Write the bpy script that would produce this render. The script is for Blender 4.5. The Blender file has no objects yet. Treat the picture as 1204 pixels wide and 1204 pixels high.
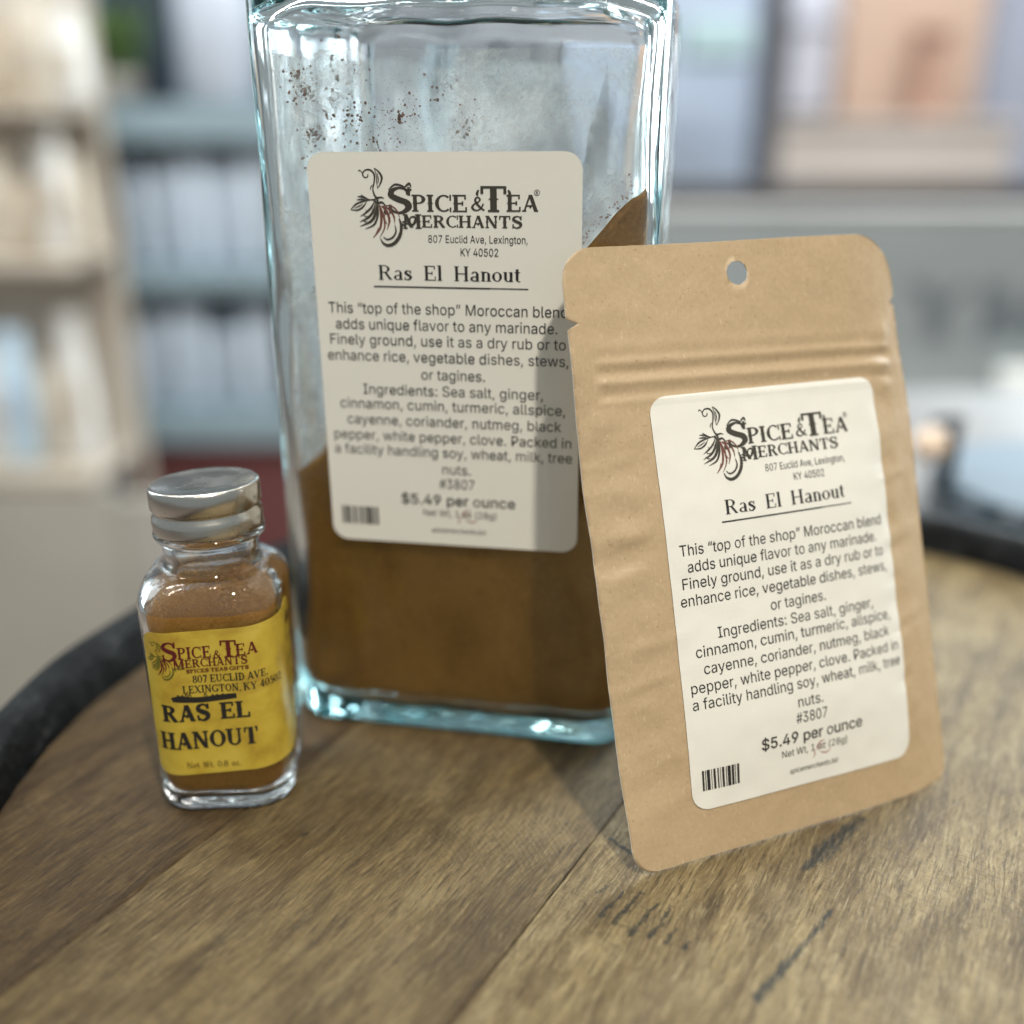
import bpy, math, random
from mathutils import Vector, noise
from mathutils.geometry import tessellate_polygon
random.seed(7)
R = math.radians
MM = 0.001
sc = bpy.context.scene
col = sc.collection

# ------------------------------------------------------------------ camera
PITCH, ROLL, CAMH, FPX = 0.3645, 0.0023, 143.2, 1223.3
cam = bpy.data.cameras.new('camera')
cam.sensor_width = 36.0
cam.lens = 36.0 * FPX / 1204.0
cam.clip_start = 0.01
cam.clip_end = 50
cam.dof.use_dof = True
cam.dof.focus_distance = 0.2095
cam.dof.aperture_fstop = 4.0
cam.dof.aperture_blades = 0
camo = bpy.data.objects.new('camera', cam)
camo.location = (0, 0, CAMH * MM)
camo.rotation_mode = 'XYZ'
camo.rotation_euler = (math.pi / 2 - PITCH, 0, 0)
camo.rotation_euler.rotate_axis('Z', ROLL)
col.objects.link(camo)
sc.camera = camo

# ------------------------------------------------------------------ world, lamps, exposure
w = bpy.data.worlds.new('World'); sc.world = w; w.use_nodes = True
bg = w.node_tree.nodes['Background']
bg.inputs['Color'].default_value = (0.84, 0.94, 0.96, 1)
bg.inputs['Strength'].default_value = 0.27

def lamp(name, loc, target, size, power, color, size_y=None, caustic=False):
    l = bpy.data.lights.new(name, 'AREA'); l.shape = 'RECTANGLE' if size_y else 'DISK'
    l.size = size
    if size_y: l.size_y = size_y
    l.energy = power; l.color = color
    o = bpy.data.objects.new(name, l); o.location = loc
    d = Vector(target) - Vector(loc)
    o.rotation_euler = d.to_track_quat('-Z', 'Y').to_euler()
    col.objects.link(o)
    return o
T0 = (0.01, 0.21, 0.06)
lamp('ceiling_lamp_key', (0.33, -0.59, 1.47), T0, 0.08, 21.5, (1.0, 0.92, 0.78))
lamp('ceiling_lamp_left', (-1.0, 0.5, 1.5), T0, 0.22, 5.0, (1.0, 0.88, 0.72))
lamp('shop_window_light', (1.45, 1.55, 0.65), (0.05, 0.22, 0.05), 1.1, 52.0, (0.84, 0.95, 1.0), size_y=1.3)
lamp('daylight_left', (-1.9, 1.3, 0.9), (0.0, 0.3, 0.1), 0.8, 13.0, (0.80, 0.93, 1.0), size_y=1.4)  # broad daylight coming from the left

for k_, (lx, ly) in enumerate([(-.30, -.35), (.05, .05), (-.75, .25), (.6, .1), (-.12, .75), (.28, -.9)]):
    lamp('ceiling_spot', (lx, ly, 1.5), (lx * .5, .2, 0), 0.035, 0.9, (1.0, 0.93, 0.82))

sc.view_settings.view_transform = 'Standard'
sc.view_settings.look = 'None'
sc.view_settings.exposure = 0.2
sc.view_settings.gamma = 1.0
sc.cycles.max_bounces = 32
sc.cycles.transmission_bounces = 26
sc.cycles.glossy_bounces = 24
sc.cycles.diffuse_bounces = 5
sc.cycles.transparent_max_bounces = 24
sc.cycles.sample_clamp_indirect = 14.0
sc.cycles.caustics_refractive = True
sc.cycles.caustics_reflective = True
sc.cycles.blur_glossy = 0.3
sc.cycles.use_denoising = True

# ------------------------------------------------------------------ helpers
def mesh_obj(name, verts, faces, mat=None, parent=None, smooth=True, scale=MM, matidx=None):
    me = bpy.data.meshes.new(name)
    me.from_pydata([(v[0] * scale, v[1] * scale, v[2] * scale) for v in verts], [], faces)
    for m in (mat if isinstance(mat, (list, tuple)) else [mat]):
        if m: me.materials.append(m)
    if smooth: me.polygons.foreach_set('use_smooth', [True] * len(me.polygons))
    if matidx: me.polygons.foreach_set('material_index', matidx)
    me.validate(); me.update()
    o = bpy.data.objects.new(name, me); col.objects.link(o)
    if parent: o.parent = parent
    return o

def thing(name, label, cat, group=None):
    o = bpy.data.objects.new(name, None); o.empty_display_size = 0.01
    col.objects.link(o); tag(o, label, cat, group); return o

def tag(o, label=None, cat=None, group=None, kind=None):
    if label: o['label'] = label
    if cat: o['category'] = cat
    if group: o['group'] = group
    if kind: o['kind'] = kind
    return o

class MB:
    def __init__(s): s.v = []; s.f = []; s.mi = []
    def add(s, vs, fs, mi=0):
        b = len(s.v); s.v += list(vs); s.f += [tuple(i + b for i in f) for f in fs]; s.mi += [mi] * len(fs)
    def box(s, c, d, rz=0.0, bev=0.0, mi=0):
        x, y, z = d[0] / 2, d[1] / 2, d[2] / 2; b = min(bev, x * .9, y * .9, z * .9)
        cs, sn = math.cos(rz), math.sin(rz); vs = []
        if b <= 0:
            for sz in (-1, 1):
                for sx, sy in ((-1, -1), (1, -1), (1, 1), (-1, 1)):
                    vs.append((sx * x, sy * y, sz * z))
            fs = [(3, 2, 1, 0), (4, 5, 6, 7), (0, 1, 5, 4), (1, 2, 6, 5), (2, 3, 7, 6), (3, 0, 4, 7)]
        else:
            lev = [(-z, b), (-z + b, 0), (z - b, 0), (z, b)]
            for zz, ins in lev:
                X, Y = x - ins, y - ins; k = b * .6
                vs += [(-X + k, -Y, zz), (X - k, -Y, zz), (X, -Y + k, zz), (X, Y - k, zz), (X - k, Y, zz), (-X + k, Y, zz), (-X, Y - k, zz), (-X, -Y + k, zz)]
            fs = [tuple(range(7, -1, -1)), tuple(range(24, 32))]
            for l in range(3):
                for i in range(8):
                    j = (i + 1) % 8
                    fs.append((l * 8 + i, l * 8 + j, l * 8 + 8 + j, l * 8 + 8 + i))
        vs = [(c[0] + p[0] * cs - p[1] * sn, c[1] + p[0] * sn + p[1] * cs, c[2] + p[2]) for p in vs]
        s.add(vs, fs, mi)
    def lathe(s, prof, n=32, c=(0, 0, 0), mi=0, cap0=True, cap1=True):
        vs = []
        for r, z in prof:
            for i in range(n):
                a = 2 * math.pi * i / n; vs.append((c[0] + r * math.cos(a), c[1] + r * math.sin(a), c[2] + z))
        fs = []
        for k in range(len(prof) - 1):
            for i in range(n):
                j = (i + 1) % n; fs.append((k * n + i, k * n + j, (k + 1) * n + j, (k + 1) * n + i))
        if cap0: fs.append(tuple(range(n - 1, -1, -1)))
        if cap1: fs.append(tuple((len(prof) - 1) * n + i for i in range(n)))
        s.add(vs, fs, mi)
    def build(s, name, mat, parent=None, smooth=False):
        return mesh_obj(name, s.v, s.f, mat, parent, smooth, matidx=s.mi)

# ------------------------------------------------------------------ material helpers
def mat(name):
    m = bpy.data.materials.new(name); m.use_nodes = True
    nt = m.node_tree; return m, nt, nt.nodes['Principled BSDF'], nt.nodes['Material Output']
def nd(nt, typ, **kw):
    n = nt.nodes.new(typ)
    for k, v in kw.items():
        if k.startswith('i_'):
            key = k[2:]; key = int(key) if key.isdigit() else key.replace('_', ' ')
            n.inputs[key].default_value = v
        else: setattr(n, k, v)
    return n
def lk(nt, a, b): nt.links.new(a, b)
def mth(nt, op, a, b=None, c=None, clamp=False):
    n = nt.nodes.new('ShaderNodeMath'); n.operation = op; n.use_clamp = clamp
    for i, x in enumerate((a, b, c)):
        if x is None: continue
        if isinstance(x, (int, float)): n.inputs[i].default_value = x
        else: nt.links.new(x, n.inputs[i])
    return n.outputs[0]
def ramp(nt, fac, stops, interp='LINEAR'):
    n = nt.nodes.new('ShaderNodeValToRGB'); n.color_ramp.interpolation = interp
    e = n.color_ramp.elements
    while len(e) < len(stops): e.new(0.5)
    for i, (p, c) in enumerate(stops):
        e[i].position = p; e[i].color = (c[0], c[1], c[2], 1) if not isinstance(c, (int, float)) else (c, c, c, 1)
    if fac is not None: nt.links.new(fac, n.inputs[0])
    return n.outputs[0]
def mix(nt, fac, a, b, blend='MIX'):
    n = nt.nodes.new('ShaderNodeMix'); n.data_type = 'RGBA'; n.blend_type = blend
    for sock, x in ((n.inputs[0], fac), (n.inputs[6], a), (n.inputs[7], b)):
        if isinstance(x, (int, float)): sock.default_value = x
        elif isinstance(x, tuple): sock.default_value = (x[0], x[1], x[2], 1)
        else: nt.links.new(x, sock)
    return n.outputs[2]
def tex(nt, vec, scale, detail=4, rough=0.5, typ='ShaderNodeTexNoise', dist=0.0):
    n = nt.nodes.new(typ); n.inputs['Scale'].default_value = scale
    if 'Detail' in n.inputs: n.inputs['Detail'].default_value = detail
    if 'Roughness' in n.inputs: n.inputs['Roughness'].default_value = rough
    if 'Distortion' in n.inputs: n.inputs['Distortion'].default_value = dist
    if vec is not None: nt.links.new(vec, n.inputs['Vector'])
    return n
def objco(nt): return nt.nodes.new('ShaderNodeTexCoord').outputs['Object']
def mapping(nt, vec, rot=(0, 0, 0), scale=(1, 1, 1), loc=(0, 0, 0)):
    n = nt.nodes.new('ShaderNodeMapping'); n.inputs['Rotation'].default_value = rot
    n.inputs['Scale'].default_value = scale; n.inputs['Location'].default_value = loc
    nt.links.new(vec, n.inputs['Vector']); return n.outputs[0]
def bump(nt, h, strength, dist, bsdf, prev=None):
    n = nt.nodes.new('ShaderNodeBump'); n.inputs['Strength'].default_value = strength; n.inputs['Distance'].default_value = dist
    nt.links.new(h, n.inputs['Height'])
    if prev: nt.links.new(prev, n.inputs['Normal'])
    if bsdf: nt.links.new(n.outputs[0], bsdf.inputs['Normal'])
    return n.outputs[0]
def simple(name, c, rough=0.6, metal=0.0, var=0.15, scale=8.0, spec=0.5):
    m, nt, b, o = mat(name)
    t = tex(nt, objco(nt), scale, 5)
    lk(nt, mix(nt, t.outputs['Fac'], tuple(x * (1 - var) for x in c), tuple(min(1, x * (1 + var)) for x in c)), b.inputs['Base Color'])
    b.inputs['Roughness'].default_value = rough; b.inputs['Metallic'].default_value = metal
    b.inputs['Specular IOR Level'].default_value = spec
    return m

# ---- wood of the barrel head
GD = (0.5, 0.8660254); GN = (0.8660254, -0.5)
def wood_material():
    m, nt, b, o = mat('weathered_oak')
    oc = objco(nt)
    gr = mapping(nt, oc, rot=(0, 0, -R(60)))                 # x along the grain
    warp = tex(nt, mapping(nt, gr, scale=(6, 14, 6)), 3.0, 3).outputs['Color']
    wv = nd(nt, 'ShaderNodeVectorMath', operation='MULTIPLY_ADD'); lk(nt, warp, wv.inputs[0]); wv.inputs[1].default_value = (.004, .006, 0); lk(nt, gr, wv.inputs[2])
    g = wv.outputs[0]
    fib = tex(nt, mapping(nt, g, scale=(210, 1250, 210)), 1.0, 8, .75).outputs['Fac']
    band = tex(nt, mapping(nt, g, scale=(26, 170, 26)), 1.0, 6, .7).outputs['Fac']
    blot = tex(nt, mapping(nt, g, scale=(34, 56, 34)), 1.0, 6, .72).outputs['Fac']
    base = ramp(nt, band, [(0.32, (0.042, 0.027, 0.013)), (0.44, (0.125, 0.090, 0.048)), (0.58, (0.215, 0.165, 0.094)), (0.72, (0.165, 0.12, 0.066))])
    c1 = mix(nt, ramp(nt, fib, [(0.3, 0.0), (0.62, 1.0)]), mix(nt, 0.75, base, (0.055, 0.038, 0.018)), base)
    c2 = mix(nt, mth(nt, 'MULTIPLY', ramp(nt, blot, [(0.5, 0.0), (0.72, 1.0)]), 0.5), c1, (0.34, 0.285, 0.205))
    c3 = mix(nt, mth(nt, 'MULTIPLY', ramp(nt, tex(nt, mapping(nt, g, scale=(14, 34, 14), loc=(3, 1, 0)), 1.0, 6, .72).outputs['Fac'], [(0.5, 0.0), (0.66, 1.0)]), 0.7), c2, (0.07, 0.044, 0.022))
    pore = tex(nt, mapping(nt, g, scale=(120, 1500, 120), loc=(1, 1, 0)), 1.0, 6, .75).outputs['Fac']
    c3 = mix(nt, mth(nt, 'MULTIPLY', ramp(nt, pore, [(0.52, 0.0), (0.60, 1.0)]), 0.88), c3, (0.045, 0.03, 0.016))
    fleck = tex(nt, mapping(nt, g, scale=(130, 1350, 130), loc=(4, 2, 0)), 1.0, 7, .75).outputs['Fac']
    c3 = mix(nt, mth(nt, 'MULTIPLY', ramp(nt, fleck, [(0.52, 0.0), (0.66, 1.0)]), 0.5), c3, (0.36, 0.30, 0.205))
    cross = tex(nt, mapping(nt, gr, rot=(0, 0, R(-38)), scale=(1500, 260, 300)), 1.0, 5, .7).outputs['Fac']
    c3 = mix(nt, mth(nt, 'MULTIPLY', mth(nt, 'MULTIPLY', ramp(nt, cross, [(0.52, 0.0), (0.64, 1.0)]), ramp(nt, tex(nt, oc, 18, 4).outputs['Fac'], [(0.42, 0.0), (0.6, 1.0)])), 0.55), c3, (0.06, 0.045, 0.03))
    # saw arcs
    def arcs(cx, cy, sc_, ph):
        sx = nd(nt, 'ShaderNodeSeparateXYZ'); 
        n2 = tex(nt, oc, 60, 3); vv = nd(nt, 'ShaderNodeVectorMath', operation='MULTIPLY_ADD')
        lk(nt, n2.outputs['Color'], vv.inputs[0]); vv.inputs[1].default_value = (.0016, .0016, 0); lk(nt, oc, vv.inputs[2]); lk(nt, vv.outputs[0], sx.inputs[0])
        dx = mth(nt, 'SUBTRACT', sx.outputs[0], cx); dy = mth(nt, 'SUBTRACT', sx.outputs[1], cy)
        d = mth(nt, 'SQRT', mth(nt, 'ADD', mth(nt, 'MULTIPLY', dx, dx), mth(nt, 'MULTIPLY', dy, dy)))
        jit = tex(nt, None, 260, 2); cmb = nd(nt, 'ShaderNodeCombineXYZ'); lk(nt, d, cmb.inputs[0]); lk(nt, cmb.outputs[0], jit.inputs['Vector'])
        return mth(nt, 'ADD', mth(nt, 'SINE', mth(nt, 'MULTIPLY', d, sc_)), mth(nt, 'MULTIPLY', jit.outputs['Fac'], 1.6)), d
    a1, d1 = arcs(-0.050, 0.158, 5200, 0)
    a2, d2 = arcs(0.19, 0.06, 4600, 1)
    arcmask = mth(nt, 'MULTIPLY', ramp(nt, tex(nt, oc, 26, 3).outputs['Fac'], [(0.42, 0.0), (0.6, 1.0)]), ramp(nt, mth(nt, 'MULTIPLY', d1, 10.0), [(0.28, 0.0), (0.42, 1.0), (0.75, 1.0), (0.9, 0.0)]))
    arcmask2 = ramp(nt, tex(nt, mapping(nt, oc, loc=(2, 2, 0)), 20, 3).outputs['Fac'], [(0.4, 0.15), (0.6, 1.0)])
    # stains: capsules in table coordinates (metres)
    sep = nd(nt, 'ShaderNodeSeparateXYZ')
    nz = tex(nt, oc, 260, 6, .75); vz = nd(nt, 'ShaderNodeVectorMath', operation='MULTIPLY_ADD')
    lk(nt, nz.outputs['Color'], vz.inputs[0]); vz.inputs[1].default_value = (.0036, .0036, 0); lk(nt, oc, vz.inputs[2]); lk(nt, vz.outputs[0], sep.inputs[0])
    PX, PY = sep.outputs[0], sep.outputs[1]
    def caps(ax, ay, bx, by, ra, rb):
        ax, ay, bx, by, ra, rb = [q * .001 for q in (ax + 1.8, ay + 1.8, bx + 1.8, by + 1.8, ra, rb)]
        ex, ey = bx - ax, by - ay; L = ex * ex + ey * ey
        px = mth(nt, 'SUBTRACT', PX, ax); py = mth(nt, 'SUBTRACT', PY, ay)
        t = mth(nt, 'DIVIDE', mth(nt, 'ADD', mth(nt, 'MULTIPLY', px, ex), mth(nt, 'MULTIPLY', py, ey)), L, clamp=True)
        qx = mth(nt, 'SUBTRACT', px, mth(nt, 'MULTIPLY', t, ex)); qy = mth(nt, 'SUBTRACT', py, mth(nt, 'MULTIPLY', t, ey))
        d = mth(nt, 'SQRT', mth(nt, 'ADD', mth(nt, 'MULTIPLY', qx, qx), mth(nt, 'MULTIPLY', qy, qy)))
        rr = mth(nt, 'ADD', mth(nt, 'MULTIPLY', t, rb - ra), ra)
        return mth(nt, 'DIVIDE', d, rr)
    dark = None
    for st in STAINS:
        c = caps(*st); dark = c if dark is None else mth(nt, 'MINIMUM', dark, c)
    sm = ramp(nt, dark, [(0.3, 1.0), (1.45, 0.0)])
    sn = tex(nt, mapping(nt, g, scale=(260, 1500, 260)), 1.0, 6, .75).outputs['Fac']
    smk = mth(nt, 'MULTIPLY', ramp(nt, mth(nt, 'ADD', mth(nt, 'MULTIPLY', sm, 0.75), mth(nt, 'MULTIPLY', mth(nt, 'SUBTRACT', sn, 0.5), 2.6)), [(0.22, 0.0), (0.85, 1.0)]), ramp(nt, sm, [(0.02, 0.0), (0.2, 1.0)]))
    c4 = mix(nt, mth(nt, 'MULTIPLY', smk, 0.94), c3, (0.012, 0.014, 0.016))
    arcc = mth(nt, 'MULTIPLY', mth(nt, 'MULTIPLY', ramp(nt, a1, [(0.45, 0.0), (0.9, 1.0)]), arcmask), 0.25)
    c5 = mix(nt, arcc, c4, mix(nt, .5, c4, (0.06, 0.045, 0.03)))
    oi = nd(nt, 'ShaderNodeObjectInfo')
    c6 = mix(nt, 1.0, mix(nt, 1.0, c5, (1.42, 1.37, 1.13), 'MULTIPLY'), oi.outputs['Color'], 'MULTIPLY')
    lk(nt, c6, b.inputs['Base Color'])
    lk(nt, ramp(nt, fib, [(0.3, 0.62), (0.7, 0.44)]), b.inputs['Roughness'])
    b.inputs['Specular IOR Level'].default_value = 0.45
    hb = bump(nt, fib, 1.0, 0.0009, None)
    hb = bump(nt, mth(nt, 'MULTIPLY', a1, arcmask), 0.35, 0.0002, None, hb)
    hb = bump(nt, mth(nt, 'MULTIPLY', a2, arcmask2), 0.4, 0.00025, None, hb)
    bump(nt, tex(nt, mapping(nt, g, scale=(500, 1500, 500)), 1.0, 5, .7).outputs['Fac'], 0.6, 0.0006, b, bump(nt, cross, 0.5, 0.0006, None, bump(nt, pore, 0.6, -0.0006, None, hb)))
    return m
# (ax, ay, bx, by, radius a, radius b) in mm on the table top
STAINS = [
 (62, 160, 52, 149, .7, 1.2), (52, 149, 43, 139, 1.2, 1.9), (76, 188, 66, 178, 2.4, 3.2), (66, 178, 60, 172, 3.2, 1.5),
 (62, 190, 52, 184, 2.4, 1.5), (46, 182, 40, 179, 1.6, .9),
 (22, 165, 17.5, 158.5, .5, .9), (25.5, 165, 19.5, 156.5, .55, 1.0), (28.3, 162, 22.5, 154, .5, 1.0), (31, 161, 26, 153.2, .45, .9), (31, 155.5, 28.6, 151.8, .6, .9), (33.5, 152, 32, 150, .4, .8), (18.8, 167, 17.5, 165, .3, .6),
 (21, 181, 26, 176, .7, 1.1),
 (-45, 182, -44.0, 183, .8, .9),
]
OAK = wood_material()

def kraft_material():
    m, nt, b, o = mat('kraft_paper')
    oc = objco(nt)
    f1 = tex(nt, oc, 900, 5, .7).outputs['Fac']; f2 = tex(nt, mapping(nt, oc, scale=(1, 1, .35)), 1800, 3, .6).outputs['Fac']
    big = tex(nt, oc, 40, 4).outputs['Fac']
    c = mix(nt, f1, (0.41, 0.295, 0.172), (0.575, 0.435, 0.275))
    c = mix(nt, mth(nt, 'MULTIPLY', ramp(nt, f2, [(0.62, 0.0), (0.72, 1.0)]), 0.55), c, (0.72, 0.56, 0.38))
    c = mix(nt, mth(nt, 'MULTIPLY', ramp(nt, tex(nt, oc, 1400, 2).outputs['Fac'], [(0.27, 1.0), (0.34, 0.0)]), 0.5), c, (0.25, 0.15, 0.07))
    c = mix(nt, mth(nt, 'MULTIPLY', big, 0.22), c, (0.45, 0.32, 0.19))
    lk(nt, c, b.inputs['Base Color'])
    b.inputs['Roughness'].default_value = 0.52
    b.inputs['Specular IOR Level'].default_value = 0.5
    h = bump(nt, f1, 0.25, 0.0002, None)
    bump(nt, tex(nt, oc, 95, 3).outputs['Fac'], 0.35, 0.0012, b, h)
    return m
KRAFT = kraft_material()
def paper(name, c, rough=0.42):
    m, nt, b, o = mat(name); oc = objco(nt)
    f = tex(nt, oc, 1500, 3).outputs['Fac']; g = tex(nt, oc, 55, 3).outputs['Fac']
    lk(nt, mix(nt, mth(nt, 'ADD', mth(nt, 'MULTIPLY', f, .4), mth(nt, 'MULTIPLY', g, .6)), tuple(x * .93 for x in c), c), b.inputs['Base Color'])
    b.inputs['Roughness'].default_value = rough; bump(nt, g, 0.15, 0.0006, b); return m
PAPER = paper('white_label_paper', (0.84, 0.83, 0.775))
WHITE_EDGE = simple('white_cut_edge', (0.8, 0.78, 0.72))
def yellow_label():
    m, nt, b, o = mat('parchment_yellow_label'); oc = objco(nt)
    g = tex(nt, oc, 110, 5, .6).outputs['Fac']; h = tex(nt, mapping(nt, oc, scale=(1, 1, 2.2)), 50, 4, .6).outputs['Fac']
    c = ramp(nt, g, [(0.3, (0.44, 0.29, 0.035)), (0.5, (0.60, 0.435, 0.055)), (0.7, (0.68, 0.52, 0.09))])
    c = mix(nt, mth(nt, 'MULTIPLY', ramp(nt, h, [(0.55, 0.0), (0.7, 1.0)]), 0.55), c, (0.34, 0.18, 0.03))
    lk(nt, c, b.inputs['Base Color']); b.inputs['Roughness'].default_value = 0.4; return m
YEL = yellow_label()
INK = simple('black_ink', (0.022, 0.020, 0.020), 0.45)
LOGO_INK = simple('dark_olive_ink', (0.05, 0.045, 0.035), 0.5)
RED_INK = simple('faded_red_ink', (0.17, 0.065, 0.05), 0.5)
MAROON = simple('maroon_ink', (0.12, 0.012, 0.012), 0.5)
BROWN_INK = simple('brown_ink', (0.07, 0.025, 0.012), 0.5)
OLIVE = simple('olive_leaf_ink', (0.16, 0.15, 0.02), 0.5)

def powder(name, c0, c1, sc_=900):
    m, nt, b, o = mat(name); oc = objco(nt)
    f = tex(nt, oc, sc_, 6, .75).outputs['Fac']; g = tex(nt, oc, 60, 3).outputs['Fac']
    c = mix(nt, ramp(nt, f, [(0.3, 0.0), (0.7, 1.0)]), c0, c1)
    c = mix(nt, mth(nt, 'MULTIPLY', ramp(nt, g, [(.35, 0.0), (.7, 1.0)]), .45), c, tuple(x * .62 for x in c0))
    c = mix(nt, mth(nt, 'MULTIPLY', ramp(nt, tex(nt, oc, 420, 5, .7).outputs['Fac'], [(.60, 0.0), (.66, 1.0)]), .4), c, tuple(x * .5 for x in c0))
    c = mix(nt, mth(nt, 'MULTIPLY', ramp(nt, tex(nt, mapping(nt, oc, loc=(5, 5, 5)), 700, 4, .7).outputs['Fac'], [(.62, 0.0), (.70, 1.0)]), .5), c, tuple(min(1, x * 1.35) for x in c1))
    lk(nt, c, b.inputs['Base Color']); b.inputs['Roughness'].default_value = 0.95; b.inputs['Specular IOR Level'].default_value = 0.1
    bump(nt, f, 0.6, 0.0006, b); return m
SPICE = powder('brown_spice_powder', (0.27, 0.13, 0.026), (0.43, 0.225, 0.06), 1300)
PINK_BLOT = simple('pale_red_blot', (0.42, 0.24, 0.21), 0.5)
SPICE2 = powder('fine_spice_powder', (0.36, 0.17, 0.028), (0.56, 0.31, 0.08), 1700)
CRUMB = simple('dark_spice_crumb', (0.20, 0.085, 0.045), 0.9)

def glass(name, ior, absorb=None, dens=0.0, ripple=None):
    m, nt, b, o = mat(name)
    b.inputs['Base Color'].default_value = (1, 1, 1, 1)
    b.inputs['Transmission Weight'].default_value = 1.0
    b.inputs['IOR'].default_value = ior; b.inputs['Roughness'].default_value = 0.0
    if ripple: bump(nt, tex(nt, mapping(nt, objco(nt), scale=(1, 1, .5)), ripple[0], 3, .5).outputs['Fac'], ripple[1], ripple[2], b)
    if absorb:
        va = nd(nt, 'ShaderNodeVolumeAbsorption'); va.inputs['Color'].default_value = (*absorb, 1); va.inputs['Density'].default_value = dens
        lk(nt, va.outputs[0], o.inputs['Volume'])
    return m
GLASS_BIG = glass('greenish_thick_glass', 1.50, (0.74, 0.96, 0.98), 28.0, (90, .12, .0010))
GLASS_SMALL = glass('clear_glass', 1.48, (0.95, 0.99, 0.98), 20.0, (300, .22, .0005))
def dust_haze_mat(name, c, a0, a1, scale, lo, hi, stretch=(1, 1, 1)):
    m, nt, b, o = mat(name); oc = objco(nt)
    v = mapping(nt, oc, scale=stretch)
    n1 = tex(nt, v, scale, 6, .72, dist=.6).outputs['Fac']
    n2 = tex(nt, v, scale * 9, 5, .8).outputs['Fac']
    k = mth(nt, 'MULTIPLY', ramp(nt, n1, [(lo, a0), (hi, a1)]), ramp(nt, n2, [(0.35, 0.3), (0.65, 1.0)]))
    b.inputs['Base Color'].default_value = (*c, 1); b.inputs['Roughness'].default_value = 0.9
    tr = nd(nt, 'ShaderNodeBsdfTranslucent'); tr.inputs['Color'].default_value = (*c, 1); df = nd(nt, 'ShaderNodeBsdfDiffuse'); df.inputs['Color'].default_value = (*c, 1)
    m1 = nd(nt, 'ShaderNodeMixShader'); m1.inputs[0].default_value = 0.5; lk(nt, df.outputs[0], m1.inputs[1]); lk(nt, tr.outputs[0], m1.inputs[2])
    tp = nd(nt, 'ShaderNodeBsdfTransparent'); m2 = nd(nt, 'ShaderNodeMixShader'); lk(nt, k, m2.inputs[0]); lk(nt, tp.outputs[0], m2.inputs[1]); lk(nt, m1.outputs[0], m2.inputs[2])
    lk(nt, m2.outputs[0], o.inputs['Surface']); nt.nodes.remove(b)
    return m
DUST_GLEAM_BACK = dust_haze_mat('pale_dust_and_gleam_film', (0.86, 0.92, 0.94), 0.18, 1.0, 40, 0.40, 0.60, (1, 1, .5))  # pale colour paints the glass reflections along with the dust
DUST_HAZE_FRONT = dust_haze_mat('thin_dust_and_haze_film', (0.86, 0.86, 0.82), 0.08, 0.78, 34, 0.44, 0.66)  # whitish haze of the glass painted in with the dust
DUST_SMALL = dust_haze_mat('powder_coating', (0.47, 0.30, 0.15), 0.55, 1.0, 160, 0.30, 0.60)
def metal(name, c, r0=0.16, r1=0.34):
    m, nt, b, o = mat(name); oc = objco(nt)
    b.inputs['Base Color'].default_value = (*c, 1); b.inputs['Metallic'].default_value = 1.0
    t = tex(nt, oc, 120, 5, .6).outputs['Fac']
    lk(nt, ramp(nt, t, [(0.3, r0), (0.7, r1)]), b.inputs['Roughness'])
    bump(nt, tex(nt, oc, 300, 3).outputs['Fac'], 0.06, 0.0003, b)
    return m
CAPM = metal('tinplate', (0.66, 0.63, 0.58))
def hoop_mat():
    m, nt, b, o = mat('black_painted_rim'); oc = objco(nt)
    t = tex(nt, oc, 110, 6, .7).outputs['Fac']
    lk(nt, ramp(nt, t, [(0.42, (0.004, 0.005, 0.006)), (0.6, (0.012, 0.014, 0.016)), (0.72, (0.06, 0.065, 0.065))]), b.inputs['Base Color'])
    lk(nt, ramp(nt, t, [(0.3, 0.7), (0.7, 0.45)]), b.inputs['Roughness'])
    b.inputs['Specular IOR Level'].default_value = 0.18; bump(nt, t, 1.0, 0.003, b); return m
HOOP = hoop_mat()
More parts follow.
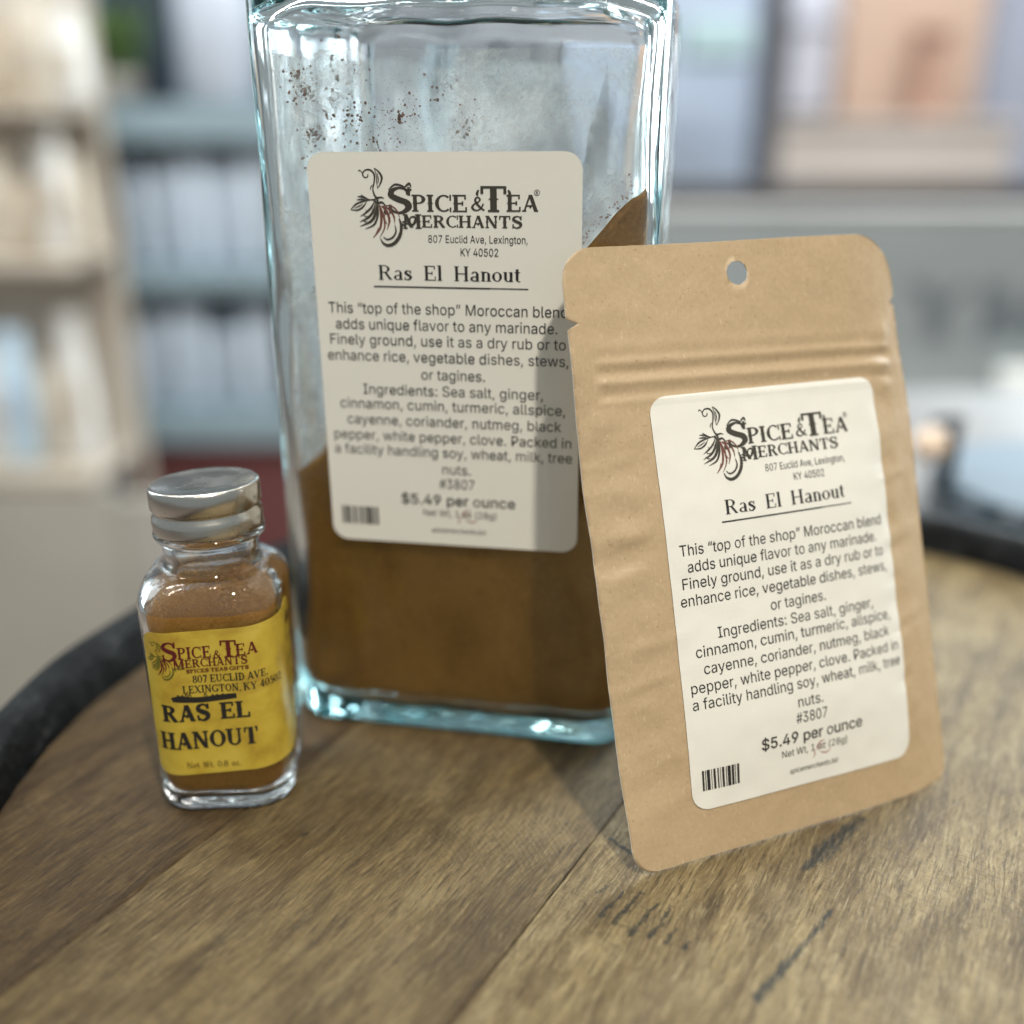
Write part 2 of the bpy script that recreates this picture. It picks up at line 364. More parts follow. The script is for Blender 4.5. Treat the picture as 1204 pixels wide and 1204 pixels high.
FONT_REG = {
32:[188,[]],
35:[440,[[[242,0,326,509,377,509,294,0],[0,1,2,0,2,3]],[[10,140,19,192,400,192,391,140],[0,1,2,0,2,3]],[[64,0,147,509,198,509,115,0],[0,1,2,0,2,3]],[[40,316,49,368,429,368,421,316],[0,1,2,0,2,3]]]],
36:[447,[[[202,-74,202,583,244,583,244,-74],[0,1,2,0,2,3]],[[224,-9,188,-7,156,-1,128,9,102,23,81,40,64,60,51,83,42,109,38,137,104,137,108,118,114,102,123,88,136,76,150,66,166,59,185,53,204,50,224,49,246,50,267,54,286,60,303,69,317,79,329,92,338,106,344,122,346,139,344,154,340,168,332,179,322,189,310,197,296,205,245,222,184,239,145,253,112,269,86,289,67,313,56,341,52,372,54,400,62,425,75,448,92,468,113,484,138,498,165,508,195,514,227,516,259,514,289,508,316,498,340,484,360,468,377,449,390,427,398,403,401,378,337,378,332,402,320,421,302,437,280,449,254,456,225,459,204,457,185,454,167,448,152,440,139,430,129,418,121,405,117,391,115,376,117,359,122,345,131,334,142,324,155,315,169,308,212,293,264,279,312,264,359,238,372,226,384,213,395,198,402,180,407,161,408,139,406,112,399,87,386,64,370,43,349,25,323,11,294,0,261,-7],[50,51,52,49,50,52,49,52,53,48,49,53,48,53,54,47,48,54,47,54,55,46,47,55,46,55,56,45,46,67,67,46,56,67,56,57,45,67,68,66,67,57,45,68,69,65,66,57,45,69,70,64,65,57,64,57,58,44,45,70,44,70,71,44,71,72,63,64,58,44,72,73,63,58,59,43,44,73,62,63,59,43,73,74,43,74,75,62,59,60,61,62,60,42,43,75,42,75,76,42,76,77,41,42,77,41,77,78,41,78,79,40,41,79,40,79,80,40,80,81,40,81,82,39,40,82,39,82,83,39,83,84,38,39,84,38,84,85,37,38,85,37,85,86,36,37,86,35,36,86,35,86,87,35,87,88,34,35,88,34,88,89,33,34,89,33,89,90,32,33,90,31,32,90,31,90,91,30,31,91,29,30,91,29,91,92,28,29,92,27,28,92,27,92,93,8,9,10,8,10,11,26,27,93,8,11,12,26,93,94,7,8,12,25,26,94,7,12,13,24,25,94,7,13,14,24,94,95,6,7,14,23,24,95,6,14,15,22,23,95,6,15,16,22,95,96,5,6,16,21,22,96,5,16,17,20,21,96,5,17,18,5,18,19,19,20,96,5,19,96,5,96,97,4,5,97,4,97,98,3,4,98,3,98,99,2,3,99,2,99,100,1,2,100,0,1,100]]]],
40:[273,[[[89,207,90,244,94,283,101,324,109,364,119,403,132,441,145,477,160,510,177,539,236,539,191,428,161,313,156,276,152,241,151,207,160,115,188,16,236,-96,177,-96,150,-46,128,4,111,55,99,106,92,156],[8,9,10,8,10,11,7,8,11,6,7,11,5,6,11,5,11,12,4,5,12,3,4,12,2,3,12,2,12,13,1,2,13,1,13,14,0,1,14,0,14,15,24,0,15,24,15,16,23,24,16,23,16,17,22,23,17,21,22,17,21,17,18,20,21,18,19,20,18]]]],
41:[273,[[[37,-96,86,18,113,116,122,207,121,241,117,276,112,313,82,428,37,539,97,539,113,510,128,477,142,441,154,403,164,364,173,323,179,283,183,244,184,207,182,156,174,104,161,53,144,3,123,-47,97,-96],[7,8,9,7,9,10,7,10,11,7,11,12,7,12,13,6,7,13,6,13,14,6,14,15,6,15,16,5,6,16,5,16,17,4,5,17,4,17,18,3,4,18,2,3,18,2,18,19,2,19,20,1,2,20,1,20,21,1,21,22,0,1,22,0,22,23,0,23,24]]]],
44:[188,[[[38,-119,68,71,137,71,84,-119],[0,1,2,0,2,3]]]],
46:[188,[[[95,-4,83,-3,73,1,63,9,55,18,51,29,50,41,51,53,55,64,63,73,73,81,83,85,95,87,107,85,118,81,128,73,135,64,140,53,141,41,140,29,135,18,128,9,118,1,107,-3],[11,12,13,10,11,13,10,13,14,9,10,14,9,14,15,8,9,15,8,15,16,7,8,16,7,16,17,6,7,17,6,17,18,5,6,18,5,18,19,4,5,19,4,19,20,3,4,20,3,20,21,2,3,21,2,21,22,1,2,22,1,22,23,0,1,23]]]],
48:[453,[[[227,-7,191,-3,158,7,130,24,105,48,85,77,69,113,57,155,50,202,48,254,50,306,57,353,69,395,85,431,106,461,130,484,159,502,191,512,227,516,262,512,295,502,323,484,348,461,368,431,384,395,396,353,403,306,405,254,403,202,396,155,384,113,368,77,348,48,323,24,295,7,263,-3,227,50,250,52,271,60,290,74,306,92,320,116,330,144,338,176,342,213,344,254,342,295,338,332,330,365,320,393,306,416,290,435,271,449,250,457,227,460,203,457,182,449,163,435,147,416,134,393,123,365,115,332,111,295,109,254,111,213,115,176,123,144,134,116,147,92,163,74,182,60,203,52],[17,18,19,16,17,19,16,19,20,15,16,20,15,20,21,14,15,21,14,21,22,13,14,55,55,14,54,54,14,22,54,22,53,53,22,23,13,55,56,52,53,23,13,56,57,51,52,23,13,57,58,50,51,23,12,13,58,50,23,24,12,58,59,49,50,24,11,12,59,49,24,25,11,59,60,48,49,25,11,60,61,47,48,25,10,11,61,47,25,26,10,61,62,46,47,26,9,10,62,46,26,27,9,62,63,45,46,27,8,9,63,8,63,64,44,45,27,44,27,28,8,64,65,43,44,28,7,8,65,43,28,29,7,65,66,42,43,29,6,7,66,42,29,30,6,66,67,41,42,30,6,67,68,40,41,30,5,6,68,40,30,31,5,68,69,39,40,31,4,5,69,39,31,32,4,69,70,38,39,32,4,70,71,37,38,32,4,71,36,36,37,32,4,36,32,3,4,32,3,32,33,2,3,33,2,33,34,1,2,34,1,34,35,0,1,35]]]],
49:[453,[[[76,0,76,55,391,55,391,0],[0,1,2,0,2,3]],[[276,509,276,0,212,0,212,448,209,448,86,358,86,427,198,509],[6,7,0,6,0,4,4,0,3,3,0,1,6,4,5,2,3,1]]]],
50:[453,[[[64,0,64,47,234,229,282,282,311,327,316,341,319,356,320,371,319,389,315,405,308,419,298,431,287,441,273,449,258,455,241,458,224,460,205,458,188,454,172,447,159,438,148,427,139,413,132,398,128,381,127,362,66,362,68,391,75,418,86,442,102,464,121,482,143,496,168,507,196,513,225,516,254,513,281,507,306,497,328,482,346,465,361,445,372,423,379,398,381,372,380,354,377,336,371,318,363,299,351,280,336,259,267,180,153,60,153,57,389,57,389,0],[34,35,36,33,34,36,33,36,37,32,33,37,32,37,38,32,38,39,31,32,39,30,31,39,30,39,40,30,40,16,16,40,41,29,30,17,17,30,16,15,16,41,29,17,18,14,15,41,13,14,41,29,18,19,12,13,41,29,19,20,12,41,42,28,29,20,11,12,42,28,20,21,10,11,42,28,21,22,10,42,43,9,10,43,27,28,22,27,22,23,8,9,43,27,23,24,8,43,44,26,27,24,7,8,44,26,24,25,7,44,45,6,7,45,5,6,45,5,45,46,4,5,46,4,46,47,3,4,47,3,47,48,3,48,49,2,3,49,2,49,50,2,50,51,1,2,51,1,51,52,1,52,53,1,53,54,1,54,55,0,1,55]]]],
51:[453,[[[218,-7,188,-5,159,1,133,10,108,22,88,38,70,57,57,79,48,104,44,132,109,132,112,115,118,100,126,87,137,76,150,66,165,59,182,54,200,51,219,50,239,51,258,55,275,61,291,69,304,80,315,93,323,108,328,125,329,145,328,163,323,180,316,196,306,211,292,223,275,234,254,241,229,246,201,248,157,248,157,299,288,448,288,452,70,452,70,509,372,509,372,461,211,278,211,289,247,290,279,286,308,276,333,262,354,244,371,222,383,198,391,173,393,145,390,116,383,90,370,66,354,45,333,27,309,12,281,2,251,-5],[42,43,44,42,44,45,42,45,41,41,45,40,40,45,46,39,40,47,47,40,46,38,39,47,47,48,49,38,47,49,38,49,50,38,50,51,38,51,37,37,51,52,36,37,52,35,36,52,35,52,53,34,35,53,33,34,53,32,33,53,32,53,54,31,32,54,31,54,55,30,31,55,29,30,55,29,55,56,28,29,56,27,28,56,27,56,57,8,9,10,8,10,11,26,27,57,26,57,58,8,11,12,25,26,58,7,8,12,7,12,13,24,25,58,24,58,59,7,13,14,23,24,59,6,7,14,6,14,15,22,23,59,6,15,16,22,59,60,21,22,60,6,16,17,5,6,17,20,21,60,5,17,18,5,18,19,19,20,60,5,19,60,5,60,61,4,5,61,4,61,62,3,4,62,3,62,63,2,3,63,2,63,64,1,2,64,0,1,64]]]],
52:[453,[[[40,105,40,158,247,509,311,509,109,166,109,163,413,163,413,105],[1,2,3,1,3,4,1,4,5,1,5,6,1,6,7,0,1,7]],[[282,0,282,121,282,146,282,318,343,318,343,0],[2,3,4,2,4,5,1,2,5,0,1,5]]]],
53:[453,[[[221,-7,192,-5,165,1,140,11,118,25,99,41,83,60,71,82,63,105,60,130,122,130,125,115,130,102,138,89,148,78,160,68,173,60,188,54,204,51,221,50,241,51,259,56,276,64,291,75,304,89,314,104,322,122,326,141,328,162,326,183,321,203,314,221,303,237,290,251,275,262,257,270,238,275,218,277,167,268,152,262,139,255,128,246,67,253,96,509,366,509,366,452,151,452,134,301,136,301,148,311,162,318,178,325,194,330,212,333,229,334,252,332,274,328,294,321,313,311,330,299,345,285,358,269,370,251,379,231,386,210,390,187,391,163,388,132,381,102,369,76,352,52,332,32,309,15,282,3,253,-4],[42,43,46,46,43,44,46,44,45,42,46,47,53,54,55,52,53,55,52,55,56,51,52,56,51,56,57,50,51,57,50,57,58,49,50,58,48,49,58,48,58,59,42,47,48,42,48,59,42,59,37,37,59,60,37,60,61,42,37,38,36,37,61,35,36,61,34,35,61,34,61,62,42,38,39,42,39,40,33,34,62,42,40,41,32,33,62,32,62,63,31,32,63,31,63,64,30,31,64,30,64,65,29,30,65,29,65,66,28,29,66,28,66,67,27,28,67,26,27,67,26,67,68,8,9,10,8,10,11,25,26,68,8,11,12,7,8,12,24,25,68,7,12,13,24,68,69,7,13,14,23,24,69,6,7,14,6,14,15,23,69,70,22,23,70,6,15,16,21,22,70,5,6,16,5,16,17,20,21,70,5,17,18,20,70,71,5,18,19,19,20,71,5,19,71,4,5,71,4,71,72,3,4,72,3,72,73,2,3,73,2,73,74,1,2,74,1,74,0]]]],
55:[453,[[[97,0,323,448,323,452,62,452,62,509,391,509,391,449,165,0],[3,4,5,3,5,2,2,5,6,1,2,6,1,6,7,0,1,7]]]],
56:[453,[[[226,-7,193,-5,163,1,136,11,111,25,91,42,74,62,62,84,54,109,52,135,53,156,58,176,65,195,75,212,87,228,101,241,117,252,134,260,153,265,153,267,129,276,109,289,93,308,80,330,73,354,70,380,73,405,79,429,90,450,106,469,124,485,146,498,170,508,197,514,226,516,255,514,282,508,306,498,328,485,346,469,361,450,373,429,379,405,382,380,379,354,372,330,359,308,343,289,323,276,300,267,300,265,319,260,335,252,351,241,365,228,377,212,387,195,395,176,399,156,401,135,398,109,391,84,378,62,362,42,341,25,317,11,289,1,259,-5,226,49,248,50,267,54,285,60,300,69,313,79,323,91,331,106,335,121,337,139,335,157,330,173,322,189,312,202,298,213,283,223,265,230,247,234,226,235,206,234,187,230,169,223,154,213,140,202,130,189,122,173,117,157,115,139,117,121,121,106,129,91,139,79,152,69,167,60,185,54,205,50,226,290,244,291,260,294,274,300,287,308,298,318,307,330,314,344,318,359,319,376,318,392,314,407,308,420,299,432,288,442,275,449,260,455,244,459,226,460,208,459,192,455,177,449,164,442,153,432,145,420,138,407,134,392,133,376,134,359,138,344,145,330,154,318,165,308,178,300,193,294,209,291],[33,34,35,32,33,35,32,35,36,31,32,36,31,36,37,30,31,37,30,37,38,29,30,38,29,38,39,28,29,123,123,29,39,123,39,122,122,39,121,121,39,40,28,123,124,120,121,40,28,124,125,119,120,40,27,28,125,119,40,41,27,125,126,118,119,41,27,126,127,117,118,41,27,127,128,116,117,41,26,27,128,116,41,42,26,128,129,115,116,42,26,129,130,114,115,42,25,26,130,114,42,43,25,130,131,113,114,43,24,25,131,113,43,44,24,131,132,112,113,44,24,132,133,111,112,44,23,24,133,111,44,45,23,133,134,110,111,45,22,23,134,22,134,135,109,110,45,109,45,46,22,135,136,108,109,46,21,22,136,21,136,137,107,108,46,107,46,47,21,137,138,106,107,47,21,138,139,105,106,47,21,139,104,104,105,47,21,104,47,20,21,47,20,47,48,19,20,48,19,48,49,18,19,49,18,49,50,17,18,50,17,50,51,16,17,51,16,51,52,15,16,52,15,52,53,14,15,87,87,15,86,86,15,53,86,53,85,85,53,54,14,87,88,84,85,54,14,88,89,83,84,54,13,14,89,83,54,55,13,89,90,82,83,55,13,90,91,81,82,55,12,13,91,81,55,56,12,91,92,80,81,56,11,12,92,80,56,57,11,92,93,79,80,57,10,11,93,79,57,58,10,93,94,78,79,58,10,94,95,77,78,58,9,10,95,77,58,59,9,95,96,76,77,59,8,9,96,76,59,60,8,96,97,75,76,60,7,8,97,75,60,61,7,97,98,74,75,61,7,98,99,73,74,61,6,7,99,73,61,62,6,99,100,72,73,62,6,100,101,71,72,62,5,6,101,71,62,63,5,101,102,70,71,63,5,102,103,69,70,63,5,103,68,68,69,63,5,68,63,4,5,63,4,63,64,3,4,64,3,64,65,2,3,65,2,65,66,1,2,66,1,66,67,0,1,67]]]],
57:[453,[[[226,516,256,513,285,506,310,494,333,478,352,458,368,434,380,408,387,378,389,347,387,322,382,296,373,270,359,240,340,207,315,168,200,0,130,0,301,248,307,248,287,221,257,202,218,195,188,197,161,203,137,214,116,229,98,247,83,269,72,294,66,321,64,352,66,382,73,411,85,436,101,459,120,479,143,494,168,506,196,513,226,460,207,459,190,454,174,446,160,435,148,423,138,407,131,390,127,372,125,352,127,331,131,313,138,295,148,280,160,268,174,257,190,250,207,245,226,243,245,245,263,249,279,257,293,267,305,280,314,295,322,312,326,330,327,350,326,371,322,390,314,407,305,422,293,435,279,446,263,454,245,459],[39,0,1,38,39,1,38,1,2,37,38,2,37,2,3,36,37,3,36,3,4,35,36,4,35,4,40,40,4,5,35,40,41,75,40,5,34,35,41,34,41,42,74,75,5,74,5,6,34,42,43,73,74,6,34,43,44,72,73,6,33,34,44,33,44,45,71,72,6,71,6,7,33,45,46,70,71,7,32,33,46,70,7,8,32,46,47,69,70,8,32,47,48,68,69,8,31,32,48,68,8,9,31,48,49,67,68,9,30,31,49,30,49,50,66,67,9,66,9,10,30,50,51,65,66,10,65,10,11,29,30,51,29,51,52,64,65,11,64,11,12,29,52,53,63,64,12,28,29,53,28,53,54,62,63,12,62,12,13,27,28,54,27,54,55,61,62,13,27,55,56,60,61,19,19,61,13,27,56,57,59,60,18,18,60,19,59,18,21,21,18,17,20,19,13,26,27,57,26,57,58,58,59,21,26,58,21,20,13,14,25,26,21,21,20,14,24,25,21,21,14,15,23,24,21,23,21,22,17,21,15,17,15,16]]]],
58:[188,[[[95,-4,83,-3,73,1,63,9,55,18,51,29,50,41,51,53,55,64,63,73,73,81,83,85,95,87,107,85,118,81,128,73,135,64,140,53,141,41,140,29,135,18,128,9,118,1,107,-3],[11,12,13,10,11,13,10,13,14,9,10,14,9,14,15,8,9,15,8,15,16,7,8,16,7,16,17,6,7,17,6,17,18,5,6,18,5,18,19,4,5,19,4,19,20,3,4,20,3,20,21,2,3,21,2,21,22,1,2,22,1,22,23,0,1,23]],[[95,271,83,272,73,277,63,284,55,294,51,304,50,316,51,328,55,339,63,349,73,356,83,360,95,362,107,360,118,356,128,349,135,339,140,328,141,316,140,304,135,294,128,284,118,277,107,272],[11,12,13,10,11,13,10,13,14,9,10,14,9,14,15,8,9,15,8,15,16,7,8,16,7,16,17,6,7,17,6,17,18,5,6,18,5,18,19,4,5,19,4,19,20,3,4,20,3,20,21,2,3,21,2,21,22,1,2,22,1,22,23,0,1,23]]]],
65:[480,[[[16,0,201,509,276,509,463,0,395,0,287,302,264,372,232,478,245,478,213,371,191,302,85,0],[0,1,7,7,1,2,7,2,8,8,2,3,0,7,9,9,7,6,9,8,6,6,8,3,5,6,3,0,9,10,0,10,11,4,5,3]],[[110,142,110,199,370,199,370,142],[0,1,2,0,2,3]]]],
69:[419,[[[60,0,60,509,372,509,372,452,125,452,125,286,355,286,355,229,125,229,125,57,375,57,375,0],[0,1,4,4,1,2,4,2,3,0,4,5,0,5,8,8,5,6,8,6,7,0,8,9,0,9,10,0,10,11]]]],
70:[410,[[[60,0,60,509,369,509,369,452,125,452,125,278,346,278,346,221,125,221,125,0],[0,1,4,4,1,2,4,2,3,0,4,5,0,5,8,8,5,6,8,6,7,0,8,9]]]],
73:[300,[[[31,0,31,57,118,57,118,452,31,452,31,509,269,509,269,452,183,452,183,57,269,57,269,0],[4,5,6,4,6,7,3,4,7,2,3,8,8,3,7,2,8,9,0,1,2,0,2,9,0,9,10,0,10,11]]]],
75:[467,[[[104,145,104,216,139,261,174,303,212,344,364,509,448,509,231,276,228,276],[4,5,6,4,6,7,3,4,7,2,3,8,8,3,7,2,8,0,1,2,0]],[[60,0,60,509,125,509,125,334,124,225,125,193,125,0],[0,1,2,0,2,3,0,3,4,0,4,5,0,5,6]],[[372,0,188,259,228,309,449,0],[1,2,3,0,1,3]]]],
76:[393,[[[60,0,60,509,125,509,125,57,361,57,361,0],[0,1,2,0,2,3,0,3,4,0,4,5]]]],
77:[628,[[[60,0,60,509,152,509,277,187,287,159,299,123,311,84,322,49,307,49,318,83,330,121,342,158,352,187,476,509,568,509,568,0,504,0,504,291,504,327,505,369,506,413,507,457,513,457,498,409,482,363,467,322,456,291,342,0,286,0,170,291,159,321,145,361,129,408,112,457,119,457,120,416,121,372,122,328,122,291,122,0],[0,1,33,33,1,2,33,2,34,34,2,3,12,13,21,21,13,14,21,14,22,22,14,15,0,33,35,35,33,32,35,34,32,32,34,3,12,21,23,23,21,20,23,22,20,20,22,15,0,35,36,19,20,15,12,23,24,31,32,3,0,36,37,18,19,15,12,24,25,30,31,3,0,37,38,17,18,15,12,25,26,29,30,3,0,38,39,28,29,3,12,26,27,16,17,15,28,3,4,11,12,27,28,4,5,10,11,27,28,5,6,9,10,27,28,6,8,8,6,7,8,9,27,28,8,27]]]],
78:[523,[[[60,0,60,509,136,509,343,183,363,151,388,107,414,55,405,54,401,108,399,157,399,195,399,509,463,509,463,0,387,0,202,290,177,331,148,381,108,452,119,454,122,384,124,328,125,291,125,0],[0,1,18,18,1,2,18,2,19,19,2,3,10,11,12,10,12,13,20,19,17,17,19,3,0,18,20,20,18,17,0,20,21,16,17,3,15,16,3,0,21,22,0,22,23,14,15,3,9,10,13,14,3,4,8,9,13,14,4,5,7,8,6,6,8,13,14,5,6,14,6,13]]]],
80:[445,[[[60,0,60,509,235,509,272,506,305,499,332,487,356,471,375,452,390,430,400,404,407,377,409,348,407,318,400,291,390,265,375,243,356,223,332,207,305,195,272,188,235,186,109,186,109,242,233,242,257,244,279,248,297,256,312,266,324,279,333,294,339,310,343,328,344,348,343,367,339,385,333,402,324,416,312,428,297,439,279,446,257,451,232,452,125,452,125,0],[0,1,42,42,1,2,42,2,3,42,3,4,42,4,5,42,5,6,42,6,7,0,42,22,22,42,43,41,42,7,40,41,7,40,7,8,39,40,8,38,39,8,37,38,8,37,8,9,36,37,9,35,36,9,35,9,10,34,35,10,33,34,10,33,10,11,32,33,11,31,32,11,31,11,12,30,31,12,30,12,13,29,30,13,28,29,13,28,13,14,27,28,14,26,27,14,26,14,15,25,26,15,24,25,15,23,24,15,23,15,16,0,22,21,43,22,23,43,23,20,20,23,16,20,16,17,20,17,18,20,18,19,0,21,20,0,20,43]]]],
83:[447,[[[224,-9,188,-7,156,-1,128,9,102,23,81,40,64,60,51,83,42,109,38,137,104,137,108,118,114,102,123,88,136,76,150,66,166,59,185,53,204,50,224,49,246,50,267,54,286,60,303,69,317,79,329,92,338,106,344,122,346,139,344,154,340,168,332,179,322,189,310,197,296,205,245,222,184,239,145,253,112,269,86,289,67,313,56,341,52,372,54,400,62,425,75,448,92,468,113,484,138,498,165,508,195,514,227,516,259,514,289,508,316,498,340,484,360,468,377,449,390,427,398,403,401,378,337,378,332,402,320,421,302,437,280,449,254,456,225,459,204,457,185,454,167,448,152,440,139,430,129,418,121,405,117,391,115,376,117,359,122,345,131,334,142,324,155,315,169,308,212,293,264,279,312,264,359,238,372,226,384,213,395,198,402,180,407,161,408,139,406,112,399,87,386,64,370,43,349,25,323,11,294,0,261,-7],[50,51,52,49,50,52,49,52,53,48,49,53,48,53,54,47,48,54,47,54,55,46,47,55,46,55,56,45,46,67,67,46,56,67,56,57,45,67,68,66,67,57,45,68,69,65,66,57,45,69,70,64,65,57,64,57,58,44,45,70,44,70,71,44,71,72,63,64,58,44,72,73,63,58,59,43,44,73,62,63,59,43,73,74,43,74,75,62,59,60,61,62,60,42,43,75,42,75,76,42,76,77,41,42,77,41,77,78,41,78,79,40,41,79,40,79,80,40,80,81,40,81,82,39,40,82,39,82,83,39,83,84,38,39,84,38,84,85,37,38,85,37,85,86,36,37,86,35,36,86,35,86,87,35,87,88,34,35,88,34,88,89,33,34,89,33,89,90,32,33,90,31,32,90,31,90,91,30,31,91,29,30,91,29,91,92,28,29,92,27,28,92,27,92,93,8,9,10,8,10,11,26,27,93,8,11,12,26,93,94,7,8,12,25,26,94,7,12,13,24,25,94,7,13,14,24,94,95,6,7,14,23,24,95,6,14,15,22,23,95,6,15,16,22,95,96,5,6,16,21,22,96,5,16,17,20,21,96,5,17,18,5,18,19,19,20,96,5,19,96,5,96,97,4,5,97,4,97,98,3,4,98,3,98,99,2,3,99,2,99,100,1,2,100,0,1,100]]]],
84:[449,[[[32,452,32,509,417,509,417,452,257,452,257,0,193,0,193,452],[0,1,2,0,2,3,7,0,3,6,7,4,4,7,3,6,4,5]]]],
87:[686,[[[155,0,16,509,82,509,163,196,175,145,187,94,197,40,189,40,200,94,211,145,224,196,306,509,380,509,462,196,474,145,486,94,497,40,488,40,499,94,510,145,523,196,603,509,670,509,530,0,455,0,368,323,351,391,336,475,350,475,335,395,318,323,230,0],[0,1,2,0,2,3,10,11,27,27,11,12,27,12,28,28,12,13,20,21,22,20,22,23,10,27,29,29,27,26,29,28,26,26,28,13,10,29,30,25,26,13,10,30,31,24,25,13,0,3,4,9,10,31,24,13,14,19,20,23,0,4,5,8,9,31,24,14,15,18,19,23,0,5,7,7,5,6,7,8,31,24,15,17,17,15,16,17,18,23,0,7,31,24,17,23]]]],
89:[472,[[[203,0,203,208,16,509,91,509,192,344,222,292,250,230,224,230,251,293,280,344,381,509,455,509,268,208,268,0],[1,2,3,1,3,4,9,10,11,9,11,12,1,4,5,8,9,12,7,8,6,6,8,12,1,5,6,1,6,12,0,1,12,0,12,13]]]],
97:[389,[[[160,-9,137,-7,115,-3,94,5,76,15,60,29,48,45,38,63,32,84,30,108,32,128,36,146,43,161,53,174,64,184,78,193,125,211,178,220,234,227,265,235,271,240,274,246,276,255,276,257,275,272,272,285,267,297,260,307,251,315,240,322,227,327,212,330,196,331,178,330,163,327,149,322,118,301,100,274,41,291,51,313,64,331,79,346,95,358,114,368,133,375,153,380,173,383,194,384,239,379,286,360,300,350,312,336,322,320,330,301,335,278,337,251,337,0,277,0,277,52,272,52,252,25,215,1,199,-4,181,-7,170,45,192,47,211,51,228,59,242,68,254,80,263,93,270,108,274,122,276,138,276,190,259,182,231,176,200,171,175,168,134,159,122,153,112,147,103,139,97,130,93,118,92,105,93,93,96,82,102,72,109,64,119,57,130,52],[46,47,48,45,46,48,44,45,48,44,48,49,43,44,49,42,43,49,42,49,50,41,42,50,41,50,51,40,41,51,40,51,32,32,51,31,31,51,52,39,40,33,33,40,32,39,33,34,30,31,52,39,34,35,29,30,52,39,35,36,28,29,52,28,52,53,27,28,53,38,39,36,26,27,53,38,36,37,26,53,54,25,26,54,24,25,54,24,54,55,23,24,55,22,23,55,21,22,55,21,55,56,20,21,56,19,20,56,18,19,74,74,19,56,17,18,74,16,17,74,15,16,74,14,15,74,14,74,75,73,74,56,13,14,75,13,75,76,13,76,77,12,13,77,12,77,78,12,78,79,11,12,79,11,79,80,11,80,81,11,81,82,10,11,82,10,82,83,72,73,56,10,83,84,9,10,84,71,72,56,9,84,85,8,9,85,70,71,56,8,85,86,8,86,87,69,70,56,7,8,87,7,87,88,68,69,58,58,69,56,7,88,89,67,68,58,7,89,90,6,7,90,66,67,59,59,67,58,6,90,91,6,91,64,66,59,60,57,58,56,65,66,60,64,65,60,5,6,64,5,64,60,4,5,60,4,60,61,3,4,61,2,3,61,2,61,62,1,2,62,1,62,63,0,1,63]]]],
98:[424,[[[229,-8,208,-7,189,-3,172,4,138,31,118,59,112,59,112,0,53,0,53,509,114,509,114,319,118,319,137,346,171,373,188,379,207,383,229,384,259,382,287,374,313,361,335,342,354,320,370,293,381,261,388,227,390,189,388,151,381,116,370,84,355,57,336,34,313,16,288,3,260,-6,220,47,242,49,262,55,279,66,294,80,306,97,316,117,323,139,327,163,328,189,327,215,323,239,316,261,307,281,295,298,280,311,262,322,243,328,220,330,198,328,178,322,161,312,147,299,134,282,125,263,118,241,114,216,113,189,114,162,118,138,125,115,135,95,147,78,162,65,179,55,198,49],[8,9,10,8,10,11,16,17,18,15,16,18,15,18,19,14,15,19,14,19,20,13,14,20,13,20,21,12,13,54,54,13,21,54,21,53,53,21,22,52,53,22,12,54,55,51,52,22,12,55,56,50,51,22,50,22,23,8,11,12,8,12,60,60,12,59,59,12,58,58,12,57,57,12,56,49,50,23,48,49,23,48,23,24,47,48,24,46,47,24,46,24,25,8,60,61,45,46,25,45,25,26,8,61,62,44,45,26,8,62,63,43,44,26,43,26,27,42,43,27,8,63,64,42,27,28,41,42,28,8,64,65,40,41,28,40,28,29,8,65,66,39,40,29,8,66,6,6,66,67,39,29,30,38,39,30,6,67,68,37,38,30,6,68,5,5,68,69,8,6,7,4,5,69,37,30,31,4,69,70,36,37,31,4,70,35,35,36,31,4,35,31,4,31,32,3,4,32,3,32,33,2,3,33,2,33,34,1,2,34,1,34,0]]]],
99:[396,[[[207,-8,174,-5,144,3,117,16,93,35,72,58,56,85,44,116,37,150,34,187,37,225,44,260,56,291,72,318,93,341,117,360,144,374,174,382,207,384,260,377,305,356,340,322,362,277,303,262,290,289,270,311,242,325,207,330,184,328,163,321,145,310,130,296,118,278,108,258,102,236,98,212,96,187,98,163,102,139,108,117,118,97,130,80,145,66,163,55,184,49,207,46,243,52,271,66,292,89,304,117,363,102,357,86,350,70,341,56,306,21,261,-1],[17,18,19,16,17,19,16,19,20,15,16,20,14,15,20,14,20,21,13,14,28,28,14,27,27,14,21,26,27,21,13,28,29,25,26,21,25,21,22,13,29,30,12,13,30,24,25,22,12,30,31,12,31,32,11,12,32,23,24,22,11,32,33,10,11,33,10,33,34,10,34,35,9,10,35,9,35,36,8,9,36,8,36,37,8,37,38,7,8,38,7,38,39,7,39,40,48,49,50,6,7,40,48,50,51,6,40,41,47,48,51,47,51,52,5,6,41,5,41,42,47,52,53,5,42,43,46,47,53,4,5,43,46,53,54,4,43,44,45,46,54,4,44,45,4,45,54,3,4,54,3,54,55,2,3,55,1,2,55,1,55,0]]]],
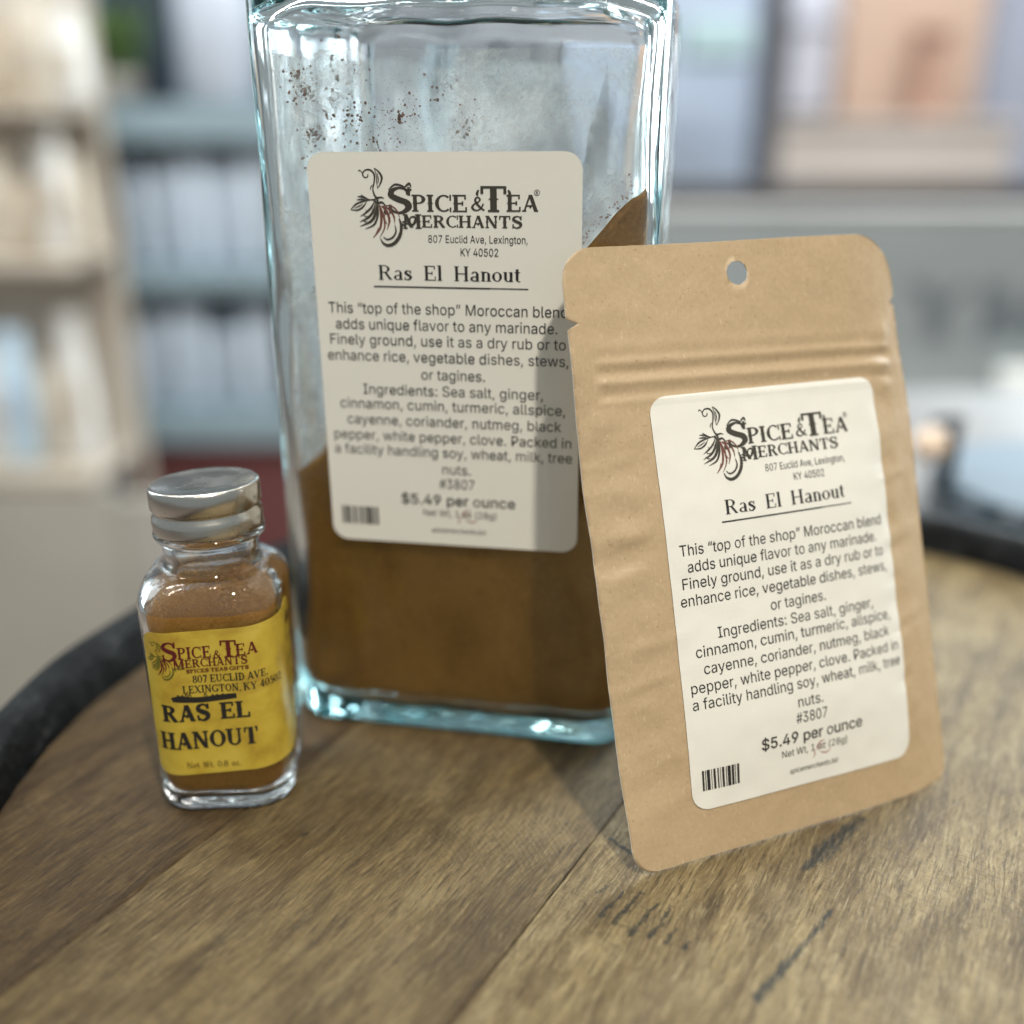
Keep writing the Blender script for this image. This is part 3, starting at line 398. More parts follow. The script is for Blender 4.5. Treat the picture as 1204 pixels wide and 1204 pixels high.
100:[424,[[[195,-8,165,-6,137,3,111,16,89,34,70,57,55,84,43,116,36,151,34,189,36,227,43,261,55,293,70,320,89,342,112,361,137,374,165,382,196,384,218,383,237,379,253,373,287,346,306,319,311,319,311,509,372,509,372,0,313,0,313,59,307,59,287,31,252,4,236,-3,217,-7,205,47,226,49,246,55,263,65,278,78,290,95,299,115,306,138,310,162,312,189,310,216,306,241,300,263,290,282,278,299,263,312,246,322,227,328,205,330,182,328,162,322,145,311,130,298,118,281,108,261,102,239,98,215,96,189,98,163,102,139,109,117,118,97,130,80,145,66,162,55,182,49],[24,25,26,24,26,27,17,18,19,17,19,20,16,17,20,16,20,21,15,16,21,15,21,22,14,15,22,14,22,52,52,22,23,13,14,53,53,14,52,13,53,54,13,54,55,51,52,23,13,55,56,50,51,23,12,13,56,50,23,24,50,24,49,49,24,48,48,24,47,47,24,27,12,56,57,12,57,58,11,12,58,11,58,59,46,47,27,10,11,59,10,59,60,45,46,27,10,60,61,9,10,61,44,45,27,9,61,62,8,9,62,8,62,63,43,44,27,8,63,64,42,43,27,7,8,64,7,64,65,41,42,27,7,65,66,6,7,66,40,41,27,6,66,67,39,40,29,29,40,27,5,6,67,5,67,68,38,39,29,5,68,69,37,38,30,30,38,29,37,30,31,28,29,27,4,5,69,4,69,70,36,37,31,4,70,35,35,36,31,4,35,31,3,4,31,3,31,32,2,3,32,2,32,33,1,2,33,1,33,34,0,1,34]]]],
101:[404,[[[212,-8,177,-5,145,3,117,16,92,35,72,58,56,85,44,116,37,150,34,187,36,224,44,258,55,290,71,317,91,340,115,359,142,373,172,382,205,384,226,383,246,380,266,374,285,366,303,355,319,341,334,324,347,305,357,282,365,256,370,227,371,194,371,169,75,169,75,221,338,221,310,202,308,226,304,248,298,269,288,286,277,301,263,314,246,323,227,328,205,330,183,328,164,323,146,313,131,301,119,286,109,270,102,251,97,231,96,211,96,178,98,151,102,127,110,106,121,88,135,73,151,61,169,53,190,48,212,46,254,53,285,73,306,105,365,91,358,72,348,55,335,39,320,26,302,14,283,4,261,-3,237,-7],[17,18,19,17,19,20,16,17,20,16,20,21,16,21,22,15,16,22,15,22,23,14,15,23,14,23,24,14,24,25,13,14,45,45,14,44,44,14,25,43,44,25,13,45,46,42,43,25,42,25,26,13,46,47,41,42,26,12,13,47,40,41,26,12,47,48,40,26,27,12,48,49,39,40,27,11,12,49,11,49,50,38,39,27,38,27,28,11,50,51,37,38,28,10,11,51,37,28,29,10,51,52,36,37,29,10,52,33,33,52,53,36,29,34,34,29,30,35,36,34,9,10,33,9,33,32,53,33,34,53,34,30,54,53,30,54,30,31,8,9,32,55,54,31,8,32,31,8,31,55,8,55,56,7,8,56,7,56,57,6,7,57,6,57,58,65,66,67,65,67,68,6,58,59,5,6,59,5,59,60,64,65,68,64,68,69,5,60,61,4,5,61,64,69,70,4,61,62,63,64,70,4,62,63,4,63,70,4,70,71,3,4,71,3,71,72,2,3,72,2,72,73,2,73,74,1,2,74,1,74,75,0,1,75]]]],
102:[254,[[[228,379,228,327,6,327,6,379],[2,3,0,2,0,1]],[[81,0,81,432,82,452,87,470,96,486,107,499,120,510,135,519,152,525,169,529,187,530,222,527,243,521,227,468,215,472,195,474,178,472,164,468,154,460,147,449,143,435,142,419,142,0],[9,10,11,8,9,11,8,11,12,7,8,12,7,12,13,6,7,13,5,6,14,14,6,13,4,5,14,3,4,15,15,4,14,3,15,16,3,16,17,2,3,17,2,17,18,2,18,19,1,2,19,1,19,20,1,20,21,0,1,21,0,21,22]]]],
103:[425,[[[207,-151,180,-149,156,-146,134,-140,114,-132,97,-122,82,-110,70,-97,59,-84,51,-69,101,-41,122,-66,154,-88,169,-93,187,-96,207,-97,236,-95,261,-87,282,-75,298,-58,308,-34,311,-6,311,68,306,68,287,41,252,16,236,10,217,6,195,5,165,7,138,14,113,27,90,43,71,65,55,90,43,120,36,154,34,191,36,229,43,263,55,293,71,320,90,342,112,361,138,374,166,382,196,384,218,383,237,379,253,373,288,346,308,319,313,319,313,379,372,379,372,-9,370,-40,363,-67,350,-90,334,-109,314,-124,291,-136,265,-144,237,-149,205,59,227,61,246,66,264,75,278,87,290,103,300,121,307,142,311,166,312,193,311,219,307,242,300,264,291,283,279,299,264,312,247,322,227,328,205,330,182,328,163,322,145,312,130,298,118,282,109,262,102,241,98,218,96,193,98,167,102,144,109,123,118,104,131,88,145,76,163,66,183,61],[45,46,47,45,47,48,44,45,48,44,48,49,52,53,54,52,54,55,43,44,49,43,49,50,42,43,50,42,50,81,81,50,51,41,42,82,82,42,81,41,82,83,41,83,84,80,81,51,41,84,85,79,80,51,40,41,85,79,51,52,79,52,78,78,52,77,77,52,76,76,52,75,75,52,55,40,85,86,40,86,87,39,40,87,39,87,88,38,39,88,38,88,89,74,75,55,38,89,90,37,38,90,73,74,55,37,90,91,37,91,92,72,73,55,36,37,92,36,92,93,71,72,55,35,36,93,35,93,94,70,71,55,35,94,95,69,70,55,34,35,95,34,95,96,68,69,22,22,69,55,33,34,96,33,96,97,67,68,22,33,97,98,66,67,23,23,67,22,66,23,24,21,22,55,33,98,99,65,66,24,32,33,99,32,99,64,64,65,24,32,64,24,31,32,24,31,24,25,30,31,25,30,25,26,29,30,26,29,26,27,28,29,27,20,21,55,20,55,56,19,20,56,19,56,57,9,10,11,18,19,57,9,11,12,18,57,58,8,9,12,17,18,58,7,8,12,16,17,58,7,12,13,16,58,59,7,13,14,15,16,59,7,14,15,6,7,15,6,15,59,6,59,60,5,6,60,4,5,60,4,60,61,3,4,61,3,61,62,2,3,62,2,62,63,1,2,63,0,1,63]]]],
104:[410,[[[114,227,114,0,53,0,53,509,114,509,114,287,102,287,116,319,132,344,152,362,175,374,200,382,227,384,252,383,275,377,295,369,313,356,328,340,341,321,350,298,355,271,357,240,357,0,296,0,296,235,293,263,286,286,273,304,256,318,235,326,210,329,192,328,176,324,161,317,147,308,136,297,126,283,119,266,115,248],[2,3,4,2,4,6,6,4,5,11,12,13,11,13,14,10,11,14,10,14,15,9,10,15,9,15,16,8,9,16,8,16,17,7,8,31,31,8,17,31,17,30,30,17,18,29,30,18,7,31,32,28,29,18,7,32,33,28,18,19,6,7,33,27,28,19,6,33,34,6,34,35,26,27,19,26,19,20,6,35,36,2,6,37,37,6,36,25,26,20,25,20,21,2,37,38,24,25,21,2,38,0,24,21,22,23,24,22,2,0,1]]]],
105:[167,[[[53,0,53,379,114,379,114,0],[0,1,2,0,2,3]],[[84,443,73,444,63,448,54,455,47,463,43,472,41,483,43,494,47,504,54,512,63,518,73,522,84,524,95,522,105,518,114,512,121,504,125,494,126,483,125,472,121,463,114,455,105,448,95,444],[11,12,13,10,11,13,10,13,14,9,10,14,9,14,15,8,9,15,8,15,16,7,8,16,7,16,17,6,7,17,6,17,18,5,6,18,5,18,19,4,5,19,4,19,20,3,4,20,3,20,21,2,3,21,2,21,22,1,2,22,1,22,23,0,1,23]]]],
107:[381,[[[110,137,110,212,121,212,284,379,360,379,184,199,177,199],[2,3,4,2,4,5,0,1,2,0,2,6,6,2,5]],[[53,0,53,509,114,509,114,0],[0,1,2,0,2,3]],[[294,0,148,186,191,229,372,0],[1,2,3,0,1,3]]]],
108:[189,[[[139,-2,112,0,91,8,74,20,62,37,55,59,53,84,53,509,114,509,114,99,114,83,117,71,120,62,126,57,135,53,146,52,160,53,170,54,181,3,162,-1],[6,7,8,6,8,9,6,9,10,5,6,10,5,10,11,5,11,12,5,12,13,4,5,13,4,13,14,16,17,18,4,14,15,15,16,18,4,15,18,3,4,18,2,3,18,1,2,18,1,18,19,0,1,19]]]],
109:[610,[[[53,0,53,379,112,379,112,295,108,295,114,314,122,331,132,346,144,358,158,368,172,376,187,382,203,385,219,386,245,383,268,375,287,361,303,342,314,320,321,295,312,295,318,312,326,329,337,343,350,356,364,366,381,375,398,381,417,385,437,386,458,385,478,380,497,372,514,361,529,346,541,328,550,307,555,283,557,255,557,0,496,0,496,254,493,279,485,298,473,313,456,323,438,329,419,330,402,329,387,326,374,320,363,312,353,302,345,290,340,277,336,263,335,247,335,0,274,0,274,260,272,280,265,297,253,311,238,322,220,328,199,330,185,329,171,326,158,320,145,312,135,302,126,289,119,274,115,257,114,238,114,0],[12,13,14,28,29,30,11,12,14,27,28,30,27,30,31,11,14,15,10,11,15,26,27,31,26,31,32,0,1,2,0,2,4,4,2,3,9,10,15,9,15,16,25,26,32,25,32,33,8,9,16,24,25,33,8,16,17,24,33,34,7,8,17,23,24,34,6,7,17,23,34,35,22,23,47,47,23,35,6,17,65,65,17,18,5,6,66,66,6,65,64,65,18,22,47,48,46,47,35,5,66,67,21,22,49,49,22,48,45,46,35,63,64,18,45,35,36,5,67,68,21,49,50,44,45,36,62,63,18,5,68,69,62,18,19,21,50,51,4,5,69,43,44,36,4,69,70,20,21,51,20,51,52,61,62,19,43,36,37,4,70,71,20,52,53,42,43,37,60,61,20,20,61,19,0,4,72,72,4,71,60,20,53,60,53,54,42,37,38,59,60,54,41,42,38,59,54,55,0,72,73,59,55,56,58,59,56,0,73,74,41,38,39,40,41,39,58,56,57,0,74,75]]]],
110:[410,[[[114,227,114,0,53,0,53,379,112,379,112,287,102,287,116,319,132,344,152,362,175,374,200,382,227,384,252,383,275,377,295,369,313,356,328,340,341,321,350,298,355,271,357,240,357,0,296,0,296,235,293,263,286,286,273,304,256,318,235,326,210,329,192,328,176,324,161,317,147,308,136,297,126,283,119,266,115,248],[11,12,13,11,13,14,10,11,14,2,3,4,2,4,6,6,4,5,10,14,15,9,10,15,9,15,16,8,9,16,8,16,17,7,8,31,31,8,17,31,17,30,30,17,18,29,30,18,7,31,32,28,29,18,7,32,33,28,18,19,6,7,33,27,28,19,6,33,34,6,34,35,26,27,19,26,19,20,6,35,36,2,6,37,37,6,36,25,26,20,25,20,21,2,37,38,24,25,21,2,38,0,24,21,22,23,24,22,2,0,1]]]],
111:[415,[[[207,-8,174,-5,144,3,117,16,93,35,72,58,56,85,44,116,37,150,34,187,37,225,44,260,56,291,72,318,93,341,117,360,144,374,174,382,207,384,241,382,271,374,299,360,323,341,343,318,359,291,371,260,379,225,381,187,379,150,371,116,359,85,343,58,323,35,299,16,271,3,241,-5,207,46,231,49,252,55,270,66,285,80,298,97,307,117,314,139,318,163,319,187,318,212,314,236,307,258,298,278,285,296,270,310,252,321,231,328,207,330,184,328,163,321,145,310,130,296,118,278,108,258,102,236,98,212,96,187,98,163,102,139,108,117,118,97,130,80,145,66,163,55,184,49],[17,18,19,16,17,19,16,19,20,15,16,20,15,20,21,14,15,21,14,21,22,13,14,22,13,22,55,55,22,54,54,22,53,53,22,23,13,55,56,52,53,23,13,56,57,51,52,23,12,13,57,51,23,24,12,57,58,50,51,24,12,58,59,49,50,24,11,12,59,49,24,25,11,59,60,48,49,25,10,11,60,48,25,26,10,60,61,47,48,26,10,61,62,46,47,26,9,10,62,46,26,27,9,62,63,45,46,27,8,9,63,8,63,64,44,45,27,44,27,28,8,64,65,43,44,28,7,8,65,43,28,29,7,65,66,42,43,29,7,66,67,41,42,29,6,7,67,41,29,30,6,67,68,40,41,30,5,6,68,40,30,31,5,68,69,39,40,31,5,69,70,38,39,31,4,5,70,38,31,32,4,70,71,37,38,32,4,71,36,36,37,32,4,36,32,3,4,32,3,32,33,2,3,33,2,33,34,1,2,34,1,34,35,0,1,35]]]],
112:[424,[[[53,-143,53,379,112,379,112,319,118,319,137,346,171,373,188,379,207,383,229,384,259,382,287,374,313,361,335,342,354,320,370,293,381,261,388,227,390,189,388,151,381,116,370,84,355,57,336,34,313,16,288,3,260,-6,229,-8,208,-7,189,-3,173,4,138,31,118,59,114,59,114,-143,220,47,242,49,262,55,279,66,294,80,306,97,316,117,323,139,327,163,328,189,327,215,323,239,316,261,307,281,295,298,280,311,262,322,243,328,220,330,198,328,178,322,161,312,147,299,134,282,125,263,118,241,114,216,113,189,114,162,118,138,125,115,135,95,147,78,162,65,179,55,198,49],[8,9,10,7,8,10,7,10,11,0,1,2,0,2,3,6,7,11,6,11,12,5,6,12,5,12,13,4,5,54,54,5,13,54,13,53,53,13,14,52,53,14,4,54,55,51,52,14,4,55,56,50,51,14,50,14,15,0,3,4,0,4,60,60,4,59,59,4,58,58,4,57,57,4,56,49,50,15,48,49,15,48,15,16,47,48,16,46,47,16,46,16,17,0,60,61,45,46,17,45,17,18,0,61,62,44,45,18,0,62,63,43,44,18,43,18,19,42,43,19,0,63,64,42,19,20,41,42,20,0,64,65,40,41,20,40,20,21,0,65,33,33,65,66,39,40,21,33,66,67,39,21,22,38,39,22,33,67,68,37,38,22,33,68,32,32,68,69,0,33,34,31,32,69,37,22,23,31,69,70,36,37,23,31,70,35,35,36,23,31,35,23,31,23,24,30,31,24,30,24,25,29,30,25,29,25,26,28,29,26,28,26,27]]]],
113:[424,[[[372,-143,311,-143,311,59,306,59,287,31,252,4,236,-3,217,-7,195,-8,165,-6,137,3,111,16,89,34,70,57,55,84,43,116,36,151,34,189,36,227,43,261,55,293,70,320,89,342,112,361,137,374,165,382,196,384,218,383,237,379,253,373,287,346,307,319,313,319,313,379,372,379,205,47,226,49,246,55,263,65,278,78,290,95,299,115,306,138,310,162,312,189,310,216,306,241,300,263,290,282,278,299,263,312,246,322,227,328,205,330,182,328,162,322,145,311,130,298,118,281,108,261,102,239,98,215,96,189,98,163,102,139,109,117,118,97,130,80,145,66,162,55,182,49],[25,26,27,25,27,28,24,25,28,24,28,29,32,33,34,32,34,0,23,24,29,23,29,30,22,23,30,22,30,52,52,30,31,21,22,53,53,22,52,21,53,54,21,54,55,51,52,31,21,55,56,50,51,31,20,21,56,50,31,32,50,32,49,49,32,48,48,32,47,47,32,46,46,32,0,20,56,57,20,57,58,19,20,58,19,58,59,18,19,59,18,59,60,45,46,0,18,60,61,17,18,61,44,45,0,17,61,62,16,17,62,16,62,63,43,44,0,16,63,64,42,43,0,15,16,64,15,64,65,41,42,0,15,65,66,14,15,66,40,41,2,2,41,0,14,66,67,39,40,2,13,14,67,13,67,68,38,39,2,13,68,69,37,38,3,3,38,2,37,3,4,1,2,0,12,13,69,12,69,70,36,37,4,12,70,35,35,36,4,12,35,4,11,12,4,11,4,5,10,11,5,10,5,6,9,10,6,9,6,7,8,9,7]]]],
114:[259,[[[53,0,53,379,112,379,112,321,115,321,124,339,137,354,152,367,171,377,191,383,213,385,229,384,243,384,243,322,230,324,207,326,190,324,174,321,159,315,146,306,135,296,126,284,119,269,115,254,114,237,114,0],[9,10,11,9,11,12,9,12,13,8,9,13,0,1,2,0,2,3,7,8,13,6,7,13,5,6,14,14,6,13,4,5,15,15,5,14,4,15,16,4,16,17,0,3,4,0,4,23,23,4,22,22,4,21,21,4,20,20,4,19,19,4,18,18,4,17,0,23,24,0,24,25]]]],
115:[365,[[[182,-8,157,-7,133,-3,112,3,93,12,76,24,62,38,50,54,41,73,36,94,94,107,101,87,111,72,124,60,141,52,160,47,181,45,206,47,227,53,244,62,258,74,265,88,268,103,266,115,262,126,254,136,243,144,229,150,212,155,149,170,118,180,92,192,72,208,58,227,50,249,47,274,49,295,55,314,65,332,79,347,95,360,115,370,137,378,161,383,187,384,212,383,234,379,254,372,271,363,286,352,299,339,309,324,318,308,324,290,268,277,262,291,254,304,243,316,228,325,210,331,187,333,166,331,147,326,131,317,119,305,111,292,109,277,110,264,115,253,124,243,136,235,152,229,172,223,229,209,261,200,287,187,306,171,320,153,328,131,331,107,329,85,323,65,312,47,298,31,281,18,260,6,236,-2,210,-7],[43,44,45,42,43,45,42,45,46,42,46,47,41,42,47,41,47,48,40,41,48,40,48,49,39,40,49,39,49,50,38,39,50,38,50,60,60,50,51,38,60,61,59,60,51,37,38,61,37,61,62,58,59,51,37,62,63,57,58,51,57,51,52,37,63,64,56,57,52,36,37,64,56,52,53,36,64,65,55,56,53,35,36,65,35,65,66,54,55,53,35,66,67,34,35,67,34,67,68,34,68,69,33,34,69,33,69,70,33,70,71,33,71,72,32,33,72,32,72,73,32,73,74,31,32,74,31,74,75,30,31,75,30,75,76,29,30,76,29,76,77,28,29,77,27,28,77,27,77,78,26,27,78,25,26,78,24,25,78,24,78,79,23,24,79,22,23,79,9,10,11,22,79,80,21,22,80,8,9,11,20,21,80,8,11,12,20,80,81,19,20,81,7,8,12,7,12,13,19,81,82,18,19,82,7,13,14,6,7,14,17,18,82,6,14,15,6,15,16,16,17,82,16,82,83,6,16,83,5,6,83,5,83,84,4,5,84,4,84,85,3,4,85,3,85,86,2,3,86,2,86,87,1,2,87,0,1,87]]]],
116:[227,[[[204,379,204,327,6,327,6,379],[2,3,0,2,0,1]],[[65,471,126,471,126,98,127,83,130,70,136,61,144,55,156,51,170,50,185,51,202,54,213,2,192,-3,168,-4,138,-1,113,7,92,21,77,41,68,64,65,93],[19,0,1,19,1,2,19,2,3,18,19,3,18,3,4,18,4,5,17,18,5,17,5,6,17,6,7,9,10,11,17,7,8,8,9,11,17,8,11,16,17,11,15,16,11,14,15,11,14,11,12,13,14,12]]]],
117:[410,[[[182,-5,158,-3,135,2,115,11,97,23,82,39,69,59,60,82,54,109,53,139,53,379,114,379,114,144,116,117,124,94,137,75,154,61,175,53,200,50,218,51,234,55,249,62,263,71,274,83,283,97,290,113,295,132,296,153,296,379,357,379,357,0,298,0,298,92,307,92,294,60,277,35,257,17,234,5,209,-3],[9,10,11,9,11,12,27,28,29,27,29,30,26,27,30,9,12,13,8,9,13,25,26,33,33,26,30,8,13,14,24,25,33,7,8,14,23,24,32,32,24,33,7,14,15,23,32,34,34,32,31,34,33,30,22,23,34,6,7,15,6,15,16,21,22,34,20,21,34,6,16,17,20,34,35,31,34,30,5,6,17,19,20,35,5,17,18,18,19,35,5,18,35,4,5,35,4,35,36,3,4,36,3,36,37,2,3,37,2,37,38,1,2,38,0,1,38]]]],
118:[389,[[[163,0,17,379,84,379,165,155,187,87,206,21,184,21,203,87,224,155,305,379,371,379,226,0],[0,1,2,0,2,3,8,9,10,8,10,11,0,3,4,7,8,11,0,4,6,6,4,5,6,7,11,0,6,11]]]],
119:[567,[[[138,0,23,379,87,379,133,214,154,137,175,41,165,41,186,135,206,214,252,379,316,379,362,214,382,136,402,41,391,41,413,135,434,214,480,379,545,379,429,0,368,0,319,172,305,225,291,280,277,338,291,338,277,280,263,225,248,172,199,0],[0,1,2,0,2,3,8,9,24,24,9,10,24,10,25,25,10,11,16,17,18,16,18,19,8,24,26,26,24,23,26,25,23,23,25,11,8,26,27,22,23,11,8,27,28,21,22,11,0,3,4,7,8,28,21,11,12,15,16,19,7,28,29,20,21,12,0,4,6,6,4,5,20,12,14,14,12,13,6,7,29,14,15,19,0,6,29,20,14,19]]]],
120:[379,[[[21,0,171,218,171,171,29,379,100,379,147,306,179,253,207,206,175,206,202,253,233,306,282,379,352,379,209,169,209,214,358,0,287,0,231,85,200,136,173,182,205,182,178,136,148,85,91,0],[2,3,4,2,4,5,10,11,12,10,12,13,2,5,1,1,5,6,9,10,14,14,10,13,1,6,7,8,9,14,0,1,8,8,1,7,8,14,20,20,14,15,0,8,19,19,8,20,0,19,21,21,19,18,21,20,18,18,20,15,0,21,22,17,18,15,0,22,23,16,17,15]]]],
121:[389,[[[47,-139,61,-86,71,-87,104,-89,113,-86,122,-81,130,-74,138,-64,145,-51,151,-36,163,-1,17,379,84,379,165,155,187,87,206,21,184,21,202,87,224,155,305,379,371,379,204,-58,177,-107,165,-119,153,-128,139,-136,125,-141,109,-144,91,-145,65,-143],[10,11,12,10,12,13,18,19,20,18,20,21,10,13,14,17,18,15,15,18,21,10,14,16,16,14,15,16,17,15,10,16,15,10,15,21,9,10,21,8,9,21,7,8,21,7,21,22,6,7,22,5,6,22,4,5,22,0,1,2,3,4,22,0,2,3,0,3,22,0,22,23,0,23,24,0,24,25,0,25,26,29,0,26,29,26,27,28,29,27]]]],
122:[380,[[[42,0,42,46,254,320,254,323,48,323,48,379,333,379,333,331,126,60,126,56,339,56,339,0],[4,5,6,4,6,7,4,7,3,3,7,2,2,7,8,1,2,8,1,8,9,1,9,10,1,10,11,0,1,11]]]],
8220:[300,[[[52,318,104,509,151,509,121,318],[0,1,2,0,2,3]],[[175,318,228,509,274,509,244,318],[0,1,2,0,2,3]]]],
8221:[300,[[[52,318,82,509,151,509,98,318],[0,1,2,0,2,3]],[[175,318,205,509,274,509,222,318],[0,1,2,0,2,3]]]]}
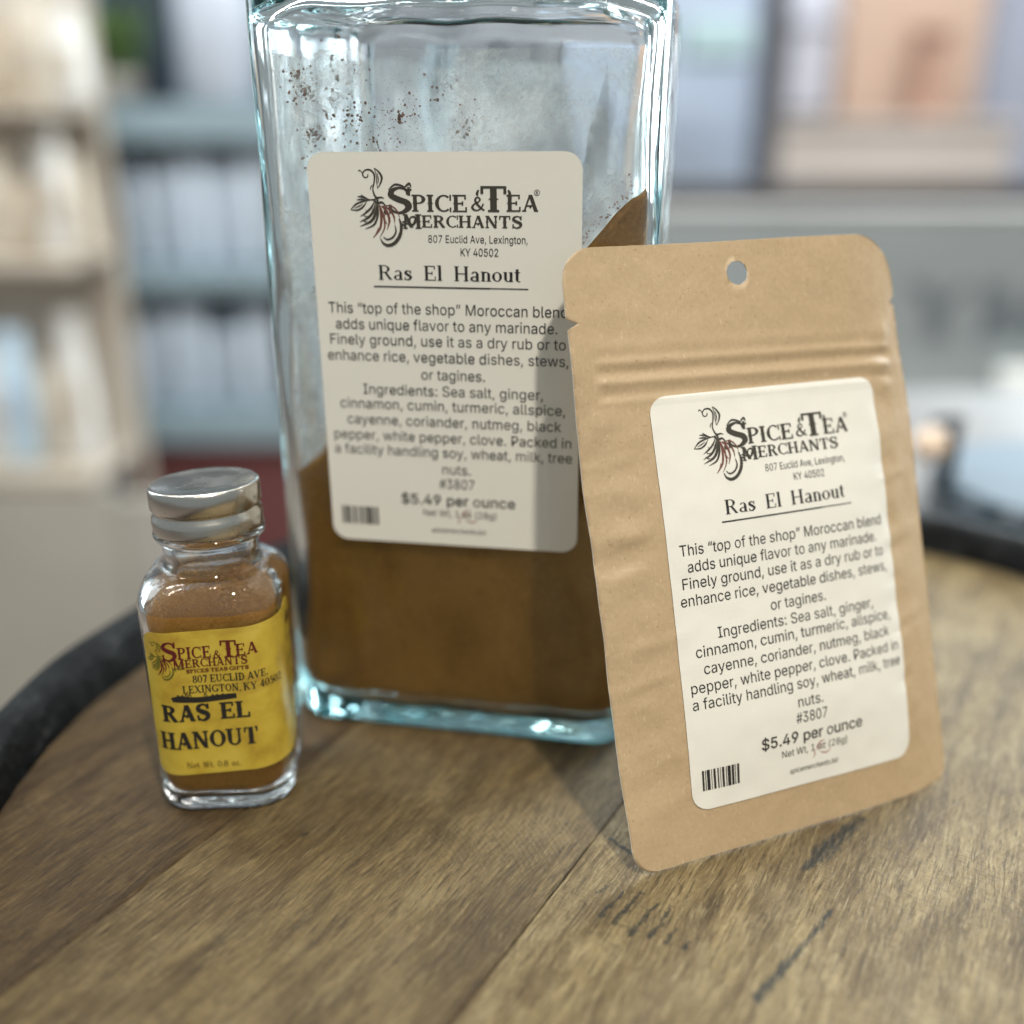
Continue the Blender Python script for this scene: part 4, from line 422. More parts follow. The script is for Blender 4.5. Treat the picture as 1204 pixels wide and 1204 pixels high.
FONT_BOLD = {
46:[188,[[[95,-13,81,-12,68,-7,57,2,47,13,42,27,41,41,42,55,47,69,57,80,68,89,81,94,95,96,109,94,122,89,134,79,143,69,149,55,150,41,149,27,143,13,134,3,122,-7,109,-12],[11,12,13,10,11,13,10,13,14,9,10,14,9,14,15,8,9,15,8,15,16,7,8,16,7,16,17,6,7,17,6,17,18,5,6,18,5,18,19,4,5,19,4,19,20,3,4,20,3,20,21,3,21,22,2,3,22,1,2,22,1,22,23,0,1,23]]]],
101:[404,[[[212,-17,176,-14,142,-6,112,8,86,28,65,53,48,81,35,113,28,149,25,187,27,225,35,260,47,294,64,322,85,347,110,367,139,381,170,391,205,393,227,392,248,389,269,382,289,374,308,362,325,347,341,330,355,309,365,285,374,258,379,228,380,194,380,160,66,160,66,230,355,226,302,186,299,225,295,246,290,265,280,281,270,295,258,307,243,315,225,319,205,321,185,319,167,315,151,305,137,295,126,281,117,266,111,248,106,230,105,211,105,178,107,152,111,129,118,110,128,93,141,80,156,69,172,62,191,57,212,55,251,62,279,80,302,115,377,97,366,68,355,50,341,33,325,19,307,6,286,-4,263,-12,238,-16],[17,18,19,17,19,20,16,17,20,16,20,21,16,21,22,15,16,22,15,22,23,14,15,23,14,23,24,13,14,24,13,24,25,13,25,44,44,25,26,12,13,45,45,13,44,43,44,26,12,45,46,42,43,26,12,46,47,41,42,26,41,26,27,40,41,27,12,47,48,12,48,49,39,40,27,11,12,49,39,27,28,11,49,50,38,39,28,11,50,51,37,38,28,10,11,51,37,28,29,10,51,33,33,51,52,36,37,29,10,33,32,34,33,52,53,52,36,36,52,34,36,29,30,36,34,35,9,10,32,53,36,30,54,53,30,54,30,31,8,9,32,55,54,31,8,32,55,55,32,31,8,55,56,7,8,56,7,56,57,65,66,67,6,7,57,6,57,58,65,67,68,6,58,59,5,6,59,5,59,60,64,65,68,5,60,61,64,68,69,5,61,62,63,64,69,5,62,63,5,63,69,4,5,69,4,69,70,4,70,71,3,4,71,3,71,72,2,3,72,2,72,73,2,73,74,1,2,74,1,74,75,0,1,75]]]],
110:[410,[[[123,227,123,-9,44,-9,44,388,121,388,121,278,88,278,108,323,125,350,147,369,172,382,198,391,227,393,253,392,278,386,299,377,319,363,335,346,349,325,359,300,364,272,366,240,366,-9,287,-9,287,235,284,261,278,282,266,298,251,310,233,317,210,320,193,319,179,315,165,309,153,301,143,291,134,279,128,263,124,247],[11,12,13,11,13,14,10,11,14,2,3,6,6,3,4,6,4,7,7,4,5,10,14,15,9,10,15,9,15,16,8,9,16,8,16,17,7,8,17,7,17,18,7,18,30,30,18,29,29,18,19,5,7,34,34,7,33,33,7,32,32,7,31,31,7,30,28,29,19,27,28,19,5,34,35,27,19,20,26,27,20,5,35,36,25,26,20,5,36,37,2,6,5,2,5,37,25,20,21,2,37,38,24,25,21,2,38,0,24,21,22,23,24,22,2,0,1]]]],
53:[453,[[[221,-16,191,-14,162,-8,136,3,113,18,93,35,76,55,63,78,54,103,50,139,129,139,134,118,138,106,145,94,154,85,165,75,177,68,191,63,205,60,221,59,240,60,256,64,271,72,285,82,297,95,306,108,313,125,317,142,319,162,317,181,312,200,306,217,296,231,284,244,270,254,254,261,236,266,218,268,169,259,156,254,144,247,131,237,57,245,88,518,375,518,375,443,159,443,144,310,133,310,143,319,158,326,175,333,192,339,211,342,229,343,253,341,276,337,298,329,318,319,336,306,352,291,365,274,378,255,387,234,395,212,399,188,400,163,397,131,390,99,377,71,359,46,338,25,314,7,285,-6,254,-13],[42,43,46,46,43,44,46,44,45,42,46,49,49,46,47,53,54,55,52,53,55,52,55,56,51,52,56,51,56,57,50,51,57,50,57,58,49,50,58,42,49,48,47,49,58,47,58,59,42,48,47,42,47,59,42,59,60,42,60,37,37,60,61,37,61,62,42,37,38,36,37,62,35,36,62,34,35,62,42,38,39,34,62,63,42,39,40,33,34,63,42,40,41,32,33,63,32,63,64,31,32,64,30,31,64,30,64,65,29,30,65,29,65,66,28,29,66,28,66,67,27,28,67,26,27,67,8,9,10,8,10,11,26,67,68,25,26,68,8,11,12,24,25,68,8,12,13,7,8,13,24,68,69,23,24,69,7,13,14,7,14,15,22,23,69,6,7,15,6,15,16,21,22,69,21,69,70,6,16,17,20,21,70,6,17,18,6,18,19,19,20,70,6,19,70,5,6,70,5,70,71,4,5,71,4,71,72,3,4,72,3,72,73,2,3,73,2,73,74,1,2,74,1,74,0]]]],
57:[453,[[[226,525,258,522,288,515,315,502,339,485,359,464,376,438,389,411,396,379,398,347,396,321,391,294,381,267,367,236,348,202,323,163,205,-9,114,-8,296,257,323,256,293,214,260,193,219,186,187,188,158,194,132,206,110,222,91,241,75,265,63,291,57,320,55,352,57,383,64,414,77,441,94,465,114,486,139,502,165,515,194,522,226,451,209,450,193,446,179,438,166,428,155,417,146,403,140,387,136,371,134,352,136,332,140,316,146,299,155,286,166,275,179,265,193,258,209,254,226,252,244,254,260,258,274,265,287,274,298,285,306,299,313,315,317,331,318,350,317,370,313,387,306,403,298,417,287,428,274,438,260,446,244,450],[39,0,1,38,39,1,38,1,2,37,38,2,37,2,3,36,37,3,36,3,4,35,36,4,35,4,5,34,35,5,34,5,41,41,5,40,40,5,75,75,5,6,34,41,42,74,75,6,34,42,43,73,74,6,33,34,43,33,43,44,72,73,6,72,6,7,33,44,45,71,72,7,33,45,46,70,71,7,32,33,46,70,7,8,32,46,47,69,70,8,32,47,48,68,69,8,31,32,48,68,8,9,31,48,49,67,68,9,30,31,49,30,49,50,66,67,9,66,9,10,30,50,51,65,66,10,65,10,11,29,30,51,29,51,52,64,65,11,29,52,53,63,64,11,63,11,12,28,29,53,28,53,54,62,63,12,28,54,55,61,62,12,61,12,19,19,12,13,27,28,55,27,55,56,60,61,18,18,61,19,27,56,57,59,60,18,59,18,22,22,18,17,20,19,13,27,57,58,58,59,22,27,58,22,26,27,22,20,13,14,25,26,22,21,20,14,24,25,22,21,14,15,23,24,22,22,21,15,17,22,15,17,15,16]]]],
48:[453,[[[227,-16,189,-12,154,-1,124,17,98,42,77,73,61,110,48,153,41,201,39,254,41,307,48,355,61,398,77,435,99,467,124,491,155,510,189,521,227,525,264,521,299,510,329,491,355,467,376,435,392,398,405,355,412,307,414,254,412,201,405,153,392,110,376,73,355,42,329,17,299,-1,265,-12,227,59,248,61,267,68,284,81,299,97,312,120,321,147,329,178,333,214,335,254,333,294,329,330,321,362,312,389,299,411,284,428,267,441,248,448,227,451,205,448,186,441,169,428,154,411,142,389,132,362,124,330,120,294,118,254,120,214,124,178,132,147,142,120,154,97,169,81,186,68,205,61],[17,18,19,16,17,19,16,19,20,15,16,20,15,20,21,14,15,21,14,21,22,13,14,22,13,22,54,54,22,23,13,54,55,53,54,23,13,55,56,52,53,23,13,56,57,51,52,23,12,13,57,51,23,24,12,57,58,50,51,24,12,58,59,49,50,24,11,12,59,49,24,25,11,59,60,48,49,25,11,60,61,47,48,25,10,11,61,47,25,26,10,61,62,46,47,26,9,10,62,46,26,27,9,62,63,45,46,27,8,9,63,8,63,64,44,45,27,44,27,28,8,64,65,43,44,28,7,8,65,43,28,29,7,65,66,42,43,29,6,7,66,42,29,30,6,66,67,41,42,30,6,67,68,40,41,30,5,6,68,40,30,31,5,68,69,39,40,31,5,69,70,38,39,31,4,5,70,38,31,32,4,70,71,37,38,32,4,71,36,36,37,32,4,36,32,3,4,32,3,32,33,2,3,33,2,33,34,1,2,34,1,34,35,0,1,35]]]],
44:[188,[[[27,-128,60,80,149,80,91,-128],[0,1,2,0,2,3]]]],
103:[425,[[[207,-160,179,-158,154,-155,131,-149,110,-140,92,-129,76,-117,63,-103,52,-89,39,-65,103,-30,128,-59,158,-80,171,-84,188,-87,207,-88,234,-86,257,-79,276,-68,290,-53,299,-32,302,-6,302,59,311,59,293,35,256,8,239,1,218,-3,195,-4,164,-2,135,6,108,19,84,36,64,60,47,86,34,117,27,153,25,191,27,230,34,266,47,297,64,325,84,348,107,369,135,382,164,391,196,393,219,392,240,388,257,381,294,352,313,328,304,328,304,388,381,388,381,-9,379,-41,371,-70,357,-95,340,-116,319,-132,294,-144,267,-153,238,-158,205,68,225,70,243,74,259,83,271,93,282,108,292,125,298,144,302,167,303,193,302,218,298,240,292,261,283,278,272,293,259,305,243,314,225,319,205,321,184,319,167,314,150,305,137,292,126,277,117,259,111,239,107,217,105,193,107,168,111,146,117,126,126,109,137,94,150,83,166,74,185,70],[45,46,47,45,47,48,44,45,48,44,48,49,52,53,54,52,54,51,51,54,55,43,44,49,43,49,50,42,43,50,42,50,51,41,42,51,41,51,82,82,51,81,81,51,80,80,51,79,79,51,78,78,51,77,77,51,76,76,51,55,40,41,83,83,41,82,40,83,84,40,84,85,40,85,86,39,40,86,39,86,87,39,87,88,38,39,88,75,76,55,38,88,89,74,75,55,38,89,90,37,38,90,73,74,55,37,90,91,37,91,92,72,73,55,36,37,92,36,92,93,71,72,55,35,36,93,35,93,94,70,71,55,35,94,95,69,70,55,34,35,95,34,95,96,68,69,23,23,69,55,34,96,97,67,68,23,33,34,97,33,97,98,66,67,23,33,98,99,65,66,23,33,99,64,64,65,23,33,64,23,32,33,22,22,33,23,32,22,24,24,22,21,24,23,55,31,32,24,31,24,25,21,24,55,30,31,25,30,25,26,29,30,26,29,26,27,28,29,27,20,21,55,20,55,56,9,10,11,19,20,56,19,56,57,18,19,57,9,11,12,8,9,12,17,18,57,17,57,58,16,17,58,8,12,13,8,13,14,15,16,58,8,14,15,8,15,58,7,8,58,7,58,59,6,7,59,6,59,60,5,6,60,4,5,60,4,60,61,3,4,61,3,61,62,2,3,62,2,62,63,1,2,63,0,1,63]]]],
69:[419,[[[51,-9,51,518,381,518,381,443,134,443,134,295,364,295,364,220,134,220,134,66,384,66,384,-9],[0,1,4,4,1,2,4,2,3,0,4,5,0,5,8,8,5,6,8,6,7,0,8,9,0,9,10,0,10,11]]]],
89:[472,[[[194,-9,194,205,0,518,96,518,200,349,230,296,264,221,210,221,243,297,272,349,376,518,471,518,277,205,277,-9],[1,2,3,1,3,4,9,10,11,9,11,12,1,4,5,8,9,12,7,8,6,6,8,12,1,5,6,1,6,12,0,1,12,0,12,13]]]],
99:[396,[[[207,-17,172,-14,141,-5,112,8,87,28,65,53,48,81,35,113,28,149,25,187,28,226,35,263,48,295,65,323,87,348,112,368,141,382,173,391,207,393,263,386,310,364,347,327,375,271,298,251,282,284,264,304,239,316,207,321,186,319,167,313,150,303,137,290,126,273,116,255,111,234,107,211,105,187,107,164,111,141,116,120,126,102,137,86,150,73,167,63,186,58,207,55,240,61,265,73,284,94,299,128,375,108,365,83,358,66,348,50,311,14,264,-10],[17,18,19,16,17,19,16,19,20,15,16,20,14,15,20,14,20,21,13,14,21,13,21,27,27,21,26,26,21,22,12,13,28,28,13,27,12,28,29,25,26,22,12,29,30,24,25,22,12,30,31,11,12,31,11,31,32,23,24,22,11,32,33,10,11,33,10,33,34,10,34,35,9,10,35,9,35,36,8,9,36,8,36,37,8,37,38,7,8,38,7,38,39,48,49,50,7,39,40,6,7,40,48,50,51,6,40,41,47,48,51,6,41,42,47,51,52,5,6,42,5,42,43,46,47,52,46,52,53,5,43,44,45,46,53,5,44,45,5,45,53,4,5,53,4,53,54,3,4,54,3,54,55,2,3,55,1,2,55,1,55,0]]]],
116:[227,[[[213,388,213,318,-3,318,-3,388],[2,3,0,2,0,1]],[[56,480,135,480,135,98,136,84,138,74,143,67,148,63,158,60,170,59,184,60,209,64,224,-5,193,-12,168,-13,136,-10,109,-1,86,14,69,37,59,62,56,93],[19,0,1,19,1,2,19,2,3,18,19,3,18,3,4,18,4,5,18,5,6,9,10,11,18,6,7,17,18,7,17,7,8,8,9,11,17,8,11,16,17,11,15,16,11,14,15,11,14,11,12,13,14,12]]]],
36:[447,[[[193,-83,193,592,253,592,253,-83],[0,1,2,0,2,3]],[[224,-18,187,-16,154,-10,124,1,97,15,75,34,57,55,43,79,33,107,28,146,111,146,117,121,122,106,130,94,142,83,154,74,169,67,187,62,205,59,224,58,245,59,265,63,283,68,298,77,311,86,322,98,330,110,335,124,337,139,335,152,332,164,325,173,316,182,305,189,292,197,242,213,181,230,142,245,107,261,80,283,59,308,47,339,43,372,45,402,54,429,68,453,86,475,108,492,134,506,163,517,194,523,227,525,260,523,291,517,320,506,345,491,366,475,384,454,398,431,407,405,411,369,330,369,324,399,313,415,297,430,277,441,252,447,225,450,205,448,187,445,171,440,157,432,145,423,136,413,129,401,126,389,124,376,126,361,130,349,138,340,148,331,160,323,173,316,215,302,267,288,316,272,364,245,378,232,391,219,403,202,411,183,416,162,417,139,415,110,407,84,394,59,377,37,354,18,327,3,297,-9,262,-16],[50,51,52,49,50,52,49,52,53,48,49,53,48,53,54,47,48,54,47,54,55,46,47,55,46,55,56,45,46,56,45,56,57,45,57,67,67,57,58,44,45,68,68,45,67,66,67,58,44,68,69,65,66,58,44,69,70,64,65,58,44,70,71,44,71,72,64,58,59,63,64,59,43,44,72,43,72,73,62,63,59,43,73,74,62,59,60,42,43,74,42,74,75,61,62,60,42,75,76,42,76,77,41,42,77,41,77,78,41,78,79,41,79,80,40,41,80,40,80,81,40,81,82,40,82,83,39,40,83,39,83,84,39,84,85,38,39,85,38,85,86,37,38,86,36,37,86,36,86,87,36,87,88,35,36,88,35,88,89,34,35,89,34,89,90,33,34,90,32,33,90,32,90,91,31,32,91,30,31,91,29,30,91,29,91,92,28,29,92,8,9,10,8,10,11,27,28,92,27,92,93,26,27,93,8,11,12,25,26,93,25,93,94,7,8,12,7,12,13,24,25,94,7,13,14,23,24,94,23,94,95,7,14,15,6,7,15,22,23,95,6,15,16,21,22,95,6,16,17,20,21,95,6,17,18,6,18,19,19,20,95,19,95,96,6,19,96,5,6,96,5,96,97,4,5,97,4,97,98,3,4,98,3,98,99,2,3,99,2,99,100,1,2,100,0,1,100]]]],
50:[453,[[[55,-9,55,51,227,235,275,287,303,331,307,343,310,357,311,371,310,388,307,402,300,414,291,425,282,434,269,441,256,446,240,449,224,451,207,449,191,445,176,439,165,431,155,421,147,409,141,395,137,380,136,353,56,353,59,392,66,421,78,447,95,470,115,489,139,504,165,516,195,522,225,525,255,522,284,516,310,505,334,489,353,471,369,450,380,426,388,400,390,372,389,353,386,334,379,315,371,295,358,275,343,253,274,174,162,56,162,66,398,66,398,-9],[34,35,36,33,34,36,33,36,37,32,33,37,32,37,38,32,38,39,31,32,39,30,31,39,30,39,40,30,40,41,29,30,16,16,30,41,29,16,17,15,16,41,15,41,42,29,17,18,14,15,42,28,29,18,13,14,42,28,18,19,12,13,42,28,19,20,11,12,42,28,20,21,11,42,43,10,11,43,27,28,21,27,21,22,9,10,43,27,22,23,8,9,43,8,43,44,27,23,24,26,27,24,7,8,44,26,24,25,7,44,45,6,7,45,5,6,45,5,45,46,4,5,46,4,46,47,3,4,47,3,47,48,3,48,49,2,3,49,2,49,50,2,50,51,1,2,51,1,51,53,53,51,52,1,53,54,1,54,55,0,1,55]]]],
76:[393,[[[51,-9,51,518,134,518,134,66,370,66,370,-9],[0,1,2,0,2,3,0,3,4,0,4,5]]]],
114:[259,[[[44,-9,44,388,121,388,121,330,109,330,116,344,131,360,147,374,168,385,189,392,213,394,229,393,252,393,252,312,229,315,207,317,191,315,177,312,163,307,152,299,142,290,134,279,127,266,124,253,123,237,123,-9],[9,10,11,9,11,12,9,12,13,8,9,13,0,1,4,4,1,2,4,2,5,5,2,3,7,8,13,6,7,13,5,6,13,3,5,13,0,4,3,0,3,22,22,3,21,21,3,20,20,3,19,19,3,18,18,3,17,17,3,16,16,3,15,15,3,14,14,3,13,0,22,23,0,23,24,0,24,25]]]],
56:[453,[[[226,-16,192,-14,161,-8,132,3,106,18,85,36,67,57,54,80,45,107,43,135,44,157,49,179,57,199,67,217,80,234,95,248,113,260,131,268,144,272,144,261,125,268,103,282,86,303,72,326,64,352,61,380,64,407,71,432,82,455,100,475,119,492,142,506,167,517,196,523,226,525,256,523,285,517,310,506,333,492,353,475,368,455,381,432,388,407,391,380,388,352,380,326,366,303,349,282,327,268,309,261,309,272,322,268,340,260,357,248,372,234,385,217,395,199,404,179,408,157,410,135,407,107,399,80,385,57,368,36,346,18,321,3,291,-8,260,-14,226,58,247,59,265,63,281,68,295,76,307,86,315,96,323,109,326,123,328,139,326,155,322,170,314,184,306,196,293,206,279,215,262,221,246,225,226,226,207,225,190,221,173,215,159,206,146,196,138,184,130,170,126,155,124,139,126,123,129,109,137,96,145,86,157,76,171,68,187,63,206,59,226,299,243,300,257,303,270,308,282,315,291,324,299,335,306,347,309,360,310,376,309,391,306,404,300,415,292,426,283,435,271,441,257,446,243,450,226,451,209,450,195,446,181,441,169,435,160,426,153,415,146,404,143,391,142,376,143,360,146,347,153,335,161,324,170,315,182,308,196,303,210,300],[33,34,35,32,33,35,32,35,36,31,32,36,31,36,37,30,31,37,30,37,38,29,30,38,29,38,39,28,29,39,28,39,40,27,28,123,123,28,122,122,28,40,122,40,121,121,40,41,27,123,124,120,121,41,27,124,125,119,120,41,27,125,126,118,119,41,27,126,127,117,118,41,26,27,127,117,41,42,26,127,128,116,117,42,26,128,129,115,116,42,25,26,129,115,42,43,25,129,130,114,115,43,25,130,131,113,114,43,24,25,131,113,43,44,24,131,132,112,113,44,24,132,133,111,112,44,23,24,133,111,44,45,23,133,134,110,111,45,23,134,135,109,110,45,22,23,135,109,45,46,22,135,136,108,109,46,22,136,137,107,108,46,22,137,138,106,107,46,21,22,138,21,138,139,105,106,46,105,46,47,21,139,104,104,105,47,21,104,47,20,21,18,18,21,47,18,47,50,50,47,48,20,18,17,19,18,50,19,50,49,51,50,48,19,20,17,16,17,19,52,51,48,49,48,52,16,19,49,16,49,52,15,16,52,15,52,53,14,15,53,14,53,54,13,14,87,87,14,54,87,54,86,86,54,85,85,54,55,13,87,88,84,85,55,13,88,89,83,84,55,12,13,89,83,55,56,12,89,90,82,83,56,12,90,91,81,82,56,11,12,91,81,56,57,11,91,92,80,81,57,11,92,93,79,80,57,10,11,93,79,57,58,10,93,94,78,79,58,9,10,94,78,58,59,9,94,95,77,78,59,9,95,96,76,77,59,8,9,96,76,59,60,8,96,97,75,76,60,8,97,98,74,75,60,7,8,98,74,60,61,7,98,99,73,74,61,7,99,100,72,73,61,6,7,100,72,61,62,6,100,101,71,72,62,6,101,102,70,71,62,6,102,103,69,70,62,6,103,68,68,69,62,6,68,62,5,6,62,5,62,63,4,5,63,4,63,64,3,4,64,3,64,65,2,3,65,2,65,66,1,2,66,1,66,67,0,1,67]]]],
112:[424,[[[44,-152,44,388,121,388,121,328,113,328,130,352,167,381,186,388,206,392,229,393,261,391,290,382,318,369,341,348,361,325,378,297,390,263,397,228,399,189,397,150,390,114,378,80,362,52,342,28,318,8,291,-5,262,-15,229,-17,207,-16,186,-12,168,-4,131,25,113,50,123,50,123,-152,220,56,240,58,258,63,273,73,287,86,298,102,308,120,314,141,318,164,319,189,318,214,314,237,308,258,299,277,288,292,275,304,258,314,241,319,220,321,200,319,182,314,166,305,154,293,142,277,133,260,127,239,123,215,122,189,123,163,127,140,133,118,143,100,154,84,167,72,183,63,200,58],[8,9,10,7,8,10,7,10,11,0,1,2,0,2,4,4,2,3,6,7,11,6,11,12,5,6,12,5,12,13,4,5,13,4,13,14,0,4,60,60,4,59,59,4,58,58,4,57,57,4,56,56,4,55,55,4,54,54,4,53,53,4,14,53,14,52,52,14,15,51,52,15,50,51,15,49,50,15,49,15,16,48,49,16,47,48,16,47,16,17,46,47,17,0,60,61,45,46,17,45,17,18,0,61,62,44,45,18,0,62,63,43,44,18,43,18,19,42,43,19,0,63,64,42,19,20,41,42,20,0,64,65,40,41,20,0,65,32,32,65,66,40,20,21,39,40,21,32,66,67,38,39,21,32,67,68,38,21,22,37,38,22,32,68,69,32,69,70,36,37,22,32,70,35,35,36,22,32,35,22,32,22,33,33,22,23,0,32,31,34,33,31,31,33,23,31,23,24,0,31,34,30,31,24,30,24,25,29,30,25,29,25,26,28,29,26,28,26,27]]]],
100:[424,[[[195,-17,163,-15,134,-5,106,8,83,28,63,52,47,80,34,114,27,150,25,189,27,228,34,264,47,297,63,325,83,348,107,369,134,382,163,391,196,393,219,392,240,388,257,381,294,352,311,328,302,328,302,518,381,518,381,-9,304,-9,304,50,312,50,294,25,257,-4,239,-12,218,-16,205,56,224,58,242,63,258,72,271,84,282,99,291,118,297,140,301,163,303,189,301,215,297,239,292,260,282,277,271,293,258,305,242,314,225,319,205,321,184,319,166,314,150,304,137,292,126,276,116,258,111,237,107,214,105,189,107,164,111,141,117,120,126,101,137,86,151,73,166,63,184,58],[24,25,26,24,26,23,23,26,27,17,18,19,17,19,20,16,17,20,16,20,21,15,16,21,15,21,22,14,15,22,14,22,23,13,14,23,13,23,53,53,23,52,52,23,51,51,23,50,50,23,49,49,23,48,48,23,47,47,23,27,12,13,54,54,13,53,12,54,55,12,55,56,12,56,57,11,12,57,11,57,58,11,58,59,10,11,59,46,47,27,10,59,60,45,46,27,10,60,61,9,10,61,44,45,27,9,61,62,8,9,62,8,62,63,43,44,27,8,63,64,42,43,27,7,8,64,7,64,65,41,42,27,7,65,66,40,41,27,6,7,66,6,66,67,39,40,30,30,40,27,6,67,68,38,39,30,5,6,68,5,68,69,37,38,30,5,69,70,36,37,30,5,70,35,35,36,30,5,35,30,4,5,29,29,5,30,4,29,31,31,29,28,31,30,27,3,4,31,3,31,32,28,31,27,2,3,32,2,32,33,1,2,33,1,33,34,0,1,34]]]],
52:[453,[[[31,96,31,160,242,518,327,518,118,164,118,172,422,172,422,96],[1,2,3,1,3,5,5,3,4,1,5,6,1,6,7,0,1,7]],[[273,-9,273,121,273,146,273,327,352,327,352,-9],[2,3,4,2,4,5,1,2,5,0,1,5]]]],
118:[389,[[[157,-9,4,388,90,388,174,158,196,90,218,12,172,12,194,90,215,158,299,388,384,388,232,-9],[0,1,2,0,2,3,8,9,10,8,10,11,0,3,7,7,3,4,7,8,4,4,8,11,0,7,6,5,4,11,0,6,5,0,5,11]]]],
105:[167,[[[44,-9,44,388,123,388,123,-9],[0,1,2,0,2,3]],[[84,434,71,435,58,440,48,448,39,458,34,469,32,483,34,497,39,509,48,519,59,526,70,531,84,533,98,531,109,526,120,519,129,509,134,496,135,483,134,470,129,458,120,448,110,440,97,435],[11,12,13,10,11,13,10,13,14,9,10,14,9,14,15,8,9,15,8,15,16,7,8,16,7,16,17,6,7,17,6,17,18,5,6,18,5,18,19,5,19,20,4,5,20,3,4,20,3,20,21,2,3,21,2,21,22,1,2,22,1,22,23,0,1,23]]]],
65:[480,[[[3,-9,195,518,282,518,476,-9,389,-9,278,299,255,369,220,487,257,487,222,368,200,299,91,-9],[0,1,7,7,1,2,7,2,8,8,2,3,0,7,9,9,7,6,9,8,6,6,8,3,5,6,3,0,9,10,0,10,11,4,5,3]],[[101,133,101,208,379,208,379,133],[0,1,2,0,2,3]]]],
117:[410,[[[182,-14,157,-12,132,-7,111,3,91,16,75,33,61,55,51,79,45,108,44,139,44,388,123,388,123,144,125,119,132,98,144,81,159,69,177,62,200,59,217,60,231,64,245,70,257,78,267,89,275,101,281,116,286,133,287,153,287,388,366,388,366,-9,289,-9,289,101,320,101,302,56,284,29,262,10,237,-3,211,-12],[9,10,11,9,11,12,27,28,29,27,29,33,33,29,30,26,27,33,9,12,13,8,9,13,25,26,33,8,13,14,24,25,33,7,8,14,23,24,32,32,24,33,23,32,35,35,32,31,34,33,30,7,14,15,22,23,35,7,15,16,6,7,16,21,22,35,20,21,35,6,16,17,19,20,35,6,17,18,18,19,35,6,18,35,35,34,30,5,6,35,4,5,35,4,35,36,31,35,30,3,4,36,3,36,37,2,3,37,2,37,38,1,2,38,0,1,38]]]],
108:[189,[[[139,-11,110,-9,87,0,68,14,54,33,46,57,44,84,44,518,123,518,123,99,123,84,126,74,128,67,131,65,137,62,146,61,159,62,177,64,192,-4,163,-10],[6,7,8,6,8,9,6,9,10,5,6,10,5,10,11,5,11,12,5,12,13,5,13,14,16,17,18,5,14,15,15,16,18,5,15,18,4,5,18,3,4,18,2,3,18,1,2,18,1,18,19,0,1,19]]]]}
# ------------------------------------------------------------------ lettering

class Print:
    """flat print in label millimetres (u, v), laid on a surface by a mapper"""
    def __init__(s): s.v = []; s.f = []; s.k = 0
    def add(s, pts, faces):
        b = len(s.v); s.k += 1; h = (s.k % 40) * 0.0015
        s.v += [(p[0], p[1], h) for p in pts]; s.f += [tuple(i + b for i in f) for f in faces]
    def sans(s, text, x0, x1, y, h, bold=False, slant=0.0, y1=None):
        F = FONT_BOLD if bold else FONT_REG
        adv = 0; items = []
        for ch in text:
            g = F.get(ord(ch)) or FONT_REG[ord(ch)]; items.append((adv, g)); adv += FONT_REG[ord(ch)][0]
        first = min(min(q[0][0::2]) for q in items[0][1][1]); last = items[-1][0] + max(max(q[0][0::2]) for q in items[-1][1][1])
        kx = (x1 - x0) / (last - first); ky = h / 509.0
        for a, g in items:
            for vv, tt in g[1]:
                pts = [(x0 + (a + px - first) * kx + slant * py * ky, y + py * ky) for px, py in zip(vv[0::2], vv[1::2])]
                s.add(pts, [tuple(tt[i:i + 3]) for i in range(0, len(tt), 3)])
    def stroke(s, pts, widths, n=0):
        """brush stroke: points joined by a Catmull-Rom curve, width interpolated"""
        if n:
            P = [pts[0]] + list(pts) + [pts[-1]]; Wd = list(widths); out = []; ow = []
            for i in range(len(pts) - 1):
                p0, p1, p2, p3 = P[i:i + 4]
                for k in range(n):
                    t = k / n
                    out.append(tuple(.5 * (2 * p1[c] + (p2[c] - p0[c]) * t + (2 * p0[c] - 5 * p1[c] + 4 * p2[c] - p3[c]) * t * t + (3 * p1[c] - p0[c] - 3 * p2[c] + p3[c]) * t ** 3) for c in (0, 1)))
                    ow.append(Wd[i] + (Wd[i + 1] - Wd[i]) * t)
            out.append(pts[-1]); ow.append(Wd[-1]); pts, widths = out, ow
        L = []; Rr = []
        for i, p in enumerate(pts):
            a = pts[max(0, i - 1)]; b = pts[min(len(pts) - 1, i + 1)]
            dx, dy = b[0] - a[0], b[1] - a[1]; l = math.hypot(dx, dy) or 1
            nx, ny = -dy / l * widths[i] / 2, dx / l * widths[i] / 2
            L.append((p[0] + nx, p[1] + ny)); Rr.append((p[0] - nx, p[1] - ny))
        m = len(pts); s.add(L + Rr, [(i, m + i, m + i + 1, i + 1) for i in range(m - 1)])
    def box(s, x0, y0, x1, y1, seg=1):
        for k in range(seg):
            a = x0 + (x1 - x0) * k / seg; b = x0 + (x1 - x0) * (k + 1) / seg
            s.add([(a, y0), (b, y0), (b, y1), (a, y1)], [(0, 1, 2, 3)])
    def serif(s, text, x0, x1, y, h, st, y1=None, gaps=None, caps=None):
        """text in the hand-drawn roman below; caps: height factor per character"""
        x = 0; prims = []
        for i, ch in enumerate(text):
            k = caps[i] if caps else 1.0
            if ch == ' ': x += st.get('space', .45); continue
            w, ps = glyph(ch, st)
            dy = 0
            for p in ps: prims.append(([(x + a * k, b * k) for a, b in p[0]], p[1]))
            x += w * k + st.get('gap', .06)
        tot = x - st.get('gap', .06); kx = (x1 - x0) / tot
        for pts, fs in prims:
            s.add([(x0 + a * kx, y + b * h + (0 if y1 is None else (y1 - y) * a / tot)) for a, b in pts], fs)
    def build(s, name, m, mapper, parent, lift=0.06):
        vs = [mapper(u, v, lift + h) for u, v, h in s.v]
        return mesh_obj(name, vs, s.f, m, parent, False)

